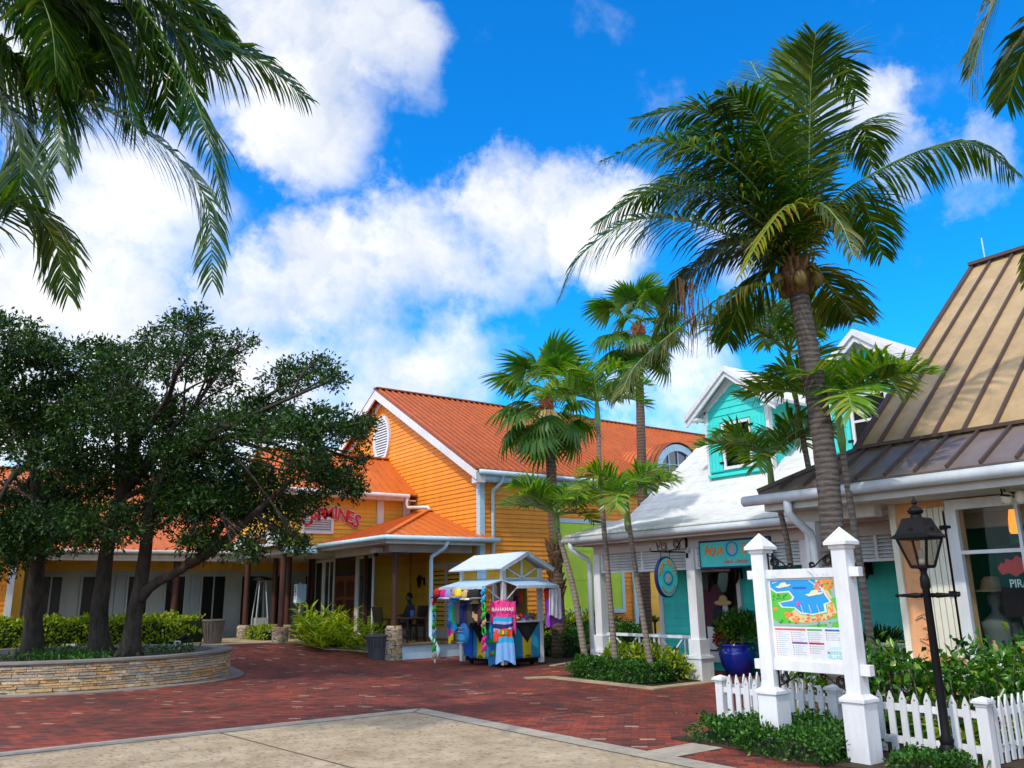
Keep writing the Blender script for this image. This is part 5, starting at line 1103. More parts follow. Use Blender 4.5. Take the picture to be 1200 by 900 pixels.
    for sy, lab in ((12.52, 'tan wide brimmed straw hat on a white bust in the turquoise shop window'),):
        t = thing('hat_display', lab, 'hat display', (XW-.06, sy, 1.2)); X = XW-.055
        mb = MB(); mb.ell((X, sy-.02, 1.33), (.018, .09, .12)); mb.ell((X, sy-.02, 1.14), (.018, .13, .1)); mb.build('bust', 'soffit', t, True)
        mb = MB(); mb.ell((X-.01, sy+.03, 1.47), (.03, .25, .06)); mb.ell((X-.005, sy+.02, 1.54), (.03, .12, .1)); mb.build('hat', 'tan', t, True)
        mb = MB(); mb.ell((X+.01, sy+.2, 1.2), (.012, .16, .2)); mb.build('dark_garment', P_('dark blue cloth', (.012, .014, .04)), t, True)
        t2 = thing('folded_display', 'white framed picture and navy bag at the foot of the turquoise shop window', 'shop display', (XW-.06, 12.9, .5)); mb = MB(); mb.box(X-.01, X+.02, 12.85, 13.05, .5, .95); mb.box(X-.015, X+.01, 12.25, 13.2, .46, .52); mb.build('frame', 'white', t2); mb = MB(); mb.ell((X-.01, 12.65, .72), (.03, .16, .2)); mb.build('bag', 'navy', t2, True)
        t3 = thing('pink_garment', 'dim pink and purple clothing hanging deep in the turquoise shop window', 'garment', (XW-.04, 13.0, 1.4)); mb = MB(); mb.ell((XW-.04, 13.05, 1.35), (.008, .25, .45)); mb.ell((XW-.04, 12.75, 1.6), (.008, .2, .3)); mb.build('cloth', P_('dim pink cloth', (.10, .018, .04)), t3, True)
    wall_lantern('black hexagonal wall lantern beside the hat window of the turquoise shop', (XW-.025, at(869, 672, X=XW).y, 2.1), (-1, 0, 0), 'black lanterns on the turquoise shop wall')
    wall_lantern('black hexagonal wall lantern under the louvers near the peach wall', (XW-.025, at(1021, 668, X=XW).y, 2.1), (-1, 0, 0), 'black lanterns on the turquoise shop wall')
    y = at(1043, 700, X=XW).y; mb = MB(); mb.box(XW-.08, XW-.022, y-.35, y-.25, 0, 2.5); mb.build('door_post', 'soffit', r)
    # dormers
    for yc in (12.42, 9.0):
        XD = 16.0; hw = .92; zb, ze, zt = 4.2, 6.02, 6.92
        mb = MB(); sl = (zt-ze)/(hw+.25); lo = lambda z: yc-hw if z < ze+.2 else yc-(zt-z)/sl; hi = lambda z: yc+hw if z < ze+.2 else yc+(zt-z)/sl
        siding(mb, 'x', XD, -1, lo, hi, zb, zt-.12, .17); mb.box(XD+.02, 19.5, yc-hw+.02, yc+hw-.02, zb, ze+.05); d = mb.build('dormer', 'aqua', r)
        mb = MB(); e = hw+.42; zz = zt-(e)*sl+.02
        for s in (-1, 1):
            mb.prism([(XD-.32, yc+s*e, zz), (XD-.32, yc, zt+.04), (20.6, yc, zt+.04), (20.6, yc+s*e, zz)], (0, 0, .07))
        mb.build('dormer_roof', 'whiteroof', d)
        mb = MB()
        for s in (-1, 1):
            a = Vector((XD-.36, yc+s*e, zz+.06)); b = Vector((XD-.36, yc, zt+.1)); mb.prism([a, b, b-Vector((0,0,.13)), a-Vector((0,0,.13))], (.045, 0, 0)); a2 = a+Vector((.05, -s*.02, -.06)); b2 = b+Vector((.05,0,-.06)); mb.prism([a2, b2, b2-Vector((0,0,.2)), a2-Vector((0,0,.2))], (.05, 0, 0)); a3 = Vector((XD-.05, yc+s*e*.9, zz)); b3 = Vector((XD-.05, yc, zt)); mb.prism([a3, b3, b3-Vector((0,0,.28)), a3-Vector((0,0,.1))], (.03, 0, 0))
            mb.box(XD-.05, XD+.09, yc+s*hw-.07*s, yc+s*(hw+.03), zb, ze+.05)
            mb.box(XD-.3, XD, yc+s*(hw+.02), yc+s*e, zz-.05, zz-.01)
        mb.build('rake_board', 'white', d)
        w = window_unit('window', d, 'x', XD-.025, -1, yc-.36, yc+.36, 4.62, 5.62, .07, trans=(5.12,), glass='smoke')
        mb = MB(); mb.box(XD-.12, XD-.02, yc-.9, yc+.9, 4.40, 4.47); mb.build('sill', 'aqua', d)
        for s in (-1, 1):
            mb = MB(); mb.box(XD-.075, XD-.03, yc+s*.46, yc+s*.86, 4.52, 5.72); 
            for q in range(4): mb.box(XD-.085, XD-.07, yc+s*(.465+q*.1), yc+s*(.555+q*.1), 4.54, 5.7)
            sh = mb.build('shutter', 'aqua', d); mb = MB(); 
            for z in (4.7, 5.5): mb.box(XD-.1, XD-.086, yc+s*.41, yc+s*.53, z, z+.05)
            mb.build('hinge', 'black', sh)
    # board sign
    t = thing('board_sign', 'turquoise rectangular shop sign with orange lettering and dark blue rim on the porch louvers', 'sign', (XF-.1, 10.7, 2.4))
    ya, yb, z0, z1 = at(820, 650, X=XF-.12).y, at(904, 645, X=XF-.12).y, 2.16, 2.72; XS = XF-.14
    mb = MB(); mb.box(XS, XS+.06, yb, ya, z0, z1); mb.build('rim', 'navy', t, bevel=.01)
    mb = MB(); mb.box(XS-.006, XS-.001, yb+.04, ya-.04, z0+.04, z1-.04); mb.build('face', 'signaqua', t)
    yc = (ya+yb)/2; zc = z0+.36; w = ya-yb
    for mt, off, bo in (('lettering', .004, .002),):
        for word, u in (('AQUA', .26), ('SOLEIL', -.285)):
            mb = MB()
            text_mb(mb, word[0], .30, (XS-.008, yc+u*w+(.19 if word == 'AQUA' else .24), zc), (0, -1, 0), (0, 0, 1), .006, bold=.008, sx=.8); text_mb(mb, word[1:], .22, (XS-.008, yc+u*w-.045, zc-.02), (0, -1, 0), (0, 0, 1), .006, bold=.007, sx=.72)
            mb.build('lettering', 'gold', t)
        pass
    mb = MB(); text_mb(mb, 'Island Lifestyle', .11, (XS-.008, yc-.05, z0+.13), (0, -1, 0), (0, 0, 1), .004, shear=.3, sx=.9); mb.build('small_lettering', 'red', t)
    def emblem(par, X, y, z, R, ax='x'):
        pt = (lambda u, v, o: (X-o, y-u, z+v)) if ax == 'x' else (lambda u, v, o: (X+u, y-o, z+v))
        mb = MB(); n = 18
        for i in range(n):
            a = 2*PI*i/n; b = a+.24; m = a+.2; mb.poly([pt(math.cos(a)*R*.72, math.sin(a)*R*.72, .003), pt(math.cos(b)*R*.72, math.sin(b)*R*.72, .003), pt(math.cos(m)*R*1.08, math.sin(m)*R*1.08, .003)])
        for i in range(36):
            a, b = 2*PI*i/36, 2*PI*(i+1)/36; mb.poly([pt(math.cos(a)*R*.72, math.sin(a)*R*.72, .0032), pt(math.cos(b)*R*.72, math.sin(b)*R*.72, .0032), pt(math.cos(b)*R*.86, math.sin(b)*R*.86, .0032), pt(math.cos(a)*R*.86, math.sin(a)*R*.86, .0032)])
        mb.build('sun_ring', 'blueink', par)
        mb = MB(); q = [(-.32,-.5), (.32,-.5), (.32,.05), (.5,.05), (.3,.3), (.12,.38), (.12,.52), (-.12,.52), (-.12,.38), (-.3,.3), (-.5,.05), (-.32,.05)]; mb.poly([pt(u*R, v*R, .003) for u, v in q]); mb.build('emblem', 'pinkish', par)
    emblem(t, XS-.008, yc+.015*w, zc+.01, .165)
    # oval hanging sign, facing along the porch
    cx, cy, cz = 12.62, 11.85, 2.02; t = thing('hanging_sign', 'oval turquoise hanging sign on a scrolled black bracket at the porch column', 'sign', (cx, cy, 2.4))
    rx, rz = .30, .40; n = 40; ov = lambda k, y: [(cx+rx*k*math.cos(2*PI*i/n), y, cz+rz*k*math.sin(2*PI*i/n)) for i in range(n)]
    mb = MB(); mb.prism(ov(1, cy-.04), (0, .08, 0)); mb.build('rim', 'navy', t)
    mb = MB(); mb.prism(ov(.93, cy-.044), (0, -.004, 0)); mb.build('face', 'signaqua', t)
    mb = MB()
    for i, ch in enumerate('AQUA SOLEIL'):
        a = PI*(.93-.86*i/10); o = Vector((cx+rx*.74*math.cos(a), cy-.05, cz+rz*.74*math.sin(a))); tn = Vector((math.sin(a)*rx, 0, -math.cos(a)*rz)).normalized(); text_mb(mb, ch, .125, o, tn, Vector((-tn.z, 0, tn.x)), .004, bold=.003, sx=.9)
    mb.build('lettering', 'gold', t)
    mb = MB()
    for i, ch in enumerate('Island Lifestyle'):
        a = PI*(1.2+.6*i/15); o = Vector((cx+rx*.76*math.cos(a), cy-.05, cz+rz*.76*math.sin(a))); tn = Vector((-math.sin(a)*rx, 0, math.cos(a)*rz)).normalized(); text_mb(mb, ch, .07, o, tn, Vector((-tn.z, 0, tn.x)), .004)
    mb.build('small_lettering', 'red', t); emblem(t, cx, cy-.049, cz-.02, .155, 'y')
    mb = MB(); z = 2.52
    mb.tube([(XF-.1, cy, z), (12.25, cy, z)], .014, 6); mb.tube([(12.25, cy, z), (12.2, cy, z+.03), (12.22, cy, z+.06)], .012, 6)
    mb.beam((XF-.12, cy, z-.12), (XF-.12, cy, z+.3), .05, .02, (1,0,0))
    sp = [(12.98+.11*math.cos(q)*(1-q/16), cy, z+.15+.11*math.sin(q)*(1-q/16)) for q in np.linspace(-1.2, 11, 26)]; mb.tube(sp, .011, 5)
    sp = [(12.6+.09*math.cos(q)*(1-q/14), cy, z+.1+.09*math.sin(q)*(1-q/14)) for q in np.linspace(-1.4, 9, 22)]; mb.tube(sp, .010, 5); mb.tube([(XF-.1, cy, z+.28), (13.15, cy, z+.27), (12.95, cy, z+.05), (12.75, cy, z+.02)], .011, 5)
    mb.tube([(12.45, cy, z), (12.38, cy, z+.2), (12.46, cy, z+.08), (12.52, cy, z+.22)], .01, 5)
    for x in (12.5, 12.76): mb.tube([(x, cy, z), (x, cy, cz+rz*.9)], .006, 4)
    mb.build('bracket', 'black', t)
    # small white spot lamp on the beam
    t = thing('spot_lamp', 'small white spot lamp on the porch beam above the board sign', 'lamp', (XF-.1, 11.55, 2.62)); mb = MB(); p = Vector((XF-.12, at(812, 640, X=XF).y, 2.62)); mb.tube([p+Vector((.05,0,.1)), p], .012, 5); mb.tube([p, p+Vector((-.08, 0, -.1))], [.03, .045], 8); mb.build('lamp_head', 'white', t)
    # glazed pot with flowers
    p = Vector((14.6, 11.83, .015)); t = thing('flower_pot', 'cobalt blue glazed pot of red flowers and ferns on the brick porch', 'potted plant', p)
    mb = MB(); mb.lathe([(.21, 0), (.24, .02), (.33, .2), (.385, .42), (.37, .52), (.34, .56), (.37, .60), (.37, .64), (.32, .64), (.31, .56)], p, 28); mb.build('pot', 'pot', t, True)
    k = 2200; d = rand_dir(k, .8); C = np.array(p)+np.array([0,-.1,.8])+d*rng.uniform(.1, .68, (k, 1))*np.array([.75, .85, .75]); leaf_obj('foliage', C, d+rand_dir(k)*.5, rand_dir(k, .6), rng.uniform(.06, .14, k), .035, 'shrubleaf', t)
    k = 170; d = rand_dir(k, .2); C = np.array(p)+np.array([-.12,.22,.72])+d*rng.uniform(.05, .26, (k, 1))*np.array([.8, .8, 1.3]); leaf_obj('flower_cluster', C, d, rand_dir(k), .09, .07, 'flower', t)
    # fern planter on the porch near the peach wall
    yy = at(1033, 740, X=14.4).y; t = thing('fern_planter', 'dark fern in a low planter behind the white porch railing near the peach wall', 'potted plant', (14.4, yy, 0)); mb = MB(); mb.lathe([(.2, .015), (.26, .5), (.24, .5)], (14.4, yy, 0), 16); mb.build('pot', 'black', t)
    k = 700; d = rand_dir(k, .6); C = np.array([14.4, yy, .7])+d*rng.uniform(.05, .5, (k, 1))*np.array([1, 1, .6]); leaf_obj('foliage', C, d, rand_dir(k, .6), rng.uniform(.1, .2, k), .035, 'hedgeleaf', t)
aqua_shop()
# ------------------------------------------------------------------ brown roofed shop
def brown_shop():
    X, YC = 12.0, 6.62
    r = thing('brown_roof_shop', 'peach shop with a steep bronze metal roof, tall window and cream shutter', 'shop', (X, 3, 0))
    y0, y1 = at(1135, 680, X=X).y, 1.6      # window
    s0, s1 = at(1121, 680, X=X).y, at(1086, 680, X=X).y
    z0, z1 = .86, 2.78
    mb = MB(); mb.box(X, X+.18, y0+.02, YC, 0, 3.0); mb.box(X, X+.18, -3, y1, 0, 3.0); mb.box(X, X+.18, y1, y0+.02, 0, z0-.08); mb.box(X, X+.18, y1, y0+.02, z1+.06, 3.0); mb.build('front_wall', 'peach', r)
    mb = MB(); mb.box(X+.18, 22, YC-.18, YC, 0, 3.6); mb.build('end_wall', 'peach', r)
    mb = MB()
    for i in range(22):
        a = random.uniform(s1+.05, YC-.12); z = random.uniform(.7, 2.3); an = random.uniform(-.5, .5); mb.beam((X-.001, a, z), (X-.001, a-random.uniform(.12, .3)*math.cos(an), z+.25*math.sin(an)), .022, .045, (1, 0, 0))
    mb.build('stucco_crease', 'peach', r)
    mb = MB(); mb.box(X-.05, X-.002, YC-.06, YC+.03, 0, 2.95); mb.build('corner_trim', 'cream', r)
    mb = MB(); n = 5; w = (s1-s0)/n
    for i in range(n): mb.box(X-.06, X-.012, s0+i*w+.006, s0+(i+1)*w-.006, .8, 2.84)
    mb.box(X-.012, X-.003, s0, s1, .8, 2.84); sh = mb.build('shutter', 'cream', r)
    mb = MB(); 
    for z in (2.55, 1.65, 1.0): mb.box(X-.09, X-.061, s0-.02, s0+.09, z-.03, z+.03); mb.tube([(X-.1, s0-.02, z), (X-.1, s0-.07, z)], .022, 6)
    mb.build('hinge', 'black', sh)
    f = window_unit('shop_window', r, 'x', X-.002, -1, y1, y0, z0, z1, .14, mull=(at(1194, 600, X=X).y, 3.2), trans=(at(1165, 646, X=X).z,), depth=.09, deep=1)
    mb = MB(); mb.box(X-.06, X-.004, y0+.15, y0+.2, z0, z1); mb.build('casing', 'cream', f)
    mb = MB(); mb.box(X-.2, X-.004, y1-.2, y0+1.35, z0-.2, z0-.145); mb.build('sill', 'white', f)
    # interior room
    mb = MB(); mb.box(X+.18, X+3.2, y1-1.5, YC-.2, .0, .05); mb.box(X+.18, X+3.2, y1-1.5, YC-.2, 2.95, 3.0); mb.box(X+3.2, X+3.25, y1-1.5, YC-.2, .05, 2.95); mb.box(X+.18, X+3.2, y1-1.55, y1-1.5, .05, 2.95); mb.box(X+.18, X+3.2, YC-.24, YC-.2, .05, 2.95); mb.build('interior_wall', P_('green interior paint', (.01, .10, .04)), r)
    # roofs
    GX, GZ = 11.0, 3.24
    A = (GX, 8.25, GZ); Bq = (GX, -4, GZ); K = (12.12, 7.13, 3.85); K2 = (12.12, -4, 3.85)
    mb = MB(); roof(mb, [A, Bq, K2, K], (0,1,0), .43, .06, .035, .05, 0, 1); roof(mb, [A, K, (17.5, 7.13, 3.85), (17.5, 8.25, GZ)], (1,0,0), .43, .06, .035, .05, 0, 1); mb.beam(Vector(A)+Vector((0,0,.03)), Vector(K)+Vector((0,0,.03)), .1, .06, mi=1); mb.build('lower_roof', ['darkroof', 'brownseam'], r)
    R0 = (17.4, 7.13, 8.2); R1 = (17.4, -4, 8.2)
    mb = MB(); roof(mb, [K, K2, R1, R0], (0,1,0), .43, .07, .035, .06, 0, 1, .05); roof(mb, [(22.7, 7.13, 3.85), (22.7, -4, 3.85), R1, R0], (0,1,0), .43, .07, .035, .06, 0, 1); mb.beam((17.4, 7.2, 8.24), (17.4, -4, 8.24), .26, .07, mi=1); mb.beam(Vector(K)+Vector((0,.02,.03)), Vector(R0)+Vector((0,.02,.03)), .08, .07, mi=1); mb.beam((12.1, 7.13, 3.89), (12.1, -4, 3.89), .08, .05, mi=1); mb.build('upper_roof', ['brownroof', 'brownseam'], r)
    mb = MB(); mb.prism([(12.25, 7.0, 3.8), (22.5, 7.0, 3.8), (17.4, 7.0, 8.05)], (0, -.1, 0)); mb.build('gable_end', 'peach', r)
    mb = MB(); gutter(mb, (GX-.04, 8.5, GZ-.12), (GX-.04, -4, GZ-.12), .085); mb.build('gutter', 'gutter', r, True)
    mb = MB(); mb.box(GX+.06, GX+.1, 8.15, -4, GZ-.30, GZ-.06); mb.box(GX+.06, 12.4, 8.19, 8.15, GZ-.30, GZ-.06); mb.box(GX+.1, X, 8.15, -4, GZ-.3, GZ-.26); mb.box(12.0, 17.5, YC+.02, 8.15, GZ-.3, GZ-.26); mb.box(11.55, 11.75, YC+.02, 8.0, 2.76, 2.94); mb.build('soffit', 'soffit', r)
    mb = MB(); cx, cy = 11.65, 7.75; mb.box(cx-.1, cx+.1, cy-.1, cy+.1, 0, 2.76); mb.build('porch_column', 'white', r)
    mb = MB(); yy = at(925, 600, X=GX).y; mb.tube([(GX-.03, yy, GZ-.18), (GX-.02, yy, GZ-.38), (11.4, cy-.1, GZ-.66), (11.46, cy-.1, GZ-.8), (11.46, cy-.1, .05)], .065, 10); mb.build('downspout', 'gutter', r, True)
    mb = MB(); mb.tube([(17.4, 6.9, 8.2), (17.4, 6.9, 8.75)], .012, 5); mb.build('lightning_rod', 'gutter', r)
    # things in and by the window
    t = thing('pendant_lamp', 'glowing orange pendant lamp inside the shop window', 'lamp', at(1184, 610, X=X+.9)); c = at(1188, 612, X=X+.9); mb = MB(); mb.lathe([(.04, .18), (.065, .05), (.075, -.12), (.06, -.16)], c, 12); mb.build('shade', emis('lamp glow', (1., .28, .02), 1.6), t, True); mb = MB(); mb.tube([c+Vector((0,0,.18)), Vector((c.x, c.y, 2.95))], .008, 5); mb.build('cord', 'black', t)
    c = at(1174, 762, X=X+.42); t = thing('mannequin', 'grey mannequin in a tan brimmed hat standing in the peach shop window', 'mannequin', (c.x, c.y, .5)); z = c.z
    mb = MB(); gm = P_('grey patterned dress', (.11, .12, .11), .8)
    mb.lathe([(.20, -.75), (.22, -.5), (.20, -.2), (.16, .05), (.2, .25), (.22, .36), (.10, .46), (.055, .50), (.05, .56), (.085, .62), (.10, .72), (.08, .82), (.02, .86)], c, 18, sx=.75, sy=1.0)
    for s in (-1, 1): mb.tube([c+Vector((0, s*.22, .36)), c+Vector((-.05, s*.27, .1)), c+Vector((-.12, s*.2, -.12))], [.065, .055, .04], 8)
    mb.build('body', gm, t, True); mb = MB(); q = c+Vector((0, 0, .80)); mb.lathe([(.30, -.02), (.15, .02), (.13, .12), (.09, .18), (.01, .19)], q, 20); mb.build('hat', P_('tan felt hat', (.28, .16, .09)), t, True)
    a = at(1182, 640, X=X+.35); t = thing('fish_poster', 'black poster with a red fish and white lettering inside the shop window', 'poster', a); xx = X+.07
    ya, yb, za, zb = at(1173, 690, X=xx).y, at(1240, 690, X=xx).y, at(1185, 700, X=xx).z, at(1185, 648, X=xx).z
    mb = MB(); mb.box(xx, xx+.02, yb, ya, za-.25, zb+.12); mb.build('board', 'black', t)
    mb = MB(); q = [(0,.0), (.06,.07), (.10,.05), (.12,.12), (.20,.09), (.26,.16), (.34,.10), (.42,.13), (.46,.02), (.40,-.08), (.30,-.07), (.22,-.12), (.14,-.07), (.05,-.09)]; o_ = Vector((xx-.004, ya-.0, at(1190, 665, X=xx).z)); mb.prism([o_+Vector((0, -u, v)) for u, v in q], (-.004, 0, 0)); mb.build('red_fish', 'red', t)
    mb = MB(); text_mb(mb, 'PIRAÑA', .15, (xx-.004, ya-.33, at(1200, 684, X=xx).z), (0, -1, 0), (0, 0, 1), .004, bold=.002, sx=.8); mb.build('lettering', 'white', t)
    for i, (px, m, lab) in enumerate(((1168, 'tan', 'small tan box on the shop window ledge'), (1179, 'navy', 'small dark blue bottle on the shop window ledge'), (1199, 'yellow', 'small yellow box on the shop window ledge'))):
        c = at(px, 772, X=X+.1); t = thing('shelf_trinket', lab, 'trinket', (c.x, c.y, z0)); mb = MB(); mb.lathe([(.04, 0), (.045, .03), (.04, .10), (.018, .13), (.018, .17)], (c.x, c.y, z0), 10 if i == 1 else 4); mb.build('body', m, t)
    # scroll bracket sign arm at the frame edge
    c = at(1182, 583, X=X-.3); t = thing('sign_bracket', 'black scrolled iron bracket fixed over the shop window', 'bracket', c); mb = MB(); z = c.z; mb.tube([(X-.75, c.y-.1, z), (X, c.y-.1, z)], .014, 6); sp = [(X-.35+.12*math.cos(q)*(1-q/16), c.y-.1, z+.12+.12*math.sin(q)*(1-q/16)) for q in np.linspace(-1.2, 11, 26)]; mb.tube(sp, .011, 5); mb.tube([(X-.7, c.y-.1, z), (X-.72, c.y-.1, z+.08), (X-.66, c.y-.1, z+.1), (X-.62, c.y-.1, z+.05)], .011, 5); mb.build('scroll', 'black', t)
    c = at(1185, 562, X=11.6); t = thing('flood_light', 'pale twin flood lamp under the eave of the peach shop', 'flood light', c); mb = MB(); mb.lathe([(.09, .16), (.09, .13), (.05, .1)], (c.x, c.y, 2.82), 12); mb.ell((c.x-.08, c.y+.06, 2.84), (.07, .07, .09)); mb.ell((c.x-.05, c.y-.1, 2.84), (.07, .07, .09)); mb.build('lamp_head', 'cream', t, True)
    # low railing with turned posts behind the shrubs
    t = thing('low_railing', 'low white railing with turned balusters below the peach shop window', 'railing', (11.75, 5, 0)); [MB().box(11.62, 11.68, 2, 6.5, a, b).build('rail', 'white', t) for a, b in ((.58, .63), (.1, .14))]
    mb = MB(); y = 2.1
    while y < 6.5: mb.lathe([(.02, .14), (.035, .25), (.02, .36), (.03, .48), (.02, .58)], (11.65, y, 0), 8); y += .28
    mb.build('baluster', 'white', t)
brown_shop()
# ------------------------------------------------------------------ map sign
def map_sign():
    X = 8.3; yA, yB = 6.26, 5.20
    r = thing('map_sign', 'white post sign with a colourful marina map and directory in front of the picket fence', 'sign', (X, 5.73, 0))
    for y in (yA, yB):
        mb = MB(); h = .085; mb.box(X-h, X+h, y-h, y+h, 0.0, 2.2); p = mb.build('post', 'white', r, bevel=.006)
        mb = MB(); b = .125; mb.box(X-b, X+b, y-b, y+b, 0, .60); mb.box(X-b-.02, X+b+.02, y-b-.02, y+b+.02, .60, .635)
        mb.add([(X-b-.02, y-b-.02, .635), (X+b+.02, y-b-.02, .635), (X+b+.02, y+b+.02, .635), (X-b-.02, y+b+.02, .635), (X-h-.002, y-h-.002, .68), (X+h+.002, y-h-.002, .68), (X+h+.002, y+h+.002, .68), (X-h-.002, y+h+.002, .68)], [(0,1,5,4), (1,2,6,5), (2,3,7,6), (3,0,4,7)]); mb.build('post_base', 'white', p, bevel=.006)
        mb = MB(); c = .135; mb.box(X-.1, X+.1, y-.1, y+.1, 2.16, 2.2); mb.box(X-c, X+c, y-c, y+c, 2.2, 2.235); mb.add([(X-c, y-c, 2.235), (X+c, y-c, 2.235), (X+c, y+c, 2.235), (X-c, y+c, 2.235), (X, y, 2.40)], [(0,1,4), (1,2,4), (2,3,4), (3,0,4)]); mb.build('cap', 'white', p, bevel=.004)
    for z0, z1 in ((1.865, 1.965), (.86, .97)): mb = MB(); mb.box(X-.045, X+.045, yB-.19, yA+.19, z0, z1); mb.build('rail', 'white', r, bevel=.004)
    mb = MB(); mb.box(X-.02, X+.02, yB+.086, yA-.086, .971, 1.864); mb.build('panel', 'white', r)
    # printed map on the panel: (u to the side, v up), 0..1
    ua, ub, va, vb = yA-.1, yB+.1, .985, 1.85
    def pt(u, v, k): return (X-.0205-.0008*k, ua+(ub-ua)*u, va+(vb-va)*v)
    def art(name, mat, polys, k, par):
        mb = MB()
        for qi, q in enumerate(polys): mb.poly([pt(u, .41+v*.59, k+qi*.02) for u, v in q])
        return mb.build(name, mat, par)
    wt = P_('map water', (.02, .32, .72), .4); gr = P_('map green', (.10, .52, .05), .4); og = P_('map orange', (.85, .26, .04), .4); sd = P_('map sand', (.72, .55, .30), .4); gy = P_('map grey road', (.30, .45, .42), .4); pk = P_('map pink', (.85, .05, .4), .4); rd = P_('map red', (.80, .10, .08), .4); wh = MT['white']; gd = P_('map dark green', (.03, .25, .03), .4); pu = P_('map purple', (.25, .08, .45), .4); bl = P_('map blue', (.03, .12, .5), .4); tq = P_('map turquoise', (.25, .62, .68), .4); tx = P_('map grey text', (.45, .5, .56), .4)
    a = art('map_print', wt, [[(.01,.0), (.99,.0), (.99,.99), (.01,.99)]], 1, r)
    art('white_quay', wh, [[(.01,.84), (.1,.74), (.3,.76), (.37,.62), (.34,.55), (.14,.5), (.18,.42), (.36,.41), (.45,.30), (.62,.27), (.80,.33), (.79,.48), (.88,.52), (.70,.98), (.99,.98), (.99,.0), (.01,0)]], 2, a)
    art('land', gr, [[(.01,.80), (.1,.71), (.29,.73), (.34,.62), (.31,.57), (.11,.51), (.16,.40), (.35,.39), (.44,.27), (.62,.24), (.83,.31), (.82,.46), (.91,.52), (.74,.98), (.99,.98), (.99,.0), (.01,0)]], 3, a)
    art('sand', sd, [[(.2,.2), (.36,.36), (.45,.25), (.62,.21), (.84,.28), (.84,.46), (.93,.5), (.97,.3), (.8,.14), (.5,.08), (.3,.1)], [(.75,.96), (.80,.97), (.93,.6), (.88,.56)]], 4, a)
    art('road', gy, [[(.01,.16), (.12,.05), (.5,.07), (.9,.16), (.99,.2), (.99,.12), (.5,.01), (.01,.0)], [(.9,.95), (.99,.9), (.99,.6), (.93,.6)], [(.78,.0), (.88,.0), (.9,.16), (.82,.14)]], 5, a)
    R = random.Random(3)
    def dots(n, area, s):
        out = []
        for i in range(n):
            u, v = R.uniform(area[0], area[1]), R.uniform(area[2], area[3]); w, h = R.uniform(.5, 1)*s, R.uniform(.7, 1.4)*s; out.append([(u-w, v-h), (u+w, v-h*.8), (u+w*.9, v+h*.6), (u, v+h), (u-w, v+h*.5)])
        return out
    art('map_house', og, dots(16, (.62, .98, .80, .97), .035)+dots(14, (.22, .75, .10, .24), .03)+dots(6, (.82, .95, .25, .5), .03)+dots(5, (.2, .32, .24, .34), .035)+[[(.03,.34), (.1,.34), (.1,.4), (.03,.4)]], 6, a)
    art('map_roof', rd, dots(14, (.3, .9, .12, .26), .02)+dots(6, (.7, .97, .82, .96), .02), 7, a)
    art('map_tree', gd, dots(14, (.03, .26, .54, .7), .016)+dots(12, (.05, .9, .02, .14), .018)+dots(5, (.72, .97, .84, .96), .016), 7, a)
    boat = lambda u, v, s: [[(u-.1*s, v), (u-.06*s, v-.04*s), (u+.1*s, v-.0*s), (u+.13*s, v+.04*s)], [(u-.05*s, v+.01*s), (u+.07*s, v+.03*s), (u+.05*s, v+.08*s), (u-.02*s, v+.065*s)]]
    art('map_boat', P_('map boat', (.80, .78, .55), .4), boat(.2, .86, 1.1)+boat(.66, .68, 1.2), 6, a)
    art('map_jetty', wh, [[(u, .30), (u+.008, .30), (u-.02, .46), (u-.028, .46)] for u in (.48, .60, .72)]+[[(.72,.76), (.85,.72), (.85,.735), (.72,.775)], [(.60,.98), (.70,.86), (.71,.87), (.62,.98)], [(.05,.92), (.12,.95), (.12,.96), (.05,.94)]], 6, a)
    art('map_marker', pk, [[(.42+.03*math.cos(q), .48+.045*math.sin(q)) for q in np.linspace(0, 6.0, 14)]], 7, a)
    art('map_label', bl, [[(.36,.80), (.56,.80), (.56,.84), (.36,.84)]], 6, a)
    # directory: coloured headings with lines of small print
    hd = [(.02, .49, 0, rd), (.51, .73, 0, P_('map green heading', (.06, .4, .12), .4)), (.77, .99, 0, bl), (.27, .50, -.165, pu), (.52, .74, -.165, P_('map crimson', (.7, .03, .12), .4))]
    for u0, u1, dv, m in hd:
        mb = MB(); mb.poly([pt(u0, .36+dv, 1), pt(u1, .36+dv, 1), pt(u1, .383+dv, 1), pt(u0, .383+dv, 1)]); mb.build('directory_heading', m, r)
    mbt = MB(); mbd = {}
    for u0, v0, n, m in ((.03, .335, 12, rd), (.27, .335, 6, rd), (.52, .335, 6, hd[1][3]), (.78, .335, 4, pu), (.28, .17, 5, pu), (.53, .17, 4, hd[4][3])):
        for i in range(n):
            v = v0-i*.0262; w = R.uniform(.10, .19); mbt.poly([pt(u0+.025, v-.004, 1), pt(u0+.025+w, v-.004, 1), pt(u0+.025+w, v+.004, 1), pt(u0+.025, v+.004, 1)])
            mbd.setdefault(u0, (MB(), m))[0].poly([pt(u0, v-.006, 1), pt(u0+.013, v-.006, 1), pt(u0+.013, v+.006, 1), pt(u0, v+.006, 1)])
    mbt.build('small_print', tx, r)
    for k, (q, m) in mbd.items(): q.build('list_marker', m, r)
    mb = MB(); text_mb(mb, 'MARINA', .052, pt(.885, .105, 1), (0,-1,0), (0,0,1), .001, bold=.0012); text_mb(mb, 'VILLAGE', .052, pt(.885, .05, 1), (0,-1,0), (0,0,1), .001, bold=.0012); mb.build('logo_lettering', tq, r)
    mb = MB(); mb.poly([pt(.80, .145, 1), pt(.97, .145, 1), pt(.97, .178, 1), pt(.80, .178, 1)]); mb.build('logo_wave', P_('map pale turquoise', (.5, .75, .8), .4), r)
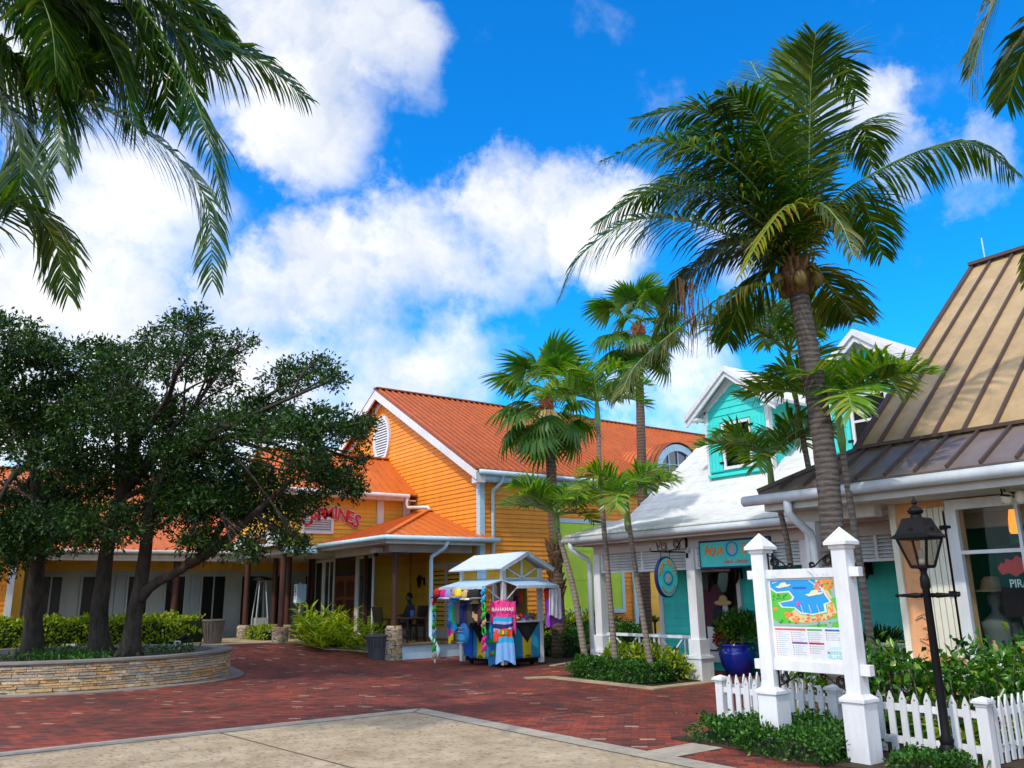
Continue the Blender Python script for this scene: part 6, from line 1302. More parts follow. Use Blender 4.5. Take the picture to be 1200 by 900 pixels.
    # iron scrolls in the four corners and small fixings
    for y, s in ((yA-.086, -1), (yB+.086, 1)):
        for z, d in ((1.966, 1), (.859, -1)):
            mb = MB(); 
            sp = [(X, y+s*(.09+.06*math.cos(q)*(1-q/18)), z+d*(.085+.06*math.sin(q)*(1-q/18))) for q in np.linspace(-1.5, 11, 24)]; mb.tube(sp, .009, 5)
            sp = [(X, y+s*(.30+.035*math.cos(q)*(1-q/14)), z+d*(.04+.03*math.sin(q)*(1-q/14))) for q in np.linspace(-1.5, 9, 18)]; mb.tube(sp, .008, 5)
            mb.tube([(X, y+s*.005, z+d*.17), (X, y+s*.06, z+d*.15), (X, y+s*.18, z+d*.09), (X, y+s*.27, z+d*.02), (X, y+s*.34, z+d*.012)], .009, 5); mb.tube([(X, y+s*.012, z+d*.005), (X, y+s*.012, z+d*.19)], .01, 5)
            mb.build('scroll', 'black', r)
    mb = MB()
    for y in (yA-.17, yA-.2, yB+.17, yB+.22, yB+.30): mb.tube([(X-.046, y, 1.885), (X-.05, y+.01, 1.91)], .006, 5)
    mb.tube([(X-.05, yB+.42, 1.95), (X-.07, yB+.34, 1.90)], .005, 5); mb.build('fixing_hook', 'gutter', r)
map_sign()
# ------------------------------------------------------------------ street lamp
def lamp():
    x, y = 8.62, 4.50; r = thing('street_lamp', 'black iron lamp post with a square glazed lantern beside the picket fence', 'street lamp', (x, y, 0)); c = (x, y, 0)
    mb = MB(); mb.lathe([(.085, 0), (.085, .10), (.068, .13), (.082, .17), (.082, .2), (.06, .24), (.07, .28), (.045, .33), (.042, .6), (.036, 1.72), (.047, 1.74), (.047, 1.83), (.036, 1.86), (.03, 1.89), (.045, 1.94)], c, 12); mb.build('post', 'black', r, 'auto')
    mb = MB()
    for s in (-1, 1): mb.tube([(x, y+s*.05, 1.66), (x, y+s*.09, 1.66), (x, y+s*.10, 1.66), (x, y+s*.2, 1.66), (x, y+s*.30, 1.66), (x, y+s*.315, 1.66), (x, y+s*.34, 1.66)], [.025, .02, .028, .02, .013, .022, .006], 8)
    mb.build('cross_bar', 'black', r, True)
    a0, a1, z0, z1 = .082, .178, 1.95, 2.235; q = lambda a, z: [(x-a, y-a, z), (x+a, y-a, z), (x+a, y+a, z), (x-a, y+a, z)]
    mb = MB(); A, B = q(a0, z0), q(a1-.02, z1)
    for i in range(4):
        mb.beam(A[i], B[i], .022, .022); mb.beam(A[i], A[(i+1) % 4], .022, .025); mb.beam(B[i], B[(i+1) % 4], .022, .025)
    mb.box(x-a0, x+a0, y-a0, y+a0, z0-.02, z0+.012); g = mb.build('lantern_frame', 'black', r)
    mb = MB()
    for i in range(4): mb.poly([A[i], A[(i+1) % 4], B[(i+1) % 4], B[i]])
    mb.build('lamp_glass', 'lampglass', g)
    mb = MB(); mb.lathe([(.035, 0), (.035, .06), (.022, .07), (.03, .13), (.02, .16), (.004, .17)], (x, y, z0+.012), 10); mb.build('bulb', 'soffit', g, True)
    mb = MB(); prof = [(.20, z1), (.20, z1+.016), (.168, z1+.045), (.132, z1+.125), (.108, z1+.20), (.095, z1+.21)]
    vs = []; [vs.extend(q(a, z)) for a, z in prof]; mb.add(vs, [(4*j+i, 4*j+(i+1) % 4, 4*j+4+(i+1) % 4, 4*j+4+i) for j in range(5) for i in range(4)]+[(3,2,1,0), (20,21,22,23)])
    for i in range(4):
        d = (Vector((1,0,0)), Vector((0,1,0)), Vector((-1,0,0)), Vector((0,-1,0)))[i]; p = Vector((x, y, z1+.09))+d*.146; mb.tube([p-d*.02, p+d*.012], .022, 8)
    mb.lathe([(.062, .205), (.05, .25), (.07, .26), (.082, .285), (.06, .315), (.03, .33), (.018, .35), (.03, .37), (.026, .39), (.012, .41), (.004, .44)], (x, y, z1), 14); mb.build('lantern_roof', 'black', r)
lamp()
# ------------------------------------------------------------------ picket fence
def fence():
    X, ya, yb = 8.98, 7.58, 4.27; r = thing('picket_fence', 'low white picket fence with square capped posts behind the map sign', 'fence', (X, 6, 0))
    def post(x, y):
        mb = MB(); h = .055; mb.box(x-h, x+h, y-h, y+h, 0, .61); p = mb.build('post', 'white', r)
        mb = MB(); c = .085; mb.box(x-.065, x+.065, y-.065, y+.065, .58, .605); mb.box(x-c, x+c, y-c, y+c, .61, .635); mb.prism([(x-.07, y-.07, .635), (x+.07, y-.07, .635), (x+.07, y+.07, .635), (x-.07, y+.07, .635)], (0, 0, .015)); mb.add([(x-.06, y-.06, .65), (x+.06, y-.06, .65), (x+.06, y+.06, .65), (x-.06, y+.06, .65), (x, y, .675)], [(0,1,4), (1,2,4), (2,3,4), (3,0,4)]); mb.build('cap', 'white', p)
    proto = []
    def picket(x, y, ax, w):
        z = .655+random.uniform(-.008, .008)
        if ax == 'x' and len(proto) < 1 or ax == 'y' and len(proto) < 2 and len(proto) == 1:
            mb = MB(); h = w/2; pts = [(-h, .04), (h, .04), (h, .57), (h*.7, .60), (0, .66), (-h*.7, .60), (-h, .57)]
            if ax == 'x': mb.prism([(0, u, v) for u, v in pts], (.02, 0, 0)); mb.tube([(-.002, 0, .585), (.004, 0, .585)], .010, 8, 1)
            else: mb.prism([(u, 0, v) for u, v in pts], (0, .02, 0))
            o = mb.build('picket', ['white', 'urn'], None); o.parent = r; proto.append(o)
        else:
            o = proto[0 if ax == 'x' else 1].copy(); COL.objects.link(o); o.parent = r
        o.location = (x-r.location.x, y-r.location.y, random.uniform(-.006, .006)); o.rotation_euler = ((random.uniform(-.012, .012), 0, 0) if ax == 'x' else (0, random.uniform(-.012, .012), 0))
    for p in ((X, ya), (X, 5.93), (X, yb)): post(*p)
    mb = MB()
    for z in (.13, .46):
        mb.box(X-.018, X+.018, 5.93, ya-.05, z, z+.07); mb.box(X-.018, X+.018, yb+.05, 5.93, z, z+.07); mb.box(X+.05, X+2.0, ya-.018, ya+.018, z, z+.07); mb.box(X+.05, X+2.2, yb-.018, yb+.018, z, z+.07)
    mb.build('rail', 'white', r)
    for a, b, n in ((ya-.055, 5.985, 11), (5.875, yb+.055, 11)):
        for i in range(n): picket(X-.04, a+(b-a)*(i+.75)/(n+.5), 'x', .072)
    for i in range(13): picket(X+.14+i*.145, ya-.04, 'y', .066)
    for i in range(14): picket(X+.14+i*.145, yb-.04, 'y', .066)
fence()
# ------------------------------------------------------------------ hedges and shrubs
def plants():
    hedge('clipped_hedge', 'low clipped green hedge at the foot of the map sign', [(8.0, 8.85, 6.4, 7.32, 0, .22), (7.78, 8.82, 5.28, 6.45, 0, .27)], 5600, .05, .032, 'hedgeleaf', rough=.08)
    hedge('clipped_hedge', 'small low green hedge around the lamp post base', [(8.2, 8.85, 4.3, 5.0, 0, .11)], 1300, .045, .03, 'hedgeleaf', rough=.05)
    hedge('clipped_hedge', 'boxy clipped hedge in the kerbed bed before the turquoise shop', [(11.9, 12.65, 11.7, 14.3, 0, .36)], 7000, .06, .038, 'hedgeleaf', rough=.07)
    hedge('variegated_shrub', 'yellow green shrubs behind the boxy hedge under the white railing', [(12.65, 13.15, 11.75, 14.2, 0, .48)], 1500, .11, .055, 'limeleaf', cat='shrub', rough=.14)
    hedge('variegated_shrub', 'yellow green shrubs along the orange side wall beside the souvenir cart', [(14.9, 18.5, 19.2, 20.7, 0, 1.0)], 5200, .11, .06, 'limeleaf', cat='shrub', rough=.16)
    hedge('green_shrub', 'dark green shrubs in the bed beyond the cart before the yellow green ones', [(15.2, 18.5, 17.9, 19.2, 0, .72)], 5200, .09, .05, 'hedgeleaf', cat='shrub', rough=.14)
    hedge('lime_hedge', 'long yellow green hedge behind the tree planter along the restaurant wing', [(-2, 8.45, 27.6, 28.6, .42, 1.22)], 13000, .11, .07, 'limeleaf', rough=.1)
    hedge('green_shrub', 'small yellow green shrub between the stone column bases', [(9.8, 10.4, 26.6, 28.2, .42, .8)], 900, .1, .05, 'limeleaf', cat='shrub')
    # long leaved clump beside the porch
    r = thing('ginger_clump', 'bright yellow green clump of long arching leaves at the porch edge', 'shrub', (11.0, 23.9, .1))
    cs = []; ds = []
    for i in range(125):
        x = rng.uniform(10.15, 11.75); y = rng.uniform(22.35, 25.1); 
        if x < 10.9-(y-23.5)*.5 and y < 23.3: continue
        h = rng.uniform(.35, 1.15); lean = rand_dir(1)[0]*.35
        for k in range(15):
            t = (k+2)/17; p = np.array([x, y, terr(y)])+np.array([lean[0]*t, lean[1]*t, h*t]); a = rng.uniform(0, 2*PI); cs.append(p); ds.append([math.cos(a)*.8, math.sin(a)*.8, rng.uniform(.0, .9)])
    n = len(cs); leaf_obj('foliage', np.array(cs), np.array(ds), np.tile([0,0,1.], (n,1))+rng.normal(0,.2,(n,3)), rng.uniform(.28, .5, n), rng.uniform(.05, .085, n), 'gingerleaf', r, .15)
    # shrubs behind the fence
    r = thing('glossy_shrub', 'glossy green shrubs with bare stems between picket fence and peach shop', 'shrub', (10.7, 4.8, 0))
    mb = MB(); cs = []; ds = []
    for i in range(170):
        x = rng.uniform(10.1, 11.3); y = rng.uniform(2.2, 7.3); h = rng.uniform(.62, 1.0)*(1 if y < 6.6 else .8); q = Vector((x+rng.normal(0,.12), y+rng.normal(0,.12), h)); mb.tube([(x, y, 0), ((x+q.x)/2+.03, (y+q.y)/2, h*.55), q], [.012, .009, .005], 5)
        for k in range(34):
            t = rng.uniform(.5, 1.08); p = np.array([x+(q.x-x)*t, y+(q.y-y)*t, h*t])+rng.normal(0, .09, 3); cs.append(p); ds.append(rand_dir(1, .35)[0])
    mb.build('stem', 'urn', r); n = len(cs); leaf_obj('foliage', np.array(cs), np.array(ds), rand_dir(n, 1.), rng.uniform(.08, .16, n), rng.uniform(.045, .08, n), 'shrubleaf', r)
    # strap leaved plants just behind the pickets
    spots = [(9.7, y+rng.uniform(-.1, .1)) for y in (7.1, 6.5, 5.9, 5.3, 4.8, 4.2)]+[(10.1, 6.2), (10.0, 4.9), (10.0, 5.6)]
    for i, (x, y) in enumerate(spots):
        g = thing('strap_leaf_plant', 'green rosette of broad strap leaves behind the white pickets', 'plant', (x, y, 0), 'strap leaved plants inside the fence')
        mb = MB(); 
        for k in range(17):
            a = k*2.4+rng.uniform(-.3, .3); d = Vector((math.cos(a), math.sin(a), 0)); l = rng.uniform(.65, 1.0); s = Vector((-d.y, d.x, 0)); up_ = rng.uniform(.5, 1.3); vs = []; P = Vector((x, y, .03)); dv = (d+Vector((0,0,up_))).normalized()
            for j in range(7):
                e = j/6; w = .075*(1-e**2.2)+.004; vs += [P+s*w/2+Vector((0,0,.012)), P, P-s*w/2+Vector((0,0,.012))]; P = P+dv*l/6; dv = (dv+Vector((0,0,-.26))+d*.05).normalized()
            mb.add(vs, [f for j in range(6) for f in ((3*j,3*j+1,3*j+4,3*j+3), (3*j+1,3*j+2,3*j+5,3*j+4))])
        mb.build('foliage', ['shrubleaf', 'limeleaf', 'hedgeleaf'][i % 3], g)
    # dark bromeliads seen through the porch, against the orange wall
    for px, lab in ((700, 'dark strap leaved plant against the orange wall beside the white downpipe'), (722, 'dark strap leaved plant seen through the porch above the white railing'), (768, 'reddish topped plant seen through the porch by the yellow panel')):
        c = at(px, 740, Y=19.8); g = thing('strap_leaf_plant', lab, 'plant', (c.x, 19.8, 0)); mb = MB(); mb.tube([(c.x, 19.8, 0), (c.x, 19.8, .8)], .04, 6); mb.build('stem', 'bark', g); mb = MB()
        for k in range(18):
            a = k*2.4; d = Vector((math.cos(a), math.sin(a), 0)); l = rng.uniform(.6, 1.0); s = Vector((-d.y, d.x, 0)); vs = []; P = Vector((c.x, 19.8, .75)); dv = (d+Vector((0,0,rng.uniform(.4,1.4)))).normalized()
            for j in range(6):
                e = j/5; w = .09*(1-e**2)+.004; vs += [P+s*w/2, P-s*w/2]; P = P+dv*l/5; dv = (dv+Vector((0,0,-.3))).normalized()
            mb.add(vs, [(2*j,2*j+1,2*j+3,2*j+2) for j in range(5)])
        mb.build('foliage', 'hedgeleaf' if px != 768 else 'mixleaf', g)
plants()
# ------------------------------------------------------------------ urns, post sign, porch furniture, person
def urn(label, p, h, r0, r1):
    g = thing('urn_planter', label, 'urn', p); mb = MB(); mb.lathe([(r0*.95, 0), (r0, .03), (r0*1.02, h*.5), (r1*.92, h*.9), (r1*1.02, h*.93), (r1, h), (r1*.8, h), (r1*.75, h*.8)], p, 18)
    for i in range(18):
        a = 2*PI*i/18; d = Vector((math.cos(a), math.sin(a), 0)); mb.beam(Vector(p)+d*r0*1.0+Vector((0,0,.05)), Vector(p)+d*r1*.93+Vector((0,0,h*.88)), .03, .02, d)
    mb.build('body', 'urn' if h > .7 else P_('dark grey urn', (.09, .09, .10)), g)
def porch_things():
    p = at(249, 754, Z=.42); p = Vector((p.x, p.y, .42)); urn('tall grey brown fluted urn at the end of the lime hedge', p, .72, .25, .35)
    p = at(444, 770, Z=0); urn('dark grey tapered urn beside the porch plinth', Vector((11.45, 21.9, 0)), .70, .24, .36)
    g = at(349, 758, Z=.2); g = Vector((g.x, g.y, terr(g.y))); t = thing('post_sign', 'small white post sign with fine print in front of the restaurant columns', 'sign', g)
    top = at(352, 686, D=(g-CAM).dot(fw)); mb = MB(); mb.tube([g, Vector((g.x, g.y, top.z+.1))], .028, 8); mb.build('post', 'gutter', t)
    mb = MB(); z1 = top.z+.02; z0 = z1-.58; z1 += .02; mb.box(g.x-.16, g.x+.16, g.y-.12, g.y+.12, z0, z1); mb.build('sign_box', 'bluewhite', t); mb = MB(); mb.box(g.x-.166, g.x-.162, g.y-.115, g.y+.115, z0+.01, z1-.01); b = mb.build('sign_face', 'white', t)
    mb = MB(); 
    for i, (w, h) in enumerate(((.05, .05), (.06, .05), (.06, .05), (.07, .012), (.07, .012), (.065, .012), (.07, .012), (.06, .012), (.07, .012))): z = z1-.08-(i*.075 if i < 3 else .16+i*.028); mb.box(g.x-.169, g.x-.1665, g.y-w, g.y+w, z-h*.5, z+h*.5)
    mb.build('fine_print', P_('print grey', (.08, .08, .09)), t)
    # table, chairs, person
    Z = .425; seat = Vector((13.0, 23.05, Z)); dw = MT['darkwood']
    def chair(label, x, y, rz):
        t = thing('porch_chair', label, 'chair', (x, y, Z)); R = Matrix.Translation((x, y, Z)) @ Matrix.Rotation(rz, 4, 'Z')
        def b(nm, f): mb = MB(); f(mb); mb.xf(R); mb.build(nm, P_('dark woven chair', (.02, .015, .013), .5), t)
        b('seat', lambda m: m.box(-.27, .27, -.27, .27, .4, .47)); b('backrest', lambda m: m.prism([(-.27, .25, .47), (.27, .25, .47), (.3, .33, 1.02), (-.3, .33, 1.02)], (0, .04, 0)))
        for sx in (-1, 1):
            b('armrest', lambda m: (m.box(sx*.27, sx*.32, -.25, .3, .62, .66), m.box(sx*.275, sx*.315, -.25, -.21, .4, .62)))
            for sy in (-1, 1): b('leg', lambda m: m.box(sx*.22, sx*.27, sy*.22, sy*.27, 0, .4))
    chair('dark woven chair with empty seat beside the downpipe column', 12.25, 22.9, PI/2); chair('dark woven chair with the seated person by the yellow wall', seat.x+.25, seat.y, -PI/2)
    t = thing('porch_table', 'small dark square table on the porch in front of the seated person', 'table', (12.75, 22.25, Z)); mb = MB(); mb.box(12.4, 13.1, 21.95, 22.55, Z+.66, Z+.70); mb.build('tabletop', 'darkwood', t)
    for sx in (12.43, 13.02):
        for sy in (21.98, 22.47): mb = MB(); mb.box(sx, sx+.05, sy, sy+.05, Z, Z+.66); mb.build('leg', P_('dark woven chair', (.02, .015, .013)), t)
    t = thing('blue_cup', 'small blue cup standing on the porch table', 'cup', (12.72, 22.2, Z+.7)); mb = MB(); mb.lathe([(.045, 0), (.06, .05), (.065, .2), (.055, .2), (.05, .05)], (12.72, 22.2, Z+.701), 14); mb.build('body', P_('blue cup', (.04, .12, .40), .3), t)
    # seated person: one skinned body, facing -X towards the plaza
    s = seat+Vector((.12, 0, .47))
    J = {'pelvis': ((0,0,.08), .135), 'belly': ((.02,0,.26), .135), 'chest': ((.03,0,.46), .15), 'neckb': ((.01,0,.58), .085), 'neck': ((-.01,0,.65), .055), 'head': ((-.04,0,.74), .085), 'crown': ((-.04,0,.84), .08)}
    E = [('pelvis','belly'), ('belly','chest'), ('chest','neckb'), ('neckb','neck'), ('neck','head'), ('head','crown')]
    for q, sg in (('l', 1), ('r', -1)):
        J.update({'sh'+q: ((.02,.17*sg,.53), .065), 'el'+q: ((-.06,.24*sg,.28), .045), 'wr'+q: ((-.28,.16*sg,.25), .032), 'ha'+q: ((-.36,.13*sg,.26), .036), 'hip'+q: ((-.05,.10*sg,.07), .095), 'kn'+q: ((-.46,.12*sg,.08), .065), 'an'+q: ((-.48,.12*sg,-.36), .042), 'to'+q: ((-.62,.13*sg,-.42), .035)})
        E += [('chest','sh'+q), ('sh'+q,'el'+q), ('el'+q,'wr'+q), ('wr'+q,'ha'+q), ('pelvis','hip'+q), ('hip'+q,'kn'+q), ('kn'+q,'an'+q), ('an'+q,'to'+q)]
    names = list(J); me = bpy.data.meshes.new('person'); me.from_pydata([Vector(J[n][0]) for n in names], [(names.index(a), names.index(b)) for a, b in E], [])
    o = bpy.data.objects.new('person', me); COL.objects.link(o); o.location = s; md = o.modifiers.new('skin', 'SKIN'); sk = me.skin_vertices[0].data
    for i, n in enumerate(names): sk[i].radius = (J[n][1], J[n][1])
    sk[0].use_root = True; sb = o.modifiers.new('smooth', 'SUBSURF'); sb.levels = sb.render_levels = 2; md.use_smooth_shade = True
    cl = P_('dark navy clothing', (.012, .016, .03), .8); me.materials.append(cl); tag(o, 'person in dark clothing seated on a porch chair by the yellow wall', 'person')
    mb = MB(); h = s+Vector((-.04, 0, .80)); mb.ell(h, (.098, .085, .12), 16, 12); mb.ell(h+Vector((-.1, 0, -.01)), (.02, .014, .022), 8, 6)
    for sg in (-1, 1): mb.ell(h+Vector((0, sg*.085, -.01)), (.02, .014, .032), 8, 6)
    mb.build('face', P_('brown skin', (.12, .06, .035), .5), o, True)
    mb = MB(); mb.ell(h+Vector((.015, 0, .035)), (.105, .098, .115), 14, 10); mb.build('hair', 'black', o, True)
    mb = MB()
    for sg in (-1, 1):
        w = s+Vector((-.36, .13*sg, .26))
        for k in range(4): mb.tube([w+Vector((-.01, (k-1.5)*.018, .01)), w+Vector((-.07, (k-1.5)*.02, .0)), w+Vector((-.10, (k-1.5)*.02, -.03))], [.011, .010, .007], 6)
        mb.tube([w+Vector((.02, -sg*.03, .01)), w+Vector((-.03, -sg*.055, .0))], [.012, .008], 6)
    mb.build('fingers', P_('brown skin', (.12, .06, .035), .5), o, True)
porch_things()
# ------------------------------------------------------------------ souvenir cart
def cart():
    x0, x1, y0, y1 = 12.5, 13.66, 17.28, 19.15
    r = thing('souvenir_cart', 'turquoise souvenir cart with a white gabled roof and small blue white awnings', 'market cart', ((x0+x1)/2, (y0+y1)/2, 0))
    teal = P_('cart teal paint', (.03, .42, .34), .55); awn = P_('awning cloth pale blue', (.42, .62, .85), .6); yl = MT['yellow']
    mb = MB(); mb.box(x0+.06, x1-.06, y0+.06, y1-.06, .08, .2); mb.build('chassis', 'black', r)
    for x, y in ((x0+.15, y0+.2), (x0+.15, y1-.2), (x1-.15, y0+.2), (x1-.15, y1-.2)):
        mb = MB(); mb.tube([(x-.03, y, .07), (x+.03, y, .07)], .068, 14); mb.build('wheel', 'black', r)
    mb = MB(); siding(mb, 'x', x0, -1, y0, y1, .2, 1.05, .14, .012); siding(mb, 'y', y0, -1, x0, x1, .2, 1.05, .14, .012); mb.box(x0+.004, x1, y0+.004, y1, .2, 1.05); mb.build('body', teal, r)
    mb = MB(); mb.box(x0-.08, x1+.05, y0-.08, y1+.05, 1.05, 1.09); mb.build('counter', 'white', r)
    for x, y in ((x0, y0), (x0, y1), (x1, y0), (x1, y1)):
        mb = MB(); w = .055; mb.box(x-w, x+w, y-w, y+w, .06, 2.38); mb.build('post', 'white', r)
    mb = MB()
    for a, b in (((x0, y0), (x0, y1)), ((x0, y0), (x1, y0)), ((x1, y0), (x1, y1)), ((x0, y1), (x1, y1))): mb.beam((*a, 2.09), (*b, 2.09), .05, .06)
    mb.build('top_rail', 'white', r)
    # yellow louvered frieze on the long side, open truss in the gable
    mb = MB(); mb.box(x0+.02, x0+.05, y0+.06, y1-.06, 2.12, 2.38); f = mb.build('frieze', yl, r)
    mb = MB()
    for a, b in ((y0+.1, y0+.62), (y1-.65, y1-.12)):
        for z in (2.16, 2.22, 2.28, 2.34): mb.box(x0, x0+.019, a, b, z-.018, z+.012)
    mb.build('louver', yl, f); mb = MB(); mb.box(x0-.002, x0+.018, y0+.75, y0+1.15, 2.14, 2.37); mb.build('blank_board', 'bluewhite', f)
    xm = (x0+x1)/2; za, zr = 2.40, 2.76
    mb = MB(); mb.prism([(x0+.06, y0+.02, 2.12), (x1-.06, y0+.02, 2.12), (x1-.06, y0+.02, za-.02), (xm, y0+.02, zr-.06), (x0+.06, y0+.02, za-.02)], (0, .03, 0)); mb.build('gable_panel', yl, r)
    mb = MB(); y = y0-.01; mb.box(xm-.025, xm+.025, y-.02, y+.02, 2.12, zr-.08)
    for s in (-1, 1): mb.beam((xm, y, 2.14), (xm+s*.46, y, 2.38), .045, .03, (0,1,0))
    mb.box(x0+.06, x1-.06, y-.02, y+.025, 2.10, 2.15); mb.build('gable_truss', 'white', r)
    mb = MB()
    for s in (-1, 1): mb.prism([(xm+s*.84, y0-.32, za-.05), (xm, y0-.32, zr), (xm, y1+.28, zr), (xm+s*.84, y1+.28, za-.05)], (0, 0, .035))
    mb.build('roof', P_('cart roof pale blue white', (.60, .70, .80), .5), r)
    mb = MB()
    for s in (-1, 1): mb.beam((xm+s*.82, y0-.30, za-.075), (xm, y0-.30, zr-.03), .03, .06, (0,0,1))
    mb.build('rake_board', 'white', r)
    # awnings, each a sloped cloth with a front bar and struts
    def awning(a, b, c, d, s0, s1):
        mb = MB(); mb.prism([a, b, c, d], (0, 0, -.02)); aw = mb.build('awning', awn, r); mb = MB(); mb.beam(Vector(d)-Vector((0,0,.03)), Vector(c)-Vector((0,0,.03)), .04, .07); mb.build('front_bar', 'gutter', aw)
        mb = MB()
        for p, q in (s0, s1): mb.beam(p, q, .03, .03)
        mb.build('strut', 'white', aw)
    awning((x0-.03, y0-.05, 2.10), (x0-.03, y1+.1, 2.10), (x0-.66, y1+.1, 1.94), (x0-.66, y0-.05, 1.94), ((x0-.03, y0+.1, 1.62), (x0-.5, y0+.1, 1.93)), ((x0-.03, y1-.1, 1.62), (x0-.5, y1-.1, 1.93)))
    awning((x0-.05, y0-.03, 2.10), (x1+.1, y0-.03, 2.10), (x1+.1, y0-.66, 1.94), (x0-.05, y0-.66, 1.94), ((x0+.1, y0-.03, 1.62), (x0+.1, y0-.5, 1.93)), ((x1-.1, y0-.03, 1.62), (x1-.1, y0-.5, 1.93)))
    # inner display: yellow back boards with hooks
    mb = MB(); mb.box(x1-.05, x1-.02, y0+.5, y1-.05, 1.09, 2.06); mb.build('back_board', P_('cart inner board', (.42, .24, .05)), r)
    mb = MB()
    for i in range(9): mb.box(x0+.25+i*.11, x0+.256+i*.11, y1-.06, y1-.05, 1.1, 1.75)
    for i in range(8): mb.box(x0+.25, x1-.2, y1-.06, y1-.05, 1.12+i*.085, 1.126+i*.085)
    mb.build('wire_rack', 'black', r)
    # ---- goods: each hanging piece a flattened, folded tube of cloth
    def garment(name, label, cat, top, ud, prof, mats, folds=5, dep=.05, group=None, parent=None):
        """prof: list of (drop, half width, material index); ud: direction the cloth is wide in"""
        g = parent or thing(name, label, cat, top, group); ud = Vector(ud).normalized(); nd = Vector((-ud.y, ud.x, 0)); top = Vector(top); n = 28
        mb = MB(); ph = random.uniform(0, 6)
        for (d0, w0, m0), (d1, w1, m1) in zip(prof, prof[1:]):
            k = max(1, int((d1-d0)/.07)); rows = []
            for j in range(k+1):
                e = j/k; d = d0+(d1-d0)*e; w = w0+(w1-w0)*e; ring = []
                for i in range(n):
                    a = 2*PI*i/n; u = math.cos(a); fo = 1+.5*math.sin(folds*u*2.2+ph+d*2)*min(1, d*3+.2)
                    ring.append(top+ud*u*w+nd*math.sin(a)*dep*fo+nd*.018*math.sin(folds*u*3+ph)+Vector((0, 0, -d-.012*math.sin(3*a+ph)-.05*math.sin(2.6*u+ph*1.7)*(d/prof[-1][0])**2)))
                rows.append(ring)
            mb.add(sum(rows, []), [(j*n+i, j*n+(i+1) % n, (j+1)*n+(i+1) % n, (j+1)*n+i) for j in range(k) for i in range(n)], m0)
        mb.poly([top+ud*math.cos(2*PI*i/n)*prof[-1][1]+nd*math.sin(2*PI*i/n)*dep+Vector((0,0,-prof[-1][0])) for i in range(n)], prof[-2][2])
        mb.build('cloth' if not parent else 'sleeve', mats, g, True); return g
    C_ = lambda n, c: P_('cloth '+n, c, .8)
    pink, hot, sky_, royal, navy, grey, orange, white, purple, lav, red, green, yellow, cyan, tanc, blk = [C_(n, c) for n, c in (('pink', (.92, .06, .30)), ('hot pink', (.85, .02, .30)), ('sky', (.22, .45, .85)), ('royal', (.01, .10, .62)), ('navy', (.015, .025, .14)), ('grey', (.16, .16, .17)), ('orange red', (.85, .07, .02)), ('white', (.75, .75, .82)), ('purple', (.36, .08, .55)), ('lavender', (.42, .42, .85)), ('red', (.62, .02, .02)), ('green', (.03, .50, .05)), ('yellow', (.85, .62, .02)), ('cyan', (.02, .42, .75)), ('tan', (.55, .38, .18)), ('black', (.012, .012, .014)))]
    dg = Vector((.78, -.62, 0))     # wide across the near corner
    c = Vector((x0-.16, y0-.2, 0))
    t = garment('long_sleeve_shirt', 'hot pink long sleeved shirt hanging highest at the cart corner', 'shirt', c+Vector((0,0,1.60)), dg, [(0, .10, 0), (.05, .24, 0), (.45, .23, 0)], [pink], dep=.06)
    for s in (-1, 1): garment('', None, None, c+dg*s*.27+Vector((0,0,1.56)), dg, [(0, .05, 0), (.3, .055, 0), (.72 if s > 0 else .5, .04, 0)], [pink], dep=.04, parent=t)
    mb = MB(); nd = Vector((-.62, -.78, 0)); text_mb(mb, 'BAHAMAS', .12, c+nd*.10+Vector((0,0,1.38)), dg, (0,0,1), .006, bold=.002); mb.build('lettering', white, t)
    c2 = c+nd*.05
    garment('striped_shirt', 'blue and lavender striped shirt below the pink one', 'shirt', c2+Vector((0,0,1.20)), dg, [(0, .25, 0), (.1, .25, 1), (.16, .25, 2), (.26, .24, 1), (.34, .24, 1)], [cyan, lav, navy], dep=.07)
    t = garment('orange_shirt', 'orange red shirt hanging under the striped one, with a green and yellow print', 'shirt', c2+nd*.03+Vector((0,0,.92)), dg, [(0, .23, 0), (.24, .23, 0)], [orange], dep=.06)
    mb = MB(); o_ = c2+nd*.115+Vector((0,0,.80)); 
    for i, m in enumerate((0, 1, 0)): mb.prism([o_+dg*(-.1+i*.07), o_+dg*(-.04+i*.07), o_+dg*(-.05+i*.07)+Vector((0,0,.09)), o_+dg*(-.09+i*.07)+Vector((0,0,.09))], nd*.006, m)
    mb.build('print', [green, yellow], t)
    garment('pleated_dress', 'pale blue pleated dress hanging lowest at the cart corner', 'dress', c2+nd*.02+Vector((0.03,-.04,.74)), dg, [(0, .20, 1), (.14, .22, 0), (.60, .25, 0)], [sky_, cyan], 9, .07)
    garment('blue_shirt', 'bright blue shirt hanging half behind the corner garments', 'shirt', c-dg*.22+Vector((.06,.06,1.25)), dg, [(0, .12, 0), (.5, .13, 0)], [cyan])
    garment('raglan_shirt', 'white shirt with red sleeves hanging from the front awning', 'shirt', (x1+.02, y0-.6, 1.88), (1,0,0), [(0, .07, 0), (.04, .20, 0), (.72, .22, 0)], [white], dep=.05)
    garment('red_sleeve_shirt', 'red and purple shirt hanging behind the white one', 'shirt', (x1+.04, y0-.50, 1.88), (1,0,0), [(0, .1, 0), (.03, .30, 0), (.28, .28, 1), (.9, .26, 1)], [red, purple], dep=.06)
    # side face hangings along the awning bar
    xb = x0-.62; yy = lambda px: at(px, 720, X=xb).y
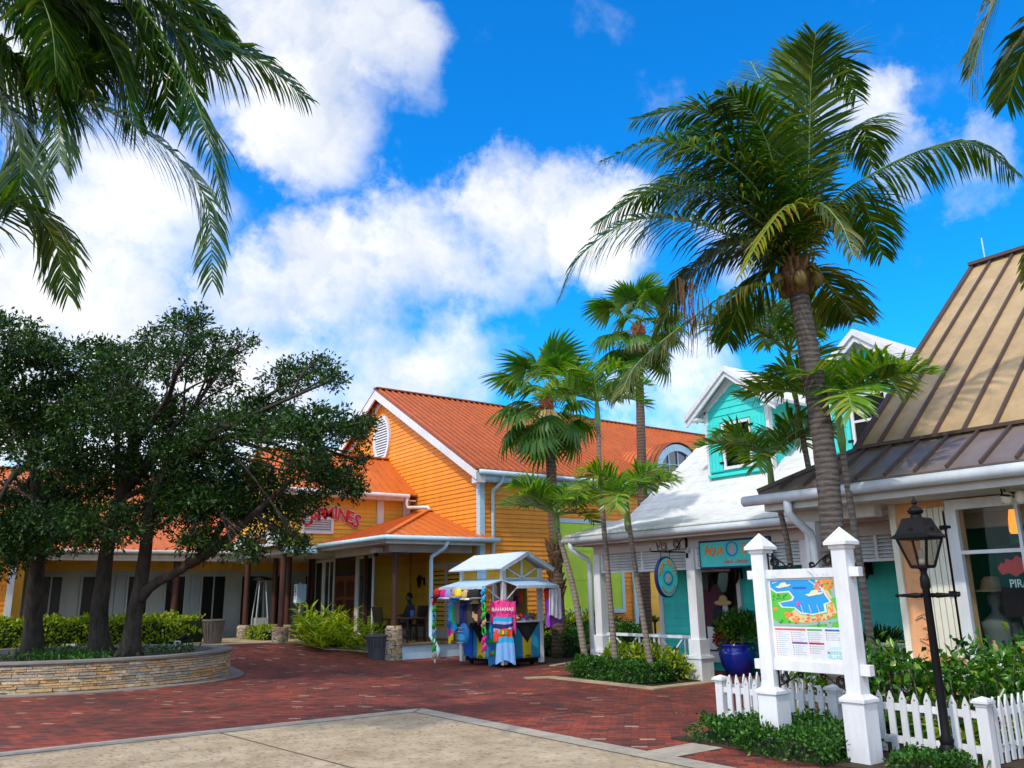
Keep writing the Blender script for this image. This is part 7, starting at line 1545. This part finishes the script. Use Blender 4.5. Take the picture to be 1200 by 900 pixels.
    specs = [(527, 'lavender_scarf', 'long lavender and blue scarf ending in pink, yellow and orange', [(0, .10, 0), (.35, .11, 1), (.75, .11, 2), (.95, .13, 3), (1.1, .11, 4), (1.28, .08, 4)], [lav, cyan, royal, hot, yellow]),
             (534, 'grey_dress', 'grey patterned dress hanging from the cart awning', [(0, .06, 0), (.2, .14, 0), (.78, .17, 0)], [grey]),
             (541, 'navy_dress', 'dark navy dress hanging beside the grey patterned one', [(0, .06, 0), (.2, .15, 0), (1.05, .19, 0)], [navy]),
             (531, 'rainbow_scarf', 'cyan and green scarf hanging beside the lavender one', [(0, .07, 0), (.4, .1, 1), (.8, .1, 0), (1.0, .08, 1)], [cyan, green]),
             (556, 'tan_shirt', 'tan and black patterned shirt hanging beside the charcoal dress', [(0, .05, 0), (.08, .16, 0), (.3, .16, 1), (.55, .15, 0), (.7, .15, 0)], [tanc, blk]),
             (562, 'maroon_shirt', 'dark maroon shirt hanging nearest the toy string', [(0, .05, 0), (.1, .13, 0), (.8, .14, 0)], [C_('maroon', (.10, .02, .05))]),
             (549, 'dark_dress', 'charcoal dress hanging from the middle of the awning bar', [(0, .06, 0), (.2, .14, 0), (.85, .15, 0)], [C_('charcoal', (.06, .055, .05))])]
    for px, nm, lab, prof, mats in specs: garment(nm, lab, 'clothing', (xb+.06, yy(px), 1.86), (0,1,0), prof, mats)
    t = thing('backpack', 'blue patterned backpack hanging on the cart side below the dresses', 'backpack', (xb+.05, yy(545), .9)); p = Vector((xb, yy(544), .78)); mb = MB(); mb.ell(p, (.11, .22, .28), 16, 12); mb.build('bag', P_('blue patterned bag', (.03, .20, .50)), t, True); mb = MB(); mb.ell(p+Vector((-.06, 0, -.08)), (.08, .16, .13), 14, 10); mb.build('pocket', cyan, t, True); mb = MB()
    for i in range(5): mb.box(p.x-.135, p.x-.12, p.y-.14, p.y+.14, p.z-.2+i*.09, p.z-.185+i*.09)
    mb.build('stripe', lav, t); mb = MB(); mb.tube([p+Vector((0,-.08,.26)), p+Vector((0,-.05,.6)), p+Vector((.02,0,1.1)), p+Vector((0,.05,.6)), p+Vector((0,.08,.26))], .015, 6); mb.build('strap', navy, t)
    hats = [(514, red, blk, 'red and black bucket hat at the end of the awning bar'), (522, hot, lav, 'pink hat hanging on the awning bar'), (528, lav, white, 'lavender hat hanging beside the pink one'), (536, tanc, tanc, 'tan hat hanging over the grey dress'), (540, yellow, royal, 'yellow and blue cap on the awning bar'), (548, tanc, tanc, 'tan hat hanging next to the black caps'), (554, blk, white, 'black cap with a white badge on the awning bar'), (560, blk, grey, 'plain black cap next to the rope strings')]
    for px, m0, m1, lab in hats:
        p = Vector((xb-.03, yy(px), 1.79+random.uniform(-.04, .03))); t = thing('hat', lab, 'hat', p, 'hats hanging on the cart awning'); mb = MB(); mb.lathe([(.13, -.10), (.125, -.04), (.11, .05), (.07, .10), (.01, .115)], p, 16); mb.build('crown', m0, t, True); mb = MB(); mb.lathe([(.125, -.09), (.20, -.13), (.195, -.14), (.12, -.10)], p, 16); mb.build('brim', m1, t, True)
    for i, (px, zz, m, lab) in enumerate(((531, 1.70, cyan, 'cyan cap hanging low beside the lavender scarf'), (545, 1.62, navy, 'navy cap hanging below the tan hat'), (557, 1.66, tanc, 'beige cap hanging below the black cap with a badge'))):
        p = Vector((xb+.05, yy(px), zz)); t = thing('hat', lab, 'hat', p, 'hats hanging on the cart awning'); mb = MB(); mb.lathe([(.12, -.09), (.115, -.03), (.10, .04), (.06, .08), (.01, .09)], p, 14); mb.build('crown', m, t, True); mb = MB(); mb.lathe([(.11, -.08), (.18, -.12), (.175, -.13), (.11, -.09)], p, 14); mb.build('brim', m, t, True)
    for i, (u, zz, m, lab) in enumerate(((.45, 1.85, lav, 'lavender bag hanging inside the cart behind the pink shirt'), (.62, 1.9, tanc, 'straw bag hanging inside the cart over the counter'), (.80, 1.8, navy, 'navy bag hanging inside the cart near its far post'), (.95, 1.88, orange, 'orange red bag hanging inside the cart by the white shirt'))):
        p = Vector((x0+u, y0+.55, zz-.25)); t = thing('hanging_bag', lab, 'bag', p); mb = MB(); mb.ell(p, (.09, .05, .15), 12, 10); mb.build('bag', m, t, True); mb = MB(); mb.tube([p+Vector((-.05, 0, .1)), p+Vector((-.03, 0, .3)), p+Vector((.03, 0, .3)), p+Vector((.05, 0, .1))], .01, 5); mb.build('strap', m, t)
    for i in range(10):
        u = .12+.1*i; p = Vector((x0+u, y0+.03+(i % 2)*.05, 1.13+.03*(i % 3))); cc = (red, white, cyan, yellow, navy, green, hot, tanc, royal, orange)[i]; t = thing('shell_trinket', 'small ' + ('red', 'white', 'cyan', 'yellow', 'navy', 'green', 'hot pink', 'tan', 'royal blue', 'orange')[i] + ' trinket on the cart counter edge above the front flag', 'trinket', p); mb = MB(); mb.ell(p, (.045, .04, .05), 10, 8); mb.ell(p+Vector((0,0,.05)), (.025, .025, .035), 8, 6); mb.build('body', cc, t, True)
    # strings of floats and shells
    for px, zt, zb, cols, lab in ((511, 1.72, .12, (red, green, cyan, green, sky_, green, green, tanc), 'long string of green and blue toys hanging at the far awning corner'), (569, 1.95, .42, (cyan, cyan, green, green, tanc, green, hot, hot), 'string of blue, green and pink toys hanging near the cart corner')):
        y = yy(px); xx = xb-.03; t = thing('toy_string', lab, 'hanging toys', (xx, y, zb)); mb = MB(); mb.tube([(xx, y, zt), (xx+.01, y-.01, (zt+zb)/2), (xx, y, zb-.05)], .012, 5); mb.build('cord', white, t)
        for i, m in enumerate(cols):
            z = zt-(i+.6)/len(cols)*(zt-zb); mb = MB(); q = Vector((xx-.02, y, z))
            if i % 3 == 2: mb.tube([q+Vector((0, .07*math.cos(a), .09*math.sin(a))) for a in np.linspace(0, 6.28, 14)], .022, 6)
            else:
                mb.ell(q, (.05, .06, .07), 10, 8); mb.ell(q+Vector((-.02, .05, -.06)), (.03, .035, .05), 8, 6); mb.ell(q+Vector((.01, -.05, .05)), (.03, .035, .04), 8, 6)
            mb.build('toy', m, t, True)
        if zb < .2:
            mb = MB(); mb.tube([(xx, y, .5), (xx, y, .06)], .02, 6); mb.ell((xx, y, .1), (.03, .03, .08)); mb.build('tail', white, t)
    # flags: black triangle over a yellow band between blue bands, hung with the hoist up
    def flag(lab, o, u, n, w, h):
        t = thing('hanging_flag', lab, 'flag', o); o = Vector(o); u = Vector(u); n = Vector(n); m = 18; cols = [P_('flag aqua', (.02, .30, .52), .8), yellow, blk]
        def sheet(nm, u0, u1, v0, v1, mat, k, tri=False):
            mb = MB(); N1, N2 = 12, 12; vs = []
            for j in range(N2+1):
                for i in range(N1+1):
                    a, b = u0+(u1-u0)*i/N1, v0+(v1-v0)*j/N2
                    if tri: a = .5+(a-.5)*(1-(b-v0)/(v1-v0))
                    vs.append(o+u*(a-.5)*w+Vector((0,0,-b*h))+n*(.02+k*.003+.018*math.sin(a*14+b*2.)*b))
            mb.add(vs, [(j*(N1+1)+i, j*(N1+1)+i+1, (j+1)*(N1+1)+i+1, (j+1)*(N1+1)+i) for j in range(N2) for i in range(N1)]); ob = mb.build(nm, mat, t, True); s = ob.modifiers.new('thick', 'SOLIDIFY'); s.thickness = .004
        sheet('blue_band', 0, .33, 0, 1, cols[0], 0); sheet('blue_band', .67, 1, 0, 1, cols[0], 0); sheet('yellow_band', .33, .67, 0, 1, yellow, 0); sheet('black_triangle', 0, 1, 0, .58, blk, 1, True)
        mb = MB(); q = o+Vector((0,0,-h*.95))+n*.045; 
        for s in (-1, 1): mb.tube([q+u*(s*.035+.025*math.cos(a))+Vector((0,0,.03*math.sin(a))) for a in np.linspace(0, 3.14, 7)], .010, 5); mb.tube([q+u*(s*.06), q+u*(s*.06)-Vector((0,0,.05))], .010, 5)
        mb.build('crest_mark', blk, t)
    flag('flag with a black triangle hanging unobstructed on the cart front below the folded shirts', (x0+.68, y0-.03, 1.05), (1,0,0), (0,-1,0), .80, .86)
    flag('flag with a black triangle partly hidden by the toy string beside the towels', (x0-.03, at(565, 740, X=x0).y, 1.05), (0,-1,0), (-1,0,0), .95, .88)
    t = garment('turtle_towel', 'blue towel with a green turtle hanging at the cart corner', 'towel', (x0-.07, at(581, 740, X=x0).y, 1.04), (0,1,0), [(0, .25, 0), (.98, .24, 0)], [P_('towel blue', (.02, .16, .42))], 6, .035)
    mb = MB(); p = Vector((x0-.12, at(581, 740, X=x0).y, .72)); mb.ell(p, (.02, .09, .16), 14, 10)
    for a, b in ((-.11, .13), (.11, .13), (-.1, -.12), (.1, -.12), (0, .21)): mb.ell(p+Vector((0, a, b)), (.015, .05, .06), 10, 8)
    mb.ell(p+Vector((0, -.05, -.38)), (.015, .08, .06)); mb.build('turtle', green, t, True); mb = MB(); mb.ell(p+Vector((0, .08, -.42)), (.016, .05, .05)); mb.build('red_fish', red, t, True)
    garment('blue_towel', 'deep blue towel hanging on the long side beside the flag', 'towel', (x0-.06, at(551, 740, X=x0).y, 1.04), (0,1,0), [(0, .24, 0), (.82, .2, 0)], [royal], 6, .035)
    # goods heaped on the counter
    hp = [('folded_shirts', 'heap of bright folded shirts on the front counter of the cart', (x0+.6, y0+.12), (royal, yellow, red, cyan, sky_, navy, lav, white, orange)), ('folded_shirts', 'dark heap of folded cloth on the side counter of the cart', (x0+.1, y0+.75), (navy, grey, blk, lav, royal)), ]
    for nm, lab, (hx, hy), cl in hp:
        t = thing(nm, lab, 'folded clothes', (hx, hy, 1.09))
        for i, m in enumerate(cl): mb = MB(); mb.ell((hx+random.uniform(-.38, .38) if hx > x0+.3 else hx+random.uniform(-.05, .05), hy+random.uniform(-.1, .1) if hx > x0+.3 else hy+random.uniform(-.3, .3), 1.13+random.uniform(0, .13)), (random.uniform(.1, .19), random.uniform(.09, .15), random.uniform(.035, .07)), 14, 8); mb.jit(.006); mb.build('garment', m, t, True)
    t = thing('cymbal_fan', 'grey round fan standing on the side counter of the cart', 'fan', (x0+.2, y0+1.15, 1.09)); mb = MB(); p = Vector((x0+.15, at(551, 716, X=x0+.15).y, 1.32)); mb.tube([p+Vector((.02, .17*math.cos(a), .17*math.sin(a))) for a in np.linspace(0, 6.29, 20)], .012, 6)
    for a in np.linspace(0, 3.14, 9): mb.tube([p+Vector((0, .17*math.cos(a), .17*math.sin(a))), p-Vector((0, .17*math.cos(a), .17*math.sin(a)))], .004, 4)
    mb.build('guard', 'gutter', t); mb = MB(); mb.lathe([(.09, -.23), (.09, -.21), (.02, -.2), (.02, 0)], p+Vector((.04,0,0)), 12); mb.ell(p, (.03, .05, .05)); mb.build('stand', 'gutter', t)
cart()
